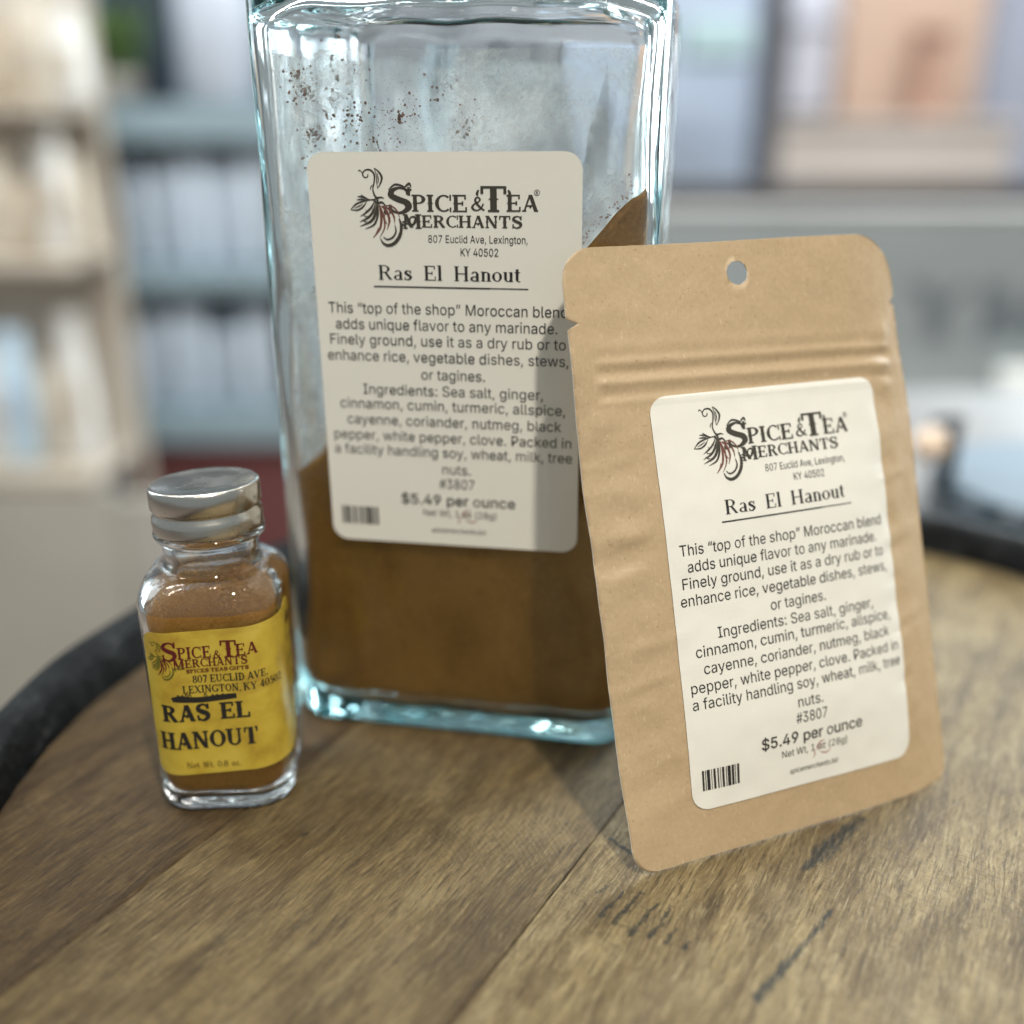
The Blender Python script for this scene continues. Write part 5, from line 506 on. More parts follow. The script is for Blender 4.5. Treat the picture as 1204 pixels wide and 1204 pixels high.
def glyph(ch, st):
    W, T, SL, ST = st['W'], st['t'], st['sl'], st['st']; west = st.get('west', False)
    ps = []
    def quad(a, b, c, d): ps.append(([a, b, c, d], [(0, 1, 2, 3)]))
    def bx(x0, y0, x1, y1): quad((x0, y0), (x1, y0), (x1, y1), (x0, y1))
    def stem(x, y0, y1, w=W, b=True, t=True, sl=SL):
        bx(x - w / 2, y0, x + w / 2, y1)
        if b: bx(x - w / 2 - sl, y0, x + w / 2 + sl, y0 + ST)
        if t: bx(x - w / 2 - sl, y1 - ST, x + w / 2 + sl, y1)
        if west and y1 - y0 > .8: 
            m = (y0 + y1) / 2; quad((x - w / 2 - .07, m), (x, m - .07), (x + w / 2 + .07, m), (x, m + .07))
    def diag(x0, y0, x1, y1, w): quad((x0 - w / 2, y0), (x0 + w / 2, y0), (x1 + w / 2, y1), (x1 - w / 2, y1))
    def foot(x, y, up=True, sl=None):
        sl = sl or SL * 1.6; bx(x - sl, y if up else y - ST, x + sl, y + ST if up else y)
    def arc(cx, cy, rx, ry, a0, a1, wv=W, wh=T, n=14):
        L = []; Q = []
        for i in range(n + 1):
            a = R(a0 + (a1 - a0) * i / n); c, sn = math.cos(a), math.sin(a)
            w = wh + (wv - wh) * abs(c) ** 1.5
            L.append((cx + (rx - w / 2) * c, cy + (ry - (wh + (w - wh) * .15) / 2) * sn)); Q.append((cx + (rx + w / 2) * c, cy + (ry + (wh + (w - wh) * .15) / 2) * sn))
        ps.append((L + Q, [(i, i + 1, n + 1 + i + 1, n + 1 + i) for i in range(n)]))
    def path(pts, ws, n=5):
        p = Print(); p.stroke(pts, ws, n); ps.append(([(a, b) for a, b, _ in p.v], p.f))
    h = W / 2; t2 = T / 2; x = .66
    if ch == 'H': stem(.17, 0, 1); stem(.72, 0, 1); bx(.17, .5 - t2, .72, .5 + t2); w = .89
    elif ch == 'A':
        diag(.12, 0, .42, 1, T * 1.2); diag(.74, 0, .44, 1, W); bx(.2, .3, .66, .3 + T); foot(.12, 0); foot(.74, 0); w = .86
        if west: quad((.36, .3), (.44, .18), (.52, .3), (.44, .42))
    elif ch == 'C': arc(.46, .5, .36, .5 - t2, 48, 312); bx(.76, .66, .76 + T, 1); bx(.76, .0, .76 + T, .26) if west else None; w = .84
    elif ch == 'F': stem(.2, 0, 1); bx(.2, 1 - T, .68, 1); bx(.2, .5 - t2, .52, .5 + t2); bx(.64, .74, .64 + T, 1); bx(.5, .38, .5 + T, .62); w = .74
    elif ch == 'W': diag(.3, 0, .1, 1, W); diag(.32, 0, .5, 1, T * 1.2); diag(.72, 0, .52, 1, W); diag(.74, 0, .92, 1, T * 1.2); foot(.1, 1, False); foot(.92, 1, False); w = 1.02
    elif ch == 'G': arc(.46, .5, .36, .5 - t2, 48, 320); bx(.76, .68, .76 + T, 1); stem(.78, .04, .42, W * .9, False, True); w = .9
    elif ch == 'D': stem(.2, 0, 1, t=True); arc(.36, .5, .38, .5 - t2, -90, 90); bx(.2, 0, .36, T); bx(.2, 1 - T, .36, 1); w = .84
    elif ch == 'E': stem(.2, 0, 1); bx(.2, 0, .72, T); bx(.2, 1 - T, .68, 1); bx(.2, .5 - t2, .52, .5 + t2); bx(.68, 0, .68 + T, .28); bx(.64, .74, .64 + T, 1); bx(.5, .38, .5 + T, .62); w = .78
    elif ch == 'L': stem(.2, 0, 1); bx(.2, 0, .7, T); bx(.66, 0, .66 + T, .32); w = .76
    elif ch == 'I': stem(.2, 0, 1); w = .4
    elif ch == 'K': stem(.18, 0, 1); diag(.26, .4, .7, 1, T * 1.2); diag(.76, 0, .4, .58, W); foot(.76, 0); foot(.7, 1, False); w = .9
    elif ch == 'M': stem(.15, 0, 1, T * 1.3); stem(.88, 0, 1); diag(.5, .08, .17, 1, W); diag(.5, .08, .86, 1, T * 1.2); w = 1.05
    elif ch == 'N': stem(.16, 0, 1, T * 1.3); stem(.76, 0, 1, T * 1.3, b=False); diag(.74, 0, .18, 1, W); w = .92
    elif ch == 'O': arc(.43, .5, .34, .5 - t2, 0, 360, n=26); w = .86
    elif ch == 'P': stem(.2, 0, 1); arc(.38, .73, .27, .27 - t2, -90, 90); bx(.2, .46, .38, .46 + T); bx(.2, 1 - T, .38, 1); w = .74
    elif ch == 'R': stem(.2, 0, 1); arc(.38, .74, .26, .26 - t2, -90, 90); bx(.2, .48, .4, .48 + T); bx(.2, 1 - T, .38, 1); diag(.76, 0, .46, .5, W); foot(.78, 0, sl=SL * 1.1); w = .88
    elif ch == 'S':
        path([(.63, .72), (.58, .9), (.38, .97), (.17, .86), (.15, .68), (.36, .53), (.58, .42), (.64, .24), (.5, .07), (.3, .03), (.12, .16), (.1, .32)], [T, T, T, W * .8, W, W * 1.1, W * 1.1, W, W * .7, T, T, T]); bx(.62, .68, .62 + T, 1); bx(.06, 0, .06 + T, .34); w = .74
    elif ch == 'T': stem(.42, 0, 1, t=False); bx(.03, 1 - T, .81, 1); bx(.03, .7, .03 + T, 1); bx(.81 - T, .7, .81, 1); w = .84
    elif ch == 'U': stem(.18, .3, 1, b=False); stem(.72, .3, 1, T * 1.3, b=False); arc(.45, .32, .27, .32 - t2, 180, 360, W * .8); w = .9
    elif ch == 'V': diag(.42, 0, .12, 1, W); diag(.42, 0, .72, 1, T * 1.2); foot(.12, 1, False); foot(.72, 1, False); w = .84
    elif ch == 'X': diag(.74, 0, .14, 1, W); diag(.14, 0, .72, 1, T * 1.2); foot(.14, 0); foot(.74, 0); foot(.14, 1, False); foot(.72, 1, False); w = .88
    elif ch == 'Y': diag(.42, .45, .12, 1, W); diag(.44, .45, .74, 1, T * 1.2); stem(.43, 0, .5, t=False); foot(.12, 1, False); foot(.74, 1, False); w = .86
    elif ch == '&': path([(.74, .5), (.62, .2), (.42, .03), (.2, .06), (.1, .24), (.2, .45), (.42, .6), (.56, .78), (.46, .95), (.32, .9), (.28, .72), (.4, .45), (.6, .18), (.8, .02)], [T, T, T, W * .8, W * .9, W * .6, T, T, T, T * 1.2, W * .8, W * .9, W * .8, T]); w = .84
    elif ch == '0': arc(.32, .5, .25, .5 - t2, 0, 360, n=24); w = .64
    elif ch == '8': arc(.32, .74, .2, .25 - t2, 0, 360, n=18); arc(.32, .26, .25, .27 - t2, 0, 360, n=20); w = .64
    elif ch == '7': bx(.06, 1 - W * .7, .6, 1); diag(.26, 0, .56, 1, W * .9); bx(.06, .74, .06 + T, 1); w = .62
    elif ch == '5': bx(.14, 1 - W * .7, .56, 1); bx(.14, .5, .14 + T, 1); path([(.14, .52), (.36, .62), (.56, .48), (.56, .2), (.36, .03), (.1, .12)], [T, T, W, W, T, W * .7]); w = .64
    elif ch == '4': diag(.08, .28, .46, 1, T * 1.2); bx(.05, .26, .64, .26 + T); stem(.46, 0, 1, W, True, False, SL * .6); w = .68
    elif ch == '2': path([(.1, .76), (.18, .94), (.36, .98), (.54, .84), (.5, .6), (.3, .34), (.1, .08)], [W, T, T, W, W, T, T]); bx(.06, 0, .58, W * .6); bx(.56, 0, .56 + T, .24); w = .64
    elif ch == ',': path([(.1, .1), (.14, .0), (.06, -.16)], [W * .8, W * .7, T * .6], 3); w = .22
    elif ch == '.': bx(.05, 0, .05 + W * .9, W * .9); w = .22
    elif ch == '*': quad((.0, .5), (.12, .4), (.24, .5), (.12, .6)); w = .26
    elif ch == 'a': stem(.44, .02, x - .16, W, False, False); arc(.29, x - .18, .15, .16, 0, 160, W * .8); arc(.26, .17, .16, .17 - t2, 90, 300, W * .9); bx(.26, .34 - T, .44, .34); bx(.26, 0, .4, T); bx(.44, 0, .44 + W / 2 + SL * .8, ST); w = .58
    elif ch == 'b': stem(.15, 0, 1.02, b=False, t=False); bx(.02, 1.02 - ST, .15, 1.02); arc(.31, x / 2, .18, x / 2 - t2, -120, 120); w = .58
    elif ch == 'c': arc(.28, x / 2, .2, x / 2 - t2, 45, 315); bx(.42, x - .22, .42 + W * .7, x - .08); w = .52
    elif ch == 'e': arc(.29, x / 2, .2, x / 2 - t2, 0, 320); bx(.12, x / 2 - .01, .48, x / 2 + T * .7); w = .56
    elif ch == 'h': stem(.16, 0, 1.02, t=False); bx(.02, 1.02 - ST, .16, 1.02); arc(.32, x - .24, .16, .24 - t2, 0, 160, W); stem(.48, 0, x - .22, t=False); w = .62
    elif ch == 'i': stem(.16, 0, x, t=False); bx(.02, x - ST, .16, x); bx(.16 - h, .84, .16 + h, .84 + W); w = .32
    elif ch == 'l': stem(.16, 0, 1.04, t=False); bx(.02, 1.04 - ST, .16, 1.04); w = .32
    elif ch == 'm': stem(.14, 0, x, t=False); bx(.0, x - ST, .14, x); arc(.28, x - .22, .13, .22 - t2, 0, 160, W); stem(.41, 0, x - .2, t=False); arc(.55, x - .22, .13, .22 - t2, 0, 160, W); stem(.68, 0, x - .2, t=False); w = .82
    elif ch == 'n': stem(.16, 0, x, t=False); bx(.02, x - ST, .16, x); arc(.32, x - .24, .16, .24 - t2, 0, 160, W); stem(.48, 0, x - .22, t=False); w = .62
    elif ch == 'o': arc(.3, x / 2, .21, x / 2 - t2, 0, 360, n=20); w = .6
    elif ch == 'p': stem(.15, -.28, x, t=False); bx(.02, x - ST, .15, x); arc(.31, x / 2, .18, x / 2 - t2, -120, 120); w = .58
    elif ch == 'r': stem(.15, 0, x, t=False); bx(.02, x - ST, .15, x); arc(.33, x - .2, .16, .18, 60, 170, W); w = .46
    elif ch == 's': path([(.4, x - .14), (.3, x - .03), (.14, x - .08), (.13, x - .2), (.3, x - .33), (.42, .2), (.32, .05), (.16, .03), (.07, .16)], [T, T, W * .8, W, W, W, W * .7, T, T]); bx(.39, x - .22, .39 + T, x); bx(.05, 0, .05 + T, .2); w = .5
    elif ch == 't': stem(.18, .12, x + .2, W, False, False); bx(.03, x - ST, .36, x); arc(.3, .15, .12, .15 - t2, 180, 300, W * .8); w = .4
    elif ch == 'u': stem(.15, .2, x, b=False, t=False); bx(.02, x - ST, .15, x); arc(.3, .22, .15, .22 - t2, 180, 340, W); stem(.47, 0, x, b=False, t=False); bx(.34, x - ST, .47, x); bx(.47, 0, .58, ST); w = .6
    elif ch == 'w': diag(.22, 0, .06, x, W); diag(.22, 0, .38, x, T); diag(.54, 0, .38, x, W); diag(.54, 0, .7, x, T); foot(.06, x, False); foot(.7, x, False); w = .78
    elif ch == 'z': bx(.05, x - T, .42, x); diag(.1, 0, .38, x, W * .8); bx(.05, 0, .44, T); w = .48
    elif ch == '(' : arc(.3, .4, .2, .6, 130, 230, W * .7, T * .6); w = .2
    else: w = .4
    return w, ps

ROMAN = dict(W=.155, t=.055, sl=.06, st=.045, gap=.035, space=.5)
SLAB = dict(W=.20, t=.085, sl=.07, st=.085, gap=.05, space=.3, west=True)
WEST = dict(W=.20, t=.085, sl=.085, st=.09, gap=.08, space=.34, west=True)
FINE = dict(W=.15, t=.06, sl=.05, st=.05, gap=.04, space=.3)

def flourish(p, r, ox, oy, k):
    """vine emblem left of the shop name; p main ink, r reddish fronds; k scale about (ox, oy)"""
    def S(pr, pts, ws, n=5): pr.stroke([(ox + x * k, oy + y * k) for x, y in pts], [q * k * .78 for q in ws], n)
    # curling tendril and its upper leaf (drawn in mm around the stem foot)
    S(p, [(.9, -.6), (.2, .6), (-.1, 1.8), (.25, 3.2), (.35, 4.6), (-.4, 5.5), (-1.5, 5.5), (-2.1, 4.8), (-1.8, 4.1), (-1.1, 4.2), (-1.0, 4.7)], [.5, .45, .35, .4, .45, .42, .36, .32, .28, .26, .34])
    S(p, [(-2.1, 4.8), (-2.5, 5.4), (-2.9, 5.5)], [.2, .22, .12])
    S(p, [(-2.95, 5.45), (-2.75, 5.3)], [.34, .3], 2)
    S(p, [(.4, 5.9), (1.3, 5.2), (1.9, 4.1), (1.6, 3.0), (.9, 1.9)], [.14, .42, .6, .42, .1])
    S(p, [(.4, 5.9), (.75, 4.6), (.8, 3.2), (.9, 1.9)], [.12, .2, .28, .1])
    S(p, [(.95, 5.0), (1.15, 3.9), (1.1, 2.9)], [.1, .34, .1])
    S(p, [(-.1, 2.6), (-.5, 2.2), (-.6, 1.6)], [.1, .3, .1])
    # left leaves
    S(p, [(-5.1, -2.3), (-3.9, -1.2), (-2.6, -.7), (-1.0, -.35), (.4, -.2)], [.1, .5, .42, .3, .3])
    S(p, [(-5.1, -2.3), (-3.6, -2.35), (-2.4, -1.7), (-1.6, -.7)], [.12, .42, .5, .15])
    S(p, [(-4.3, -2.0), (-3.2, -1.55), (-2.4, -1.1)], [.1, .3, .1])
    S(p, [(-3.5, .35), (-2.5, .25), (-1.6, -.1), (-.6, -.35)], [.1, .5, .42, .2])
    S(p, [(-3.7, -.3), (-2.8, -.25), (-1.9, -.35)], [.1, .45, .2])
    S(p, [(-2.7, .75), (-2.2, .3), (-1.5, .0)], [.1, .4, .2])
    S(p, [(.0, .7), (.7, .1), (1.5, .2), (2.2, .0)], [.2, .55, .4, .15])
    S(p, [(-.3, -.2), (.8, -.9), (1.7, -.8), (2.4, -1.4)], [.3, .6, .55, .2])
    # fronds sweeping down left
    for a, b, c, d, e_ in [((.2, -.5), (-.7, -1.9), (-1.9, -2.9), (-3.1, -3.6), .55), ((.4, -.7), (-.3, -2.6), (-1.5, -3.9), (-3.3, -4.7), .7), ((.6, -.9), (.2, -3.0), (-.9, -4.6), (-3.3, -5.6), .8),
                           ((.8, -1.0), (.7, -3.2), (-.2, -5.2), (-2.2, -6.1), .6)]:
        S(p, [a, b, c, d], [.15, e_, e_ * .9, .08])
    for a, b in [((-1.9, -2.2), (-1.2, -2.6)), ((-2.5, -3.2), (-1.5, -3.5)), ((-2.7, -4.2), (-1.6, -4.6)), ((-.4, -1.9), (-.2, -2.9)), ((.1, -3.2), (-.2, -4.3))]:
        S(p, [a, ((a[0] + b[0]) / 2, (a[1] + b[1]) / 2 - .25), b], [.08, .26, .08], 3)
    # reddish middle fronds
    for a, b, c, d, e_ in [((1.0, -1.2), (1.4, -3.6), (1.0, -6.0), (-.6, -7.9), .7), ((1.2, -1.3), (1.9, -3.6), (2.0, -5.8), (.8, -7.9), .5), ((1.5, -1.5), (2.6, -2.6), (3.1, -4.4), (2.5, -6.3), .7),
                           ((1.7, -1.5), (3.2, -2.2), (4.1, -3.6), (4.2, -5.0), .55), ((2.0, -1.4), (3.8, -1.6), (4.9, -2.6), (5.3, -3.8), .4)]:
        S(r, [a, b, c, d], [.15, e_, e_ * .9, .08])
    S(r, [(-.6, -7.9), (.3, -6.9), (.6, -5.8)], [.1, .5, .1]); S(r, [(2.2, -3.0), (2.1, -4.2), (2.6, -5.2)], [.1, .4, .1])
    # lower bulb
    S(p, [(5.2, -3.9), (5.6, -5.6), (5.2, -7.4), (4.0, -8.9), (2.6, -9.4), (1.5, -8.9), (1.0, -7.9)], [.2, .8, .95, .9, .8, .5, .1])
    S(p, [(4.2, -5.2), (4.4, -6.6), (3.6, -7.8), (2.4, -8.2), (1.6, -7.6)], [.1, .5, .5, .4, .1])
    S(p, [(5.4, -5.0), (6.3, -5.4), (6.6, -6.2)], [.2, .5, .1])
    S(p, [(5.8, -4.6), (7.0, -5.0), (8.2, -5.1), (8.8, -4.3), (8.4, -3.6), (7.6, -3.8), (7.5, -4.5)], [.25, .4, .45, .5, .45, .35, .3])

def shop_label(mapper, parent, rule_v=58.4, fade=True):
    """white sticker print; coordinates in mm on the 57 x 85 label"""
    p = Print(); q = Print(); r = Print()
    p.sans('807 Euclid Ave, Lexington,', 25.2, 46.0, 67.45, 1.5)
    p.sans('KY 40502', 32.0, 39.9, 64.85, 1.55)
    p.serif('Ras El Hanout', 14.0, 44.6, 59.75, 3.0, dict(ROMAN, space=.62))
    p.box(13.0, 58.15, 38, 58.45, 10); p.box(38, 58.22, 46.1, 58.42, 4)
    for t, a, b, v in [('This “top of the shop” Moroccan blend', 2.6, 54.3, 52.6), ('adds unique flavor to any marinade.', 4.0, 52.2, 49.15), ('Finely ground, use it as a dry rub or to', 2.5, 54.0, 45.8),
                       ('enhance rice, vegetable dishes, stews,', 1.7, 54.6, 42.3), ('or tagines.', 22.6, 36.6, 38.5), ('Ingredients: Sea salt, ginger,', 9.3, 49.2, 34.9),
                       ('cinnamon, cumin, turmeric, allspice,', 3.8, 54.0, 31.6), ('cayenne, coriander, nutmeg, black', 5.2, 53.2, 28.0), ('pepper, white pepper, clove. Packed in', 1.9, 55.4, 24.4),
                       ('a facility handling soy, wheat, milk, tree', 1.8, 55.6, 21.0), ('nuts.', 26.6, 33.0, 17.1), ('#3807', 25.8, 33.8, 13.7)]:
        p.sans(t, a, b, v, 2.25)
    p.sans('$5.49 per ounce', 16.8, 43.0, 9.7, 2.35, True)
    p.sans('Net Wt, 1 oz (28g)', 21.8, 38.7, 6.95, 1.5)
    p.sans('spicemerchants.biz', 23.6, 36.1, 3.05, 1.15, False, slant=.25)
    x = 2.5
    for wd, gp in [(.45, .25), (.2, .2), (.7, .3), (.15, .35), (.5, .4), (.3, .3), (.15, .3), (.5, .35), (.2, .2), (.75, .22), (.55, .2), (.2, .35), (.5, .3), (.25, .22), (.6, .2), (.3, .2)]:
        if x > 10.9: break
        p.box(x, 4.0, min(x + wd, 11.1), 8.3); x += wd + gp
    p.build('lettering', INK, mapper, parent)
    S = dict(SLAB)
    q.serif('S', 16.7, 22.0, 73.2, 5.2, S)
    q.serif('PICE', 21.9, 33.6, 73.6, 3.35, S)
    q.serif('&', 34.3, 37.3, 73.9, 2.7, dict(SLAB, W=.16, t=.09))
    q.serif('T', 36.2, 41.9, 73.65, 5.0, dict(SLAB, st=.08))
    q.serif('EA', 41.6, 48.2, 73.75, 3.25, S)
    q.serif('M', 19.9, 23.9, 70.2, 2.9, S)
    q.serif('ERCHANTS', 23.9, 44.9, 70.5, 2.4, S)
    # curls on the big S and T, registered mark
    q.stroke([(17.2, 77.9), (18.6, 78.9), (20.2, 78.6), (21.0, 77.8)], [.15, .4, .35, .1], 5)
    q.stroke([(20.4, 78.2), (21.6, 79.1), (22.0, 78.4)], [.2, .5, .15], 4); q.stroke([(20.9, 77.9), (22.1, 77.9)], [.15, .4], 2)
    for sx in (36.0, 42.1): q.stroke([(sx, 77.9), (sx + .3 * (1 if sx > 40 else -1), 77.2), (sx - .1, 76.8)], [.3, .6, .15], 4)
    q.stroke([(16.6, 74.6), (16.2, 73.4), (17.2, 73.0)], [.2, .6, .2], 4)
    n = 14; q.stroke([(47.9 + .55 * math.cos(2 * math.pi * i / n), 77.4 + .55 * math.sin(2 * math.pi * i / n)) for i in range(n + 1)], [.1] * (n + 1))
    q.serif('R', 47.62, 48.18, 77.1, .6, SLAB)
    flourish(q, r, 14.0, 76.2, 1.0)
    q.build('emblem', LOGO_INK, mapper, parent)
    k = Print()
    for pts in ([(30.6, 6.9), (31.0, 7.9), (31.9, 8.6), (32.9, 8.7)], [(31.0, 6.6), (31.8, 7.6), (32.9, 8.1)], [(31.6, 6.4), (32.4, 6.0), (33.4, 5.9), (34.3, 6.5)], [(30.0, 7.2), (30.2, 6.2), (29.8, 5.3)]):
        k.stroke(pts, [.1] + [.36] * (len(pts) - 2) + [.08], 4)
    k.build('blot', PINK_BLOT, mapper, parent, 0.035)
    r.build('emblem_fronds', RED_INK, mapper, parent)

def sticker(mapper, wd, ht, rad, m, name, parent, nu=28, nv=40, thick=0.1):
    """rounded-corner sheet laid on a surface, with a thin edge"""
    vs = []; fs = []
    def inset(v):
        e = min(v, ht - v)
        return 0 if e >= rad else rad - math.sqrt(max(0, rad * rad - (rad - e) ** 2))
    rows = sorted(set([rad * (1 - math.cos(i * math.pi / 2 / 6)) for i in range(7)] + [ht - rad * (1 - math.cos(i * math.pi / 2 / 6)) for i in range(7)] + [rad + (ht - 2 * rad) * i / nv for i in range(nv + 1)]))
    for lay in (0.0, thick):
        for v in rows:
            ins = inset(v)
            for i in range(nu + 1): vs.append(mapper(ins + (wd - 2 * ins) * i / nu, v, lay - thick))
    M = len(rows); N = nu + 1
    for j in range(M - 1):
        for i in range(nu): fs.append((M * N + j * N + i, M * N + j * N + i + 1, M * N + (j + 1) * N + i + 1, M * N + (j + 1) * N + i)); fs.append((j * N + i, (j + 1) * N + i, (j + 1) * N + i + 1, j * N + i + 1))
        for i in (0, nu):
            a, b = j * N + i, (j + 1) * N + i; fs.append((a, b, b + M * N, a + M * N))
    for j in (0, M - 1):
        for i in range(nu): a, b = j * N + i, j * N + i + 1; fs.append((a, b, b + M * N, a + M * N))
    return mesh_obj(name, vs, fs, m, parent, False)
# ------------------------------------------------------------------ the barrel table
TC, TR = (52.0, 200.0), 165.0
table = thing('barrel_table', 'upended wooden barrel used as a table, planked top inside a raised black rim', 'barrel table')
def plank(n0, n1, tint, k):
    cn = TC[0] * GN[0] + TC[1] * GN[1]; ct = TC[0] * GD[0] + TC[1] * GD[1]
    mb = MB(); na, nb = max(n0, cn - TR + .6), min(n1, cn + TR - .6)
    cols = [na, na + .25, na + .7] + [na + .7 + (nb - na - 1.4) * i / 10 for i in range(1, 10)] + [nb - .7, nb - .25, nb]
    dz = [-1.0, -.35, -.05] + [0] * 9 + [-.05, -.35, -1.0]
    rows = 44; vs = []
    for lay in (0, 1):
        for i, n in enumerate(cols):
            hl = math.sqrt(max(1.0, (TR - .4) ** 2 - (n - cn) ** 2))
            for j in range(rows + 1):
                t = ct - hl + 2 * hl * j / rows
                wob = .12 * noise.noise(Vector((t * .05, k * 9.1, 0))) if i in (0, len(cols) - 1) else 0
                x = n * GN[0] + t * GD[0] + wob * GN[0]; y = n * GN[1] + t * GD[1] + wob * GN[1]
                vs.append((x, y, dz[i] + (0 if lay == 0 else -9 - dz[i])))
    N = rows + 1; M = len(cols); fs = []
    for i in range(M - 1):
        for j in range(rows):
            a, b = i * N + j, (i + 1) * N + j
            fs.append((a, b, b + 1, a + 1)); a += M * N; b += M * N; fs.append((a, a + 1, b + 1, b))
    for j in range(rows):
        for i in (0, M - 1): a = i * N + j; fs.append((a, a + 1, a + 1 + M * N, a + M * N))
    for i in range(M - 1):
        for j in (0, rows): a = i * N + j; b = a + N; fs.append((a, b, b + M * N, a + M * N))
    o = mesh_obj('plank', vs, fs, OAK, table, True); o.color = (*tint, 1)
    return o
for k, (a, b, tn) in enumerate([(-220, -146.8, (.48, .41, .34)), (-146.6, -75.85, (.86, .82, .72)), (-75.6, 24.0, (1.30, 1.33, 1.36)), (24.2, 111, (1.1, 1.1, 1.1))]):  # plank tones; window sheen also put into the paler, greyer right tint
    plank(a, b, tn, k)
rim = MB(); prof = []
def ring(prof, n=160):
    vs = []; fs = []; M = len(prof)
    for i in range(n):
        a = 2 * math.pi * i / n
        for r_, z in prof:
            q = r_ + .9 * noise.noise(Vector((math.cos(a) * 14, math.sin(a) * 9, z * .3)))
            vs.append((TC[0] + q * math.cos(a), TC[1] + q * math.sin(a), z + .5 * noise.noise(Vector((math.cos(a) * 7, math.sin(a) * 7, 5 + r_ * .2)))))
    for i in range(n):
        for j in range(M): fs.append((i * M + j, ((i + 1) % n) * M + j, ((i + 1) % n) * M + (j + 1) % M, i * M + (j + 1) % M))
    return vs, fs
v_, f_ = ring([(165, -9), (165, 2), (165.4, 9), (167, 11.6), (170, 12.4), (173.5, 11.8), (175.6, 9.5), (176.4, 4), (177.5, -25), (176, -60), (165, -60)])
mesh_obj('rim', v_, f_, HOOP, table)
STAVE = simple('dark_barrel_staves', (0.10, 0.065, 0.035), 0.6)
for i in range(30):
    a0 = 2 * math.pi * i / 30 + .004; a1 = 2 * math.pi * (i + 1) / 30 - .004; mb = MB(); vs = []
    for z in range(0, 9):
        zz = -12 - z * 55; rr_ = 174 + 38 * math.sin(math.pi * z / 8)
        for rr2 in (rr_, rr_ - 14):
            for a in (a0, (a0 + a1) / 2, a1): vs.append((TC[0] + rr2 * math.cos(a), TC[1] + rr2 * math.sin(a), zz))
    fs = []
    for z in range(8):
        b = z * 6; q = [0, 1, 2, 5, 4, 3]
        for j in range(6): fs.append((b + q[j], b + q[(j + 1) % 6], b + 6 + q[(j + 1) % 6], b + 6 + q[j]))
    fs += [(0, 1, 4, 3), (1, 2, 5, 4), (48, 51, 52, 49), (49, 52, 53, 50)]
    mesh_obj('stave', vs, fs, STAVE, table)

# ------------------------------------------------------------------ rounded-square glassware
def sec(hw, hd, r, N=160):
    """rounded rectangle, counter-clockwise from the middle of the right side, evenly spaced along its edge"""
    r = min(r, hw, hd); sx, sy, q = 2 * (hw - r), 2 * (hd - r), math.pi * r / 2
    per = 2 * sx + 2 * sy + 4 * q; pts = []
    for i in range(N):
        s = per * i / N
        if s < sy / 2: pts.append((hw, s)); continue
        s -= sy / 2
        for k, (cx, cy, ln, dx, dy) in enumerate([(hw - r, hd - r, sx, -1, 0), (r - hw, hd - r, sy, 0, -1), (r - hw, r - hd, sx, 1, 0), (hw - r, r - hd, sy / 2 + 1e-6, 0, 1)]):
            if s < q: a = k * math.pi / 2 + s / max(r, 1e-6); pts.append((cx + r * math.cos(a), cy + r * math.sin(a))); break
            s -= q
            if s <= ln or k == 3:
                a = (k + 1) * math.pi / 2; pts.append((cx + r * math.cos(a) + dx * s, cy + r * math.sin(a) + dy * s)); break
            s -= ln
    return pts
NS = len(sec(10, 10, 3))
def loft(levels, wob=0.0, seed=0.0, freq=.06):
    vs = []; fs = []
    for hw, hd, r, z in levels:
        for x, y in sec(hw, hd, r):
            if wob:
                l = math.hypot(x, y) or 1; k = wob * noise.noise(Vector((x * freq * 1.6 + seed, y * freq * 1.6, z * freq * .55)))
                x += x / l * k; y += y / l * k
            vs.append((x, y, z))
    for j in range(len(levels) - 1):
        for i in range(NS): a = j * NS + i; b = j * NS + (i + 1) % NS; fs.append((a, b, b + NS, a + NS))
    return vs, fs
def cap(vs, fs, ring0, z, up, rings=5, zf=None):
    """closes a ring towards its centre"""
    base = vs[ring0:ring0 + NS]; prev = ring0; cx = sum(p[0] for p in base) / NS; cy = sum(p[1] for p in base) / NS
    for k in range(1, rings + 1):
        t = 1 - k / rings
        if k < rings:
            b = len(vs)
            for p in base:
                X, Y = cx + (p[0] - cx) * t, cy + (p[1] - cy) * t; vs.append((X, Y, zf(X, Y) if zf else z(t)))
            for i in range(NS):
                q = (prev + i, prev + (i + 1) % NS, b + (i + 1) % NS, b + i); fs.append(q if up else q[::-1])
            prev = b
        else:
            c = len(vs); vs.append((cx, cy, zf(cx, cy) if zf else z(0)))
            for i in range(NS):
                q = (prev + i, prev + (i + 1) % NS, c); fs.append(q if up else q[::-1])
def vessel(outer, inner, wo, wi, seed):
    """one closed glass body: outer wall up to the lip, inner wall back down"""
    vo, fo = loft(outer, wo, seed); vi, fi = loft(inner[::-1], wi, seed + 30)
    b = len(vo); vs = vo + vi; fs = fo + [tuple(i + b for i in f) for f in fi]
    t = (len(outer) - 1) * NS
    for i in range(NS): fs.append((t + i, t + (i + 1) % NS, b + (i + 1) % NS, b + i))
    z0 = outer[0][3]
    cap(vs, fs, 0, lambda q: z0 + .9 * (1 - q) ** .5 * 1.0, False)
    zi = inner[0][3]; cap(vs, fs, b + (len(inner) - 1) * NS, lambda q: zi + .0 * q, True)
    return vs, fs

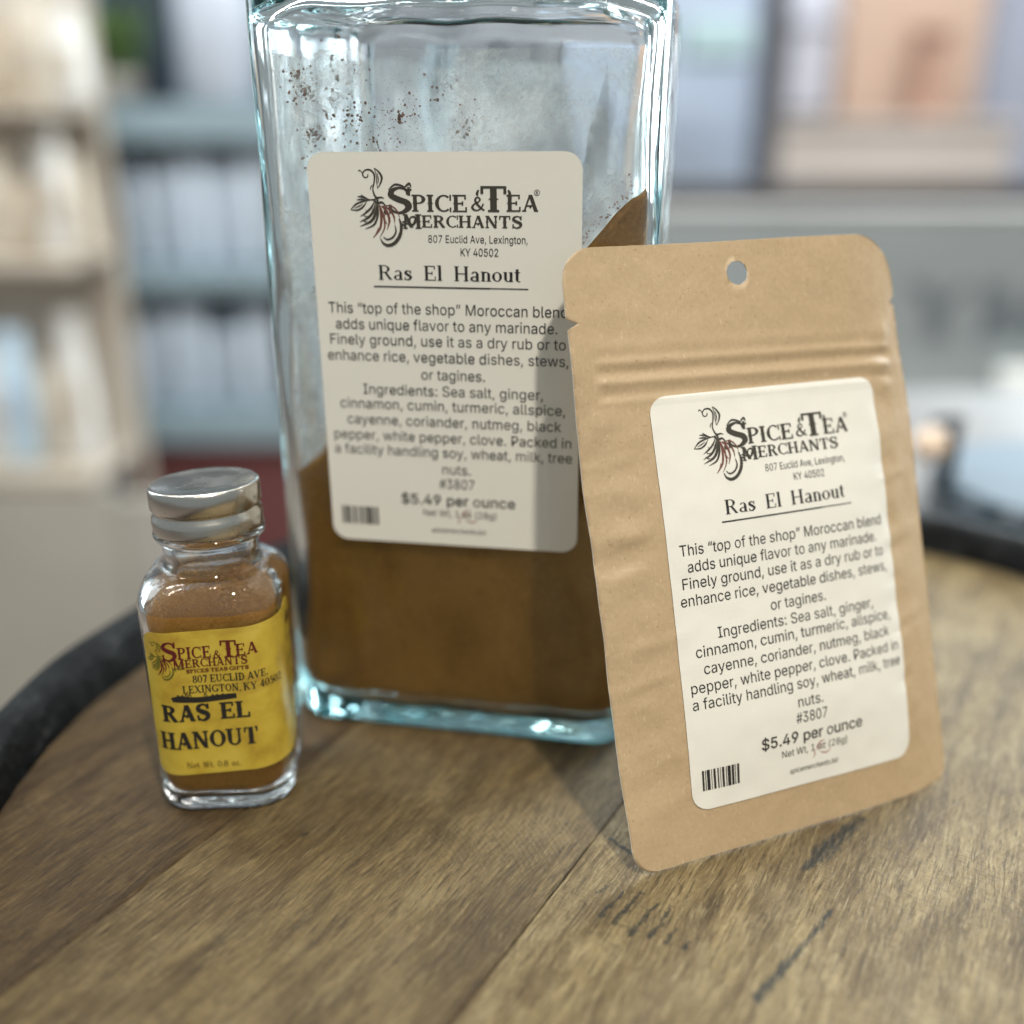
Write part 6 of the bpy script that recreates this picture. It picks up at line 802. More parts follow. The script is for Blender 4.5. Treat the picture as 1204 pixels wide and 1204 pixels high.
# ------------------------------------------------------------------ the large glass jar
JYAW = -0.1789; JW, JD, JL = 86.4, 76.0, 3.2
je = (math.cos(JYAW), math.sin(JYAW)); jn = (-math.sin(JYAW), math.cos(JYAW))
JC = (-52.96 + je[0] * (JW / 2 - JL) + jn[0] * JD / 2, 227.39 + je[1] * (JW / 2 - JL) + jn[1] * JD / 2)
jar = thing('glass_jar', 'big square greenish glass jar half full of brown spice, white text label in front', 'jar')
jar.location = (JC[0] * MM, JC[1] * MM, 0.0003); jar.rotation_euler = (0, 0, JYAW)
hw, hd = JW / 2, JD / 2
outer = [(hw - 4, hd - 4, 7, 0.0), (hw - 1.6, hd - 1.6, 8.5, .5), (hw - .4, hd - .4, 9.5, 1.9), (hw, hd, 10, 4.0)]
outer += [(hw, hd, 10, 4 + (164.5 - 4) * i / 40) for i in range(1, 41)]
for i in range(1, 9):
    a = math.pi / 2 * i / 8; outer.append((hw - 7 * (1 - math.cos(a)), hd - 7 * (1 - math.cos(a)), 10 + 2 * i / 8, 164.5 + 5.5 * math.sin(a)))
outer += [(hw - 11, hd - 11, 15, 171.2), (33, 31, 25, 174), (30, 30, 30, 178), (29, 29, 29, 182), (29, 29, 29, 189), (30.5, 30.5, 30.5, 190), (30.5, 30.5, 30.5, 193), (29, 29, 29, 194.2)]
TH = 3.3
inner = [(hw - 8, hd - 8, 7.5, 4.6), (hw - 5.5, hd - 5.5, 7.5, 5.0), (hw - 4.0, hd - 4.0, 7.2, 6.6), (hw - TH, hd - TH, 7, 10)]
inner += [(hw - TH, hd - TH, 7, 10 + (159 - 10) * i / 38) for i in range(1, 39)]
for i in range(1, 9):
    a = math.pi / 2 * i / 8; inner.append((hw - TH - 7 * (1 - math.cos(a)), hd - TH - 7 * (1 - math.cos(a)), 7 + 3 * i / 8, 159 + 7 * math.sin(a)))
inner += [(hw - 15, hd - 15, 14, 167.4), (29.5, 28, 23, 170), (26, 26, 26, 174), (25.5, 25.5, 25.5, 180), (25.5, 25.5, 25.5, 190), (26.5, 26.5, 26.5, 193.6)]
v_, f_ = vessel(outer, inner, 0.35, 1.1, 3.0)
# keep the label face flat: the wobble is removed on the front outer wall
glass_body = mesh_obj('glass_body', v_, f_, GLASS_BIG, jar)
# powder, heaped up against the right wall
zl = lambda x, y: 60.0 + (x + hw) * .77 + .38 * max(0, x - 20) + 1.0 * noise.noise(Vector((x * .12, y * .12, 1))) + .7 * noise.noise(Vector((x * .5, y * .5, 4))) + .5 * noise.noise(Vector((x * 1.3, y * 1.3, 7))) - .26 * (y + hd) * min(1, max(0, (x + 10) / 40))
def fill(levels, zf, wob, seed, steps, m, parent, inset):
    """solid powder body following the inner wall"""
    vs = []; fs = []
    def wall(z):
        for a, b in zip(levels, levels[1:]):
            if a[3] <= z <= b[3]:
                t = (z - a[3]) / (b[3] - a[3]); return [a[i] + (b[i] - a[i]) * t for i in range(3)]
        return levels[-1][:3] if z > levels[-1][3] else levels[0][:3]
    z0 = levels[0][3] + inset
    # per-column top
    s0 = sec(*wall(z0)); 
    for k in range(steps + 1):
        t = k / steps
        for i in range(NS):
            hwz = sec(*wall(60 if levels[-1][3] > 80 else 30))[i]
            top = zf(hwz[0], hwz[1]); z = z0 + (top - z0) * (t if k > 3 else t)
            x, y = sec(*wall(z))[i]; l = math.hypot(x, y)
            kk = wob * noise.noise(Vector((x * .06 * 1.6 + seed, y * .06 * 1.6, z * .06 * .55))) if wob else 0
            x += x / l * (kk - inset); y += y / l * (kk - inset)
            vs.append((x, y, z))
    for j in range(steps):
        for i in range(NS): a = j * NS + i; b = j * NS + (i + 1) % NS; fs.append((a, b, b + NS, a + NS))
    cap(vs, fs, 0, lambda q: z0, False)
    cap(vs, fs, steps * NS, None, True, rings=16, zf=zf)
    return vs, fs
v_, f_ = fill(inner, zl, 1.1, 33.0, 46, SPICE, jar, 0.12)
sp = mesh_obj('spice_powder', v_, f_, SPICE, jar)
# dust film inside, whitened to paint in the glass reflections: back and side walls, and a thinner one behind the front wall
def film(name, side, z0, z1, m, seed, off):
    vs = []; fs = []; nz = 30; s = sec(hw - TH, hd - TH, 7)
    if side == 'front': idx = [i for i in range(NS) if s[i][1] < -(hd - TH) + 2.2]
    else: idx = list(range(0, NS)); idx = [i for i in idx if s[i][1] > -(hd - TH) + 7]
    idx.sort(key=lambda i: (s[i][0] if side == 'front' else math.atan2(s[i][0], s[i][1] + 1)))
    for k in range(nz + 1):
        for i in idx:
            x, y = s[i]; zt = z0(x, y); z = zt + (z1 - zt) * k / nz; l = math.hypot(x, y)
            kk = 1.1 * noise.noise(Vector((x * .096 + 33.0, y * .096, z * .033))) - off
            vs.append((x + x / l * kk, y + y / l * kk, z))
    n = len(idx)
    for k in range(nz):
        for i in range(n - 1): a = k * n + i; fs.append((a, a + 1, a + 1 + n, a + n))
    return mesh_obj(name, vs, fs, m, jar)
film('dust_and_haze_film', 'back', lambda x, y: zl(x, y) + .3, 155, DUST_GLEAM_BACK, 0, .16)
film('dust_and_haze_film', 'front', lambda x, y: zl(x, y) + .3, 155, DUST_HAZE_FRONT, 0, .16)
# crumbs stuck to the inside of the front wall
mb = MB(); rnd = random.Random(5)
def crumb(x, z, r_, y=None):
    yw = -(hd - TH); kk = 1.1 * noise.noise(Vector((x * .096 + 33.0, yw * .096, z * .033)))
    y = yw - kk + .32
    n = 6; top = []; ph = rnd.random() * 6
    vs = [(x + r_ * (.6 + .7 * rnd.random()) * math.cos(ph + k * 6.283 / n), y + .05, z + r_ * (.6 + .7 * rnd.random()) * math.sin(ph + k * 6.283 / n)) for k in range(n)]
    vs += [(x, y - .1 - .1 * r_, z), (x, y + .35 + r_ * .5, z)]
    fs = [(k, (k + 1) % n, n) for k in range(n)] + [((k + 1) % n, k, n + 1) for k in range(n)]
    mb.add(vs, fs)
def jx(px): return px + JL - hw
spots = [(10.5, 147, 3.0, 14), (11.5, 139, 2.6, 12), (14, 143, 6, 26), (17.5, 149, 4.5, 16), (20, 142, 6, 22), (12, 133.5, 2.4, 12), (25, 138, 4, 9), (30.5, 142.5, 3.2, 12), (9, 150, 3, 10), (38, 146, 6, 8), (44, 140.5, 3, 5), (16, 154, 7, 14), (22, 132, 5, 8)]
for cx_, cz_, sd, n_ in spots:
    for _ in range(n_ * 4):
        crumb(jx(cx_ + rnd.gauss(0, sd * .6)), cz_ + rnd.gauss(0, sd * .6), rnd.choice([.07, .09, .12, .15, .2, .3]))
    for _ in range(9 if sd < 4 else 3):
        crumb(jx(cx_ + rnd.gauss(0, .6)), cz_ + rnd.gauss(0, .6), rnd.uniform(.18, .42))
for _ in range(2200):
    crumb(jx(rnd.uniform(4, 76)), rnd.choice([rnd.uniform(136, 156), rnd.uniform(120, 156)]), rnd.uniform(.04, .10))
for _ in range(500):                                   # grains just over the powder line
    x = rnd.uniform(-hw + 5, hw - 6); crumb(x, zl(x, -hd) + abs(rnd.gauss(0, 1.3)), rnd.uniform(.07, .24))
tag(mb.build('spice_crumb', CRUMB, jar), kind='stuff')
# label
def jmap(u, v, h):
    c, s = math.cos(.0104), math.sin(.0104)
    return (11.72 + JL - hw + c * u - s * v, -hd - .28 - .12 - h, 50.55 + s * u + c * v)
lab = sticker(jmap, 57, 85.2, 3.6, PAPER, 'paper_label', jar, thick=.1)
shop_label(jmap, lab)

# ------------------------------------------------------------------ the small spice bottle
SYAW = 0.08; SW = 29.5; SR = 8.0; sh = SW / 2
bot = thing('spice_bottle', 'small square glass spice bottle with yellow label and screw cap', 'bottle')
bot.location = (-64 * MM, 204.4 * MM, 0.0003); bot.rotation_euler = (0, 0, SYAW)
outer = [(sh - 3.4, sh - 3.4, 5.5, 0), (sh - 1.2, sh - 1.2, 7, .4), (sh - .3, sh - .3, 7.8, 1.6), (sh, sh, SR, 3.2)] + [(sh, sh, SR, 3.2 + (48 - 3.2) * i / 16) for i in range(1, 17)]
for i in range(1, 9):
    a = math.pi / 2 * i / 8; k = (1 - math.cos(a)); q = sh - 4.2 * k; outer.append((q, q, SR + (q - SR) * (i / 8) ** 1.5, 48 + 6.0 * math.sin(a)))
outer += [(10.2, 10.2, 10.2, 54.6), (10.0, 10.0, 10.0, 56), (10.0, 10.0, 10.0, 59.3), (10.9, 10.9, 10.9, 60.0), (11.5, 11.5, 11.5, 60.8), (11.5, 11.5, 11.5, 61.5), (10.8, 10.8, 10.8, 62.2), (10.2, 10.2, 10.2, 62.6), (10.2, 10.2, 10.2, 70.5)]
T2 = 1.5; si = sh - T2
sinner = [(si - 3, si - 3, 5, 2.6), (si - 1.4, si - 1.4, 5.6, 2.9), (si - .4, si - .4, 6.1, 4.0), (si, si, 6.2, 5.8)] + [(si, si, 6.2, 5.8 + (47 - 5.8) * i / 14) for i in range(1, 15)]
for i in range(1, 9):
    a = math.pi / 2 * i / 8; k = (1 - math.cos(a)); q = si - 4.3 * k; sinner.append((q, q, 6.2 + (q - 6.2) * (i / 8) ** 1.5, 47 + 5.2 * math.sin(a)))
sinner += [(8.3, 8.3, 8.3, 53.4), (8.1, 8.1, 8.1, 56), (8.1, 8.1, 8.1, 70.2)]
v_, f_ = vessel(outer, sinner, 0.12, 0.45, 50.0)
mesh_obj('glass_body', v_, f_, GLASS_SMALL, bot)
zs = lambda x, y: 46.6 + .08 * x + .7 * noise.noise(Vector((x * .3, y * .3, 1))) + .5 * noise.noise(Vector((x * 1.1, y * 1.1, 3)))
v_, f_ = fill(sinner, zs, .45, 80.0, 22, SPICE2, bot, 0.08)
mesh_obj('spice_powder', v_, f_, SPICE2, bot)
def coat():
    lv = [l for l in sinner if l[3] > 46]; v, f = loft([(l[0] - .1, l[1] - .1, l[2], l[3]) for l in lv if l[3] < 60], .45, 80.0); return v, f
v_, f_ = coat(); mesh_obj('powder_coating', v_, f_, DUST_SMALL, bot)
# metal screw cap, slightly askew
cp = MB()
cprof = [(8.0, 61.6), (10.6, 61.5), (11.1, 61.8), (11.35, 62.3), (11.3, 63.1), (11.45, 64.2), (11.3, 65.3), (10.75, 66.0), (10.75, 66.4), (11.2, 66.9), (11.4, 67.2), (11.4, 70.7), (11.25, 71.3), (10.85, 71.7), (10.4, 71.62), (10.0, 71.4), (4, 71.3)]
cp.lathe(cprof, 72, cap0=False)
capo = cp.build('screw_cap', CAPM, bot, smooth=True)
capo.rotation_euler = (R(-3.5), R(-2.0), 0); capo.location = (0.0, 0.0, 0)
capo.location = (2.2 * MM, -4.0 * MM, 0.1 * MM)
# label wrapped round front and right side
def smap(s, z, h):
    fl = sh - SR; q = SR + h + .14
    sg = 1 if s >= 0 else -1; a = abs(s)
    if a <= fl: x, y = s, -sh - h - .14
    elif a <= fl + SR * math.pi / 2:
        t = (a - fl) / SR; x, y = sg * (fl + q * math.sin(t)), -(sh - SR) - q * math.cos(t)
    else: x, y = sg * (sh + h + .14), -(sh - SR) + (a - fl - SR * math.pi / 2)
    return (x, y, z)
def ymap(u, v, h): return smap(u - 14.0, 9.6 + v + .055 * u, h)
ylab = sticker(ymap, 40.0, 34.2, 3.0, YEL, 'paper_label', bot, nu=80, nv=12, thick=.08)
def tm(u, v, h): return smap(u, v, h)
p = Print(); q = Print(); r = Print()
q.serif('S', -9.2, -6.0, 37.7, 4.3, WEST, 37.8); q.serif('PICE', -5.9, .9, 38.1, 2.7, WEST, 38.4); q.serif('&', 1.3, 2.9, 38.2, 1.8, dict(WEST, W=.16))
q.serif('T', 2.75, 6.3, 38.3, 3.9, WEST); q.serif('EA', 5.9, 10.3, 38.55, 2.7, WEST, 38.8)
q.serif('M', -7.0, -4.7, 35.8, 2.4, WEST); q.serif('ERCHANTS', -4.6, 8.1, 36.1, 1.9, WEST, 36.7)
q.serif('SPICES*TEAS*GIFTS', -4.5, 8.2, 34.85, .85, dict(WEST, W=.24, t=.13), 35.4)
q.build('shop_name', MAROON, tm, ylab)
p.serif('807 EUCLID AVE.', -3.4, 12.0, 32.5, 1.75, WEST, 33.0)
p.serif('LEXINGTON, KY 40502', -5.7, 15.3, 30.1, 1.75, WEST, 30.6)
p.serif('RAS EL', -10.7, 7.6, 23.1, 4.0, dict(WEST, W=.26, t=.11, space=.5), 23.9)
p.serif('HANOUT', -11.9, 8.9, 16.2, 4.2, dict(WEST, W=.26, t=.11), 17.3)
p.stroke([(-8.0, 28.7), (-5.5, 28.55), (-2, 28.5), (2, 28.9), (5.2, 29.2)], [1.1, 1.35, 1.3, 1.35, 1.15], 5)
p.stroke([(-8.2, 28.8), (-6.5, 29.1), (-4, 28.9)], [.5, .8, .4], 4)
for a, hgt in [(-6.8, .55), (-5.9, .5), (-5.1, .8), (-4.4, .75), (-1.2, .9), (.3, .5), (1.2, .5), (2.4, .6), (3.6, .5)]:
    p.stroke([(a - .3, 29.1), (a, 29.2 + hgt), (a + .35, 29.2)], [.16, .2, .16], 3)
p.build('lettering', INK, tm, ylab)
t_ = Print(); t_.serif('Net Wt. 0.8 oz.', -6.8, 4.6, 11.7, 1.45, dict(FINE, space=.5), 12.0)
for z_, s0_, s1_ in [(36.6, 21.2, 25.5), (31.8, 19.6, 27.0), (27.4, 20.8, 26.0), (23.6, 20.2, 27.2), (18.2, 21.0, 25.6)]:
    x_ = s0_
    pts = []; i = 0
    while x_ < s1_: pts.append((x_, z_ + (.45 if i % 2 else -.3) * (1.5 if i % 5 == 2 else 1))); x_ += .42; i += 1
    t_.stroke(pts, [.2] * len(pts), 3)
t_.build('small_print', BROWN_INK, tm, ylab)
o1 = Print(); o2 = Print(); flourish(o1, o2, -10.2, 38.7, .56)
o1.build('emblem', OLIVE, tm, ylab); o2.build('emblem_fronds', MAROON, tm, ylab)
o1 = Print(); flourish(o1, o1, 23.0, 41.6, .22)
for a in range(9): o1.stroke([(23.0, 40.6), (23.0 + 2.2 * math.cos(a * .42 - .1), 41.0 + 2.0 * math.sin(a * .42 - .1))], [.2, .5], 3)
o1.build('stamp', BROWN_INK, tm, ylab)

# ------------------------------------------------------------------ the kraft pouch
PYAW, PLEAN, PW, PH = 0.3997, 0.3371, 81.0, 125.6
pe = (math.cos(PYAW), math.sin(PYAW), 0); pin = (-math.sin(PYAW), math.cos(PYAW), 0)
pouch = thing('paper_pouch', 'flat brown kraft paper pouch with a hang hole, leaning back against the jar', 'pouch')
pouch.location = (25.7 * MM, 168.93 * MM, 0.0004)
pouch.rotation_euler = (-PLEAN, 0, PYAW)     # local x along the width, z up the sheet, -y out of the front
def sst(a, b, x): t = max(0, min(1, (x - a) / (b - a))); return t * t * (3 - 2 * t)
def zipv(u, v0): return v0 - (u - 4) * .026
def front_d(u, v):
    d = 2.0 * sst(0, 26, u) * sst(0, 26, 81 - u) * sst(4, 30, v) * (1 - sst(62, 96, v)) 
    d -= 3.6 * max(0, (u - 64) / 19) ** 2.0 * (1 - .3 * sst(90, 125, v))
    d -= 1.2 * max(0, (12 - u) / 12) ** 2 * sst(8, 40, v) * (1 - sst(85, 105, v))
    inz = sst(3.5, 5.5, u) * (1 - sst(77.2, 78.8, u))
    for v0, a, w_ in ((102.8, .30, .8), (100.8, -.26, .8), (98.8, .36, .8), (96.4, -.22, .9), (94.9, .14, .8), (106, .12, 1.3)):
        d += a * inz * math.exp(-((v - zipv(u, v0)) / w_) ** 2)
    # puckers of the side seals and creases
    for cx_, cv, su, sv, a in PUCK:
        d += a * .5 * math.exp(-((u - cx_) / su) ** 2 - ((v - cv - (u - cx_) * .15) / sv) ** 2) * (1 - .75 * sst(12, 17, u) * sst(8, 14, 81 - u))
    d += .8 * noise.noise(Vector((u * .035, v * .028, 2))) + .12 * noise.noise(Vector((u * .25, v * .2, 8)))
    return d
PUCK = []
rp = random.Random(11)
for i in range(15):
    PUCK.append((rp.uniform(5, 10), 12 + i * 5.6 + rp.uniform(-2, 2), rp.uniform(2.5, 5), rp.uniform(1.2, 2.6), rp.uniform(.25, .75) * rp.choice([1, -1])))
    PUCK.append((rp.uniform(70, 76), 10 + i * 5.8 + rp.uniform(-2, 2), rp.uniform(2.5, 6), rp.uniform(1.3, 3.2), rp.uniform(.3, .8) * rp.choice([1, -1])))
PUCK += [(4, 64, 6, 2.4, -1.1), (6, 68.5, 5, 2.2, .8), (74, 88, 5, 3, -.9), (75, 96, 3, 3, .8), (72, 58, 8, 1.8, .7), (12, 46, 6, 1.5, .5), (68, 50, 8, 4, .6), (66, 43, 9, 2.0, -.5), (77, 104, 3, 3.5, .8), (22, 90, 12, 1.6, .25), (3, 8, 6, 5, .5), (5, 62, 5, .8, -.7), (6, 38, 7, .7, .5), (5, 83, 5, .8, .5), (74, 72, 6, .8, .6), (73, 38, 7, .8, -.6), (76, 92, 3, 1.2, .9), (77, 99, 2.5, 1.5, -.7), (8, 22, 6, .8, .45)]
RC = 7.0
def edge_in(v, left):
    e = min(v, PH - v); r0 = (RC if left else 10.5) if v > PH / 2 else (5.5 if left else 4.0)
    ins = 0 if e >= r0 else r0 - math.sqrt(max(0, r0 * r0 - (r0 - e) ** 2))
    nv = 110.9
    if abs(v - nv) < 1.1: ins += 2.4 * (1 - abs(v - nv) / 1.1) * (1 if left else .6)
    wav = .35 * noise.noise(Vector((v * .07, 3 if left else 9, 0)))
    return ins + wav
def sheet_rows():
    rs = set()
    for i in range(13): q = 10.5 * (1 - math.cos(i * math.pi / 2 / 12)); rs.add(round(q, 3)); rs.add(round(PH - q, 3))
    v = 10.5
    while v < PH - 10.5: rs.add(round(v, 3)); v += (.5 if 93 < v < 113.5 else 1.0)
    rs.add(110.9)
    return sorted(rs)
HOLE = (39.7, 118.9, 2.5)
rows = sheet_rows(); NU = 96
def sheet(dfun, off):
    vs = []
    for v in rows:
        a = edge_in(v, True) - 0.9; b = PW - edge_in(v, False) + 0.9 + .9 * sst(20, 60, v) * (1 - sst(80, 110, v)) + 1.9 * (1 - sst(78, 120, v))
        for i in range(NU + 1):
            u = a + (b - a) * i / NU; vs.append([u, v])
    N = NU + 1; fs = []
    for j in range(len(rows) - 1):
        for i in range(NU):
            q = (j * N + i, j * N + i + 1, (j + 1) * N + i + 1, (j + 1) * N + i)
            mx = sum(vs[k][0] for k in q) / 4; mv = sum(vs[k][1] for k in q) / 4
            if math.hypot(mx - HOLE[0], mv - HOLE[1]) > HOLE[2]: fs.append(q)
    from collections import Counter
    cnt = Counter()
    for q in fs:
        for k in range(4): cnt[frozenset((q[k], q[(k + 1) % 4]))] += 1
    bnd = [tuple(e) for e, c in cnt.items() if c == 1]
    for e in bnd:
        for k in e:
            dx, dv = vs[k][0] - HOLE[0], vs[k][1] - HOLE[1]; l = math.hypot(dx, dv)
            if l < HOLE[2] * 1.7: vs[k] = [HOLE[0] + dx / l * HOLE[2], HOLE[1] + dv / l * HOLE[2]]
    return vs, fs, bnd
V2, F2, BND = sheet(None, 0)
def back_d(u, v):
    k = sst(1, 14, u) * sst(1, 14, PW - u)
    b = 7.5 * k * sst(0, 34, v) * (1 - sst(58, 96, v))
    return b
vs = [(u, -front_d(u, v), v) for u, v in V2]; nV = len(vs)
vs += [(u, -front_d(u, v) + .30 + back_d(u, v), v) for u, v in V2]
fs = list(F2) + [tuple(i + nV for i in q[::-1]) for q in F2]; mi = [0] * len(fs)
used = set(i for q in F2 for i in q)
for a, b in BND: fs.append((a, b, b + nV, a + nV)); mi.append(1)
remap = {}; v2 = []
for i in range(2 * nV):
    if (i % nV) in used: remap[i] = len(v2); v2.append(vs[i])
fs = [tuple(remap[i] for i in f) for f in fs]
mesh_obj('pouch_body', v2, fs, [KRAFT, WHITE_EDGE], pouch, matidx=mi)
def pmap(u, v, h):
    c, s = math.cos(-.0111), math.sin(-.0111)
    U = 13.89 + c * u - s * v; V = 9.88 + s * u + c * v
    # the label bridges the small puckers of the paper
    d = front_d(U, V); d2 = max(d, .25 * (front_d(U + 1.5, V) + front_d(U - 1.5, V) + front_d(U, V + 1.5) + front_d(U, V - 1.5)))
    return (U, -d - .25 - h, V)
plab = sticker(pmap, 57, 85.2, 3.8, PAPER, 'paper_label', pouch, nu=44, nv=70, thick=.1)
shop_label(pmap, plab)
# ------------------------------------------------------------------ the shop behind (metres)
def B(mb, x0, x1, y0, y1, z0, z1, bev=0.0): mb.box(((x0 + x1) / 2, (y0 + y1) / 2, (z0 + z1) / 2), (x1 - x0, y1 - y0, z1 - z0), 0, bev)
def U(mb, name, m, parent=None, smooth=False): return mesh_obj(name, mb.v, mb.f, m, parent, smooth, scale=1.0, matidx=mb.mi)
def at(px, py, Y):
    """point at depth Y (metres) seen at photograph pixel (px, py)"""
    c, s = math.cos(PITCH), math.sin(PITCH); a = (px - 602) / FPX; b = (602 - py) / FPX
    d = (a, c + b * s, -s + b * c); t = Y / d[1]
    return (a * t, Y, CAMH * MM + d[2] * t)
FLOORZ = -0.80
mb = MB(); B(mb, -4, 4, -2.5, 6, FLOORZ - .05, FLOORZ); tag(U(mb, 'floor', simple('brown_floor', (.30, .24, .20), .5)), kind='structure')
mb = MB(); B(mb, -4, 4, 4.5, 4.6, FLOORZ, 3.0); tag(U(mb, 'wall', simple('grey_shop_wall', (.30, .33, .37), .8)), kind='structure')

# left: blue-grey shelving with jars
SY = 1.75; KS = SY / 1.15
GREYBLUE = simple('grey_blue_paint', (.26, .34, .38), .5); DARKIN = simple('dark_panel_blue', (.035, .05, .07), .8)
shelf = thing('shelf_unit', 'blurred grey-blue shelving unit holding rows of pale jars, far left behind', 'shelf')
xl, xr = at(88, 300, SY)[0], at(430, 300, SY)[0]
def zpy(py, Y=SY): return at(200, py, Y)[2]
mb = MB(); B(mb, xl, xr, SY + .30, SY + .32, FLOORZ, zpy(-80)); U(mb, 'back_panel', simple('slate_shelf_back', (.055, .075, .10), .8), shelf)
for a in (xl, xr):
    mb = MB(); B(mb, a - .012, a + .012, SY, SY + .30, FLOORZ, zpy(-80), .003); U(mb, 'side_panel', GREYBLUE, shelf)
for p0, p1 in ((122, 168), (318, 344), (486, 522)):
    mb = MB(); B(mb, xl + .013, xr - .013, SY - .01, SY + .295, zpy(p1), zpy(p0), .003); U(mb, 'shelf_board', GREYBLUE, shelf)
mb = MB(); B(mb, xl + .013, xr - .013, SY + .03, SY + .05, FLOORZ, zpy(524)); U(mb, 'door_panel', simple('maroon_cabinet', (.15, .05, .05), .5), shelf)
JARW = simple('frosted_white_plastic', (.62, .70, .80), .35); LIDW = simple('blue_grey_lid', (.36, .44, .54), .4); PALE = simple('pale_cream_ceramic', (.80, .74, .64), .4)
PALEB = simple('pale_blue_ceramic', (.55, .70, .82), .4)
def shelfjar(x, z, r_, h, m, label, grp, Y=SY + .07):
    r_ *= KS; h *= KS
    t = thing('storage_jar', label, 'jar', grp); t.location = (x, Y, z + .0006)
    a = MB(); a.lathe([(r_ * .85, 0), (r_, .006), (r_, h * .78), (r_ * .8, h * .86)], 20); U(a, 'jar_body', m, t, True)
    a = MB(); a.lathe([(r_ * .82, h * .865), (r_ * .86, h * .88), (r_ * .86, h * .98), (r_ * .8, h)], 20); U(a, 'lid', LIDW, t, True)
pos = [('upper', 318, [(150, .015, .11), (186, .012, .12), (222, .018, .125), (258, .012, .12), (294, .019, .13)]),
       ('lower', 486, [(140, .018, .10), (176, .014, .12), (216, .019, .125), (256, .013, .10), (296, .019, .12)]),
       ('top', 122, [(250, .046, .155), ])]
words = {'upper': 'on the upper grey-blue shelf', 'lower': 'on the lower grey-blue shelf', 'top': 'alone on top of the grey-blue shelving beside the dark gap'}
ordn = ['leftmost', 'second from left', 'third from left', 'fourth from left', 'nearest the glass jar']
for row, py, items in pos:
    for i, (px, r_, h) in enumerate(items):
        x = at(px, py - 30, SY)[0]
        if row == 'top': shelfjar(x, zpy(py), r_, h, simple('pale_lavender_plastic', (.50, .54, .62), .4), 'wide blurred lavender-grey canister ' + words[row], None)
        else: shelfjar(x, zpy(py), r_, h, JARW, 'blurred pale jar ' + words[row] + ', ' + ordn[i], 'pale jars on the grey-blue shelves')
# small green plant on the shelf top
g = thing('potted_plant', 'blurred green potted plant on top of the shelving, upper left', 'plant')
gp = at(118, 118, SY); g.location = (gp[0], SY + .08, zpy(122) + .0006)
a = MB(); a.lathe([(.027, 0), (.039, .045), (.036, .045)], 16); U(a, 'pot', simple('terracotta_pale', (.45, .42, .38), .7), g, True)
rl = random.Random(3); a = MB()
for i in range(150):
    an = rl.random() * 6.283; el = rl.uniform(.2, 1.5); L = rl.uniform(.03, .072); bx_, by_, bz_ = rl.gauss(0, .018), rl.gauss(0, .018), .045 + rl.uniform(0, .06)
    dx, dy, dz = math.cos(an) * math.cos(el) * L, math.sin(an) * math.cos(el) * L, math.sin(el) * L; wx, wy = -math.sin(an) * .010, math.cos(an) * .010
    a.add([(bx_, by_, bz_), (bx_ + dx * .5 + wx, by_ + dy * .5 + wy, bz_ + dz * .5), (bx_ + dx, by_ + dy, bz_ + dz * .9), (bx_ + dx * .5 - wx, by_ + dy * .5 - wy, bz_ + dz * .5)], [(0, 1, 2, 3)])
tag(U(a, 'foliage', simple('leaf_green', (.13, .22, .07), .6), g), kind='stuff')

# far left, nearer: tan rack with white and pale-blue crockery
RY = 1.45; KR = RY / .95
rack = thing('wooden_rack', 'blurred tan rack of pale crockery at the left edge of the photo', 'rack')
rx0, rx1 = at(-150, 300, RY)[0], at(74, 300, RY)[0]
TAN = simple('tan_wood', (.46, .40, .33), .6)
def zr(py): return at(40, py, RY)[2]
for p in (122, 308, 560):
    a = MB(); B(a, rx0, rx1, RY, RY + .2, zr(p + 14), zr(p), .003); U(a, 'shelf_board', TAN, rack)
for xx in (rx0, rx1 - .001):
    a = MB(); B(a, xx - .008, xx + .008, RY + .18, RY + .2, FLOORZ, zr(-60), .002); U(a, 'post', TAN, rack)
a = MB(); B(a, rx0 + .01, rx1 - .01, RY + .202, RY + .21, zr(575), zr(-60)); U(a, 'back_panel', simple('beige_board', (.56, .50, .43), .7), rack)
CREAMP = simple('cream_cabinet_paint', (.40, .38, .33), .6)
a = MB(); B(a, rx0, rx1 + .02, RY + .005, RY + .02, FLOORZ, zr(578), .003); U(a, 'cabinet_door', CREAMP, rack)
a = MB(); B(a, rx1 + .022, rx1 + .13, RY + .01, RY + .03, FLOORZ, zr(590), .003); U(a, 'side_door', simple('grey_cream_paint', (.40, .38, .34), .6), rack)
def pouchbag(px, py, wpx, hpx, m, lab, grp='pale goods packed on the tan rack'):
    t = thing('goods_bag', lab, 'bag', grp); c = at(px, py, RY); w_ = wpx / FPX * RY / 2; h_ = hpx / FPX * RY
    t.location = (c[0], RY + .07, zr(py) + .0006)
    vs = []; fs = []; lv = [(.0, .75, .7), (.06, 1.0, 1.0), (.5, .98, .9), (.8, .8, .5), (.92, .72, .14), (1.0, .78, .10)]
    for z, kx, ky in lv:
        for k in range(16):
            an = 2 * math.pi * k / 16; vs.append((w_ * kx * math.copysign(abs(math.cos(an)) ** .7, math.cos(an)), w_ * .7 * ky * math.sin(an), h_ * z))
    for j in range(len(lv) - 1):
        for k in range(16): q = (k + 1) % 16; fs.append((j * 16 + k, j * 16 + q, j * 16 + 16 + q, j * 16 + 16 + k))
    fs += [tuple(range(15, -1, -1)), tuple(range(80, 96))]
    mesh_obj('bag_body', vs, fs, m, t, True, scale=1.0)
    a = MB(); a.box((0, -w_ * .71, h_ * .42), (w_ * 1.0, .003, h_ * .34), 0, .001); U(a, 'label_patch', TAN if m is not PALEB else LIDW, t)
BAGM = {'cream': simple('cream_cloth', (.62, .55, .45), .8), 'white': simple('white_paper', (.74, .73, .70), .7), 'pale blue': PALEB, 'sand': simple('sand_cloth', (.47, .38, .28), .8)}
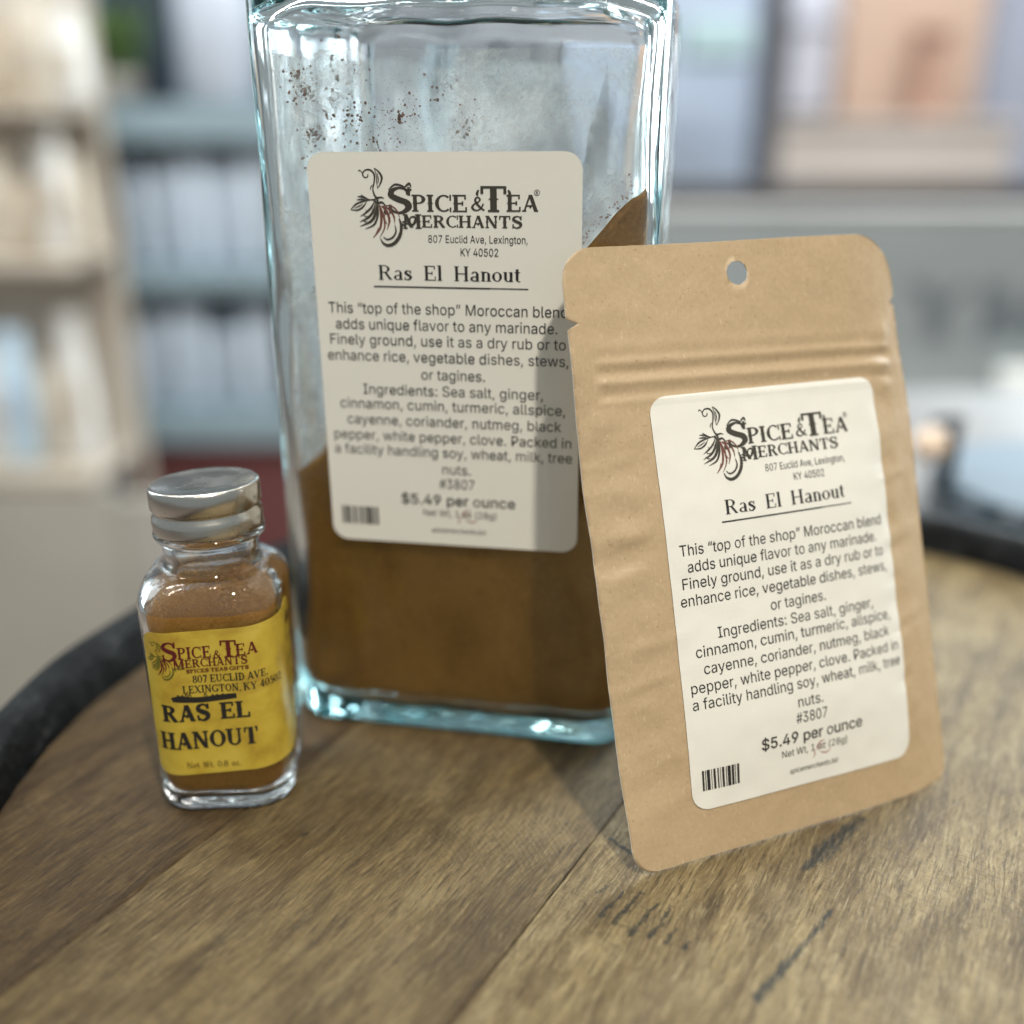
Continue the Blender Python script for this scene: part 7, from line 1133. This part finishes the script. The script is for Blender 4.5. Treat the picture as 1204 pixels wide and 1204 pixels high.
hts = {122: 'top', 308: 'middle', 560: 'lowest'}
for py, row in ((122, [(-28, 58, 92, 'sand'), (22, 44, 108, 'cream'), (64, 42, 96, 'white')]),
                (308, [(-22, 50, 120, 'cream'), (14, 36, 84, 'sand'), (48, 40, 150, 'white'), (76, 30, 112, 'cream')]),
                (560, [(-30, 50, 150, 'white'), (10, 48, 170, 'pale blue'), (50, 36, 120, 'cream'), (82, 40, 190, 'white'), (-62, 34, 150, 'pale blue')])):
    for i, (px, wp, hp, cn) in enumerate(row):
        pouchbag(px, py, wp, hp, BAGM[cn], 'blurred ' + cn + ' bag on the ' + hts[py] + ' board of the tan rack, ' + ordn[i].replace('nearest the glass jar', 'furthest right'))
dk = thing('dark_panel', 'dark blurred upright panel standing behind the plant, top left', 'panel')
a = MB(); c0, c1 = at(124, 60, SY + .25), at(232, 60, SY + .25); B(a, c0[0], c1[0], SY + .2, SY + .22, zpy(122) + .001, zpy(-160), .003); U(a, 'board', DARKIN, dk)  # dark board set in for the dark patch at upper left
# right: counter with grey sign board, rail, globe lamp
CY = 1.35; KC = CY / .95
def zc(py, Y=CY): return at(1000, py, Y)[2]
GREYSIGN = simple('grey_sign_face', (.30, .33, .34), .45); BLACKM = simple('black_metal', (.02, .022, .025), .35)
sign = thing('sign_board', 'large blurred grey sign board with dark lettering, right behind the pouch', 'sign')
x0_, x1_ = at(735, 350, CY)[0], at(1330, 350, CY)[0]
a = MB(); B(a, x0_, x1_, CY, CY + .02, zc(462), zc(252), .002); U(a, 'board', GREYSIGN, sign)
a = MB(); B(a, x0_, x1_, CY - .003, CY + .024, zc(251), zc(243), .002); U(a, 'top_edge', simple('pale_edge', (.6, .6, .6), .4), sign)
LET = simple('dark_grey_letters', (.15, .17, .19), .5)
def bigletters(px0, px1, py0, py1, text):
    pr = Print(); pa, pb = at(px0, py0, CY - .001), at(px1, py1, CY - .001)
    pr.serif(text, pa[0], pb[0], pa[2], pb[2] - pa[2], dict(W=.3, t=.16, sl=.05, st=.1, gap=.12))
    mesh_obj('letters', [(u, CY - .0012 - h * .01, v) for u, v, h in pr.v], pr.f, LET, sign, False, scale=1.0)
bigletters(1062, 1330, 400, 332, 'YMA')
# counter top and what stands on it
ctr = thing('shop_counter', 'blurred white-edged counter ledge below the grey sign board', 'counter')
a = MB(); B(a, at(1010, 470, CY)[0], x1_, CY - .06, CY + .3, zc(476), zc(461), .003); U(a, 'counter_top', simple('white_laminate', (.85, .83, .78), .3), ctr)
a = MB(); B(a, at(1015, 470, CY)[0], x1_, CY + .0, CY + .28, FLOORZ, zc(481)); U(a, 'counter_front', simple('brown_pink_panel', (.40, .28, .23), .6), ctr)
a = MB(); B(a, at(1010, 470, CY)[0], x1_, CY - .05, CY - .02, zc(498), zc(482), .002); U(a, 'rail', BLACKM, ctr)
GY = .45
dt = thing('side_table', 'small dark side table behind the barrel carrying the round-based stand', 'table')
gb0 = at(1190, 668, GY - .05)
a = MB(); a.lathe([(.20, gb0[2] - .03), (.204, gb0[2] - .026), (.204, gb0[2] - .004), (.20, gb0[2])], 40, c=(gb0[0] + .10, GY + .06, 0)); U(a, 'table_top', simple('grey_table_top', (.22, .22, .22), .5), dt, True)
a = MB(); a.lathe([(.03, FLOORZ + .02), (.03, gb0[2] - .031)], 20, c=(gb0[0] + .10, GY + .06, 0)); U(a, 'column', BLACKM, dt, True)
a = MB(); a.lathe([(.14, FLOORZ + .001), (.14, FLOORZ + .019)], 30, c=(gb0[0] + .10, GY + .06, 0)); U(a, 'foot', BLACKM, dt, True)
st_ = thing('round_base_stand', 'dark blurred stand with a round glossy base and a small cream globe', 'stand')
cxs = at(1262, 600, GY)[0]; zt_ = gb0[2] + .0005
a = MB(); a.lathe([(.060, zt_), (.064, zt_ + .002), (.064, zt_ + .019), (.062, zt_ + .021)], 48, c=(cxs, GY, 0))
bm_, bnt, bb, bo = mat('glossy_dark_base'); bb.inputs['Base Color'].default_value = (.035, .05, .065, 1); bb.inputs['Roughness'].default_value = .12; bb.inputs['Specular IOR Level'].default_value = 0.6
U(a, 'base', bm_, st_, True)
a = MB(); a.lathe([(.061, zt_ + .0212), (.061, zt_ + .0226), (.058, zt_ + .023)], 48, c=(cxs, GY, 0)); U(a, 'base_top_reflection', simple('slate_blue_reflection', (.15, .20, .25), .75, metal=.0), st_, True)  # thin disc whose blue colour paints the window's reflection on the base
p1_ = at(1118, 488, GY)
a = MB(); a.lathe([(.0032, zt_ + .0232), (.0028, p1_[2])], 14, c=(p1_[0] + .003, GY, 0)); U(a, 'post', BLACKM, st_, True)
gm, gnt, gb, go = mat('cream_globe'); gb.inputs['Base Color'].default_value = (.80, .62, .48, 1); gb.inputs['Roughness'].default_value = .35
gl = at(1094, 522, GY); rr0 = .0080
a = MB(); a.lathe([(rr0 * math.sin(math.pi * k / 12) + .0001, gl[2] - rr0 * math.cos(math.pi * k / 12)) for k in range(13)], 24, c=(gl[0], GY, 0)); U(a, 'globe', gm, st_, True)
a = MB(); a.box(((gl[0] + p1_[0]) / 2 + .003, GY, p1_[2] - .002), (.014, .003, .003)); U(a, 'bracket', BLACKM, st_)
sv = thing('white_bowl', 'blurred white bowl on the counter ledge, right edge', 'bowl'); q_ = at(1190, 478, CY - .02); sv.location = (q_[0], CY - .04, zc(463) + .0006)
a = MB(); a.lathe([(.017, 0.0), (.031, .015), (.036, .04), (.033, .04), (.025, .015), (.004, .008)], 24, cap1=True); U(a, 'bowl_body', simple('white_glaze', (.9, .9, .86), .2), sv, True)

# window with the street beyond
WY = 2.6
win = thing('shop_window', 'large blurred shop window with dark mullion and sill, upper right', 'window')
def zw(py): return at(1000, py, WY)[2]
xa, xb = at(640, 100, WY)[0], at(1420, 100, WY)[0]
a = MB(); B(a, xa, xb, WY - .06, WY + .06, zw(233), zw(214), .004); U(a, 'sill', BLACKM, win)
a = MB(); xm = at(904, 100, WY)[0]; B(a, xm - .028, xm + .028, WY - .03, WY + .03, zw(213), zw(-500), .004); U(a, 'mullion', simple('dark_bronze_frame', (.10, .10, .115), .4), win)
a = MB(); B(a, xa, xb, WY + .07, WY + .10, FLOORZ, zw(235)); U(a, 'lower_panel', simple('pale_painted_panel', (.62, .60, .58), .6), win)
gm, gnt, gb, go = mat('window_glass'); gt = nd(gnt, 'ShaderNodeBsdfTransparent'); gg = nd(gnt, 'ShaderNodeBsdfGlossy'); gg.inputs['Roughness'].default_value = .02
mx = nd(gnt, 'ShaderNodeMixShader'); mx.inputs[0].default_value = .06; lk(gnt, gt.outputs[0], mx.inputs[1]); lk(gnt, gg.outputs[0], mx.inputs[2]); lk(gnt, mx.outputs[0], go.inputs['Surface'])
for x0q, x1q in ((xa, xm - .035), (xm + .035, xb)):
    a = MB(); B(a, x0q, x1q, WY - .004, WY + .004, zw(213), zw(-500)); U(a, 'pane', gm, win)
OY = 3.9
def zo(py, Y=OY): return at(1000, py, Y)[2]
def block(name, lab, cat, p0, p1, q0, q1, Y, c, dep=.3, wins=False, emis=0.0):
    xa_, xb_ = at(p0, 100, Y)[0], at(p1, 100, Y)[0]
    t = thing(name, lab, cat); m_ = simple(name + '_paint', c, .7, var=.12, scale=3)
    a = MB(); B(a, xa_, xb_, Y, Y + dep, zo(q1, Y), zo(q0, Y), .01); U(a, 'wall', m_, t)
    a = MB(); B(a, xa_ - .01, xb_ + .01, Y - .015, Y + dep, zo(q0, Y) + .001, zo(q0, Y) + .03, .004); U(a, 'coping', m_, t)
    if wins:
        for k in range(2):
            a = MB(); xx = xa_ + (xb_ - xa_) * (.25 + .45 * k); B(a, xx - .04, xx + .04, Y - .012, Y - .001, zo(150, Y), zo(60, Y), .004); U(a, 'window', LIDW, t)
block('street_building', 'blurred white-grey house front outside the window, right of the mullion', 'building', 905, 985, -160, 260, OY, (.55, .60, .70), wins=False)
block('brick_building', 'blurred peach and orange building seen through the window, upper right', 'building', 985, 1150, -220, 260, OY - .1, (.58, .43, .34), wins=False)
block('street_building', 'blurred lavender-blue building at the right edge of the window', 'building', 1140, 1420, -200, 260, OY + .1, (.42, .47, .60))
block('street_building', 'blurred pale blue building outside, left of the window mullion', 'building', 690, 905, -140, 260, OY + .15, (.45, .55, .70))
awn = thing('street_awning', 'blurred aqua awning outside, left of the window mullion', 'awning')
a = MB(); c0, c1 = at(802, 60, OY - .2), at(880, 60, OY - .2); B(a, c0[0], c1[0], OY - .25, OY - .1, zo(72, OY - .2), zo(22, OY - .2), .02); U(a, 'canopy', simple('aqua_canvas', (.45, .64, .68), .7), awn)
block('low_wall', 'blurred low pale wall outside the window, below the peach building', 'wall', 912, 1200, 150, 260, OY - .35, (.62, .57, .53), dep=.1)
block('brick_pier', 'blurred narrow orange-brown pier outside, right edge of the peach building', 'pier', 1082, 1112, 40, 260, OY - .3, (.50, .31, .23), dep=.15)
block('roadside_kiosk', 'blurred small grey-lavender kiosk outside, just right of the mullion', 'kiosk', 925, 975, 30, 131, OY - .2, (.50, .52, .60), dep=.15)
lamp('street_daylight', (1.0, 2.5, 2.2), (1.2, 3.6, .2), 1.6, 80.0, (1.0, .95, .90), size_y=1.0)
lamp('shelf_fill_light', (-.35, .55, 1.1), (-.6, 1.7, 0.0), .5, 13.0, (.85, .94, 1.0), size_y=.4)  # added fill lamp that brightens the left shelves
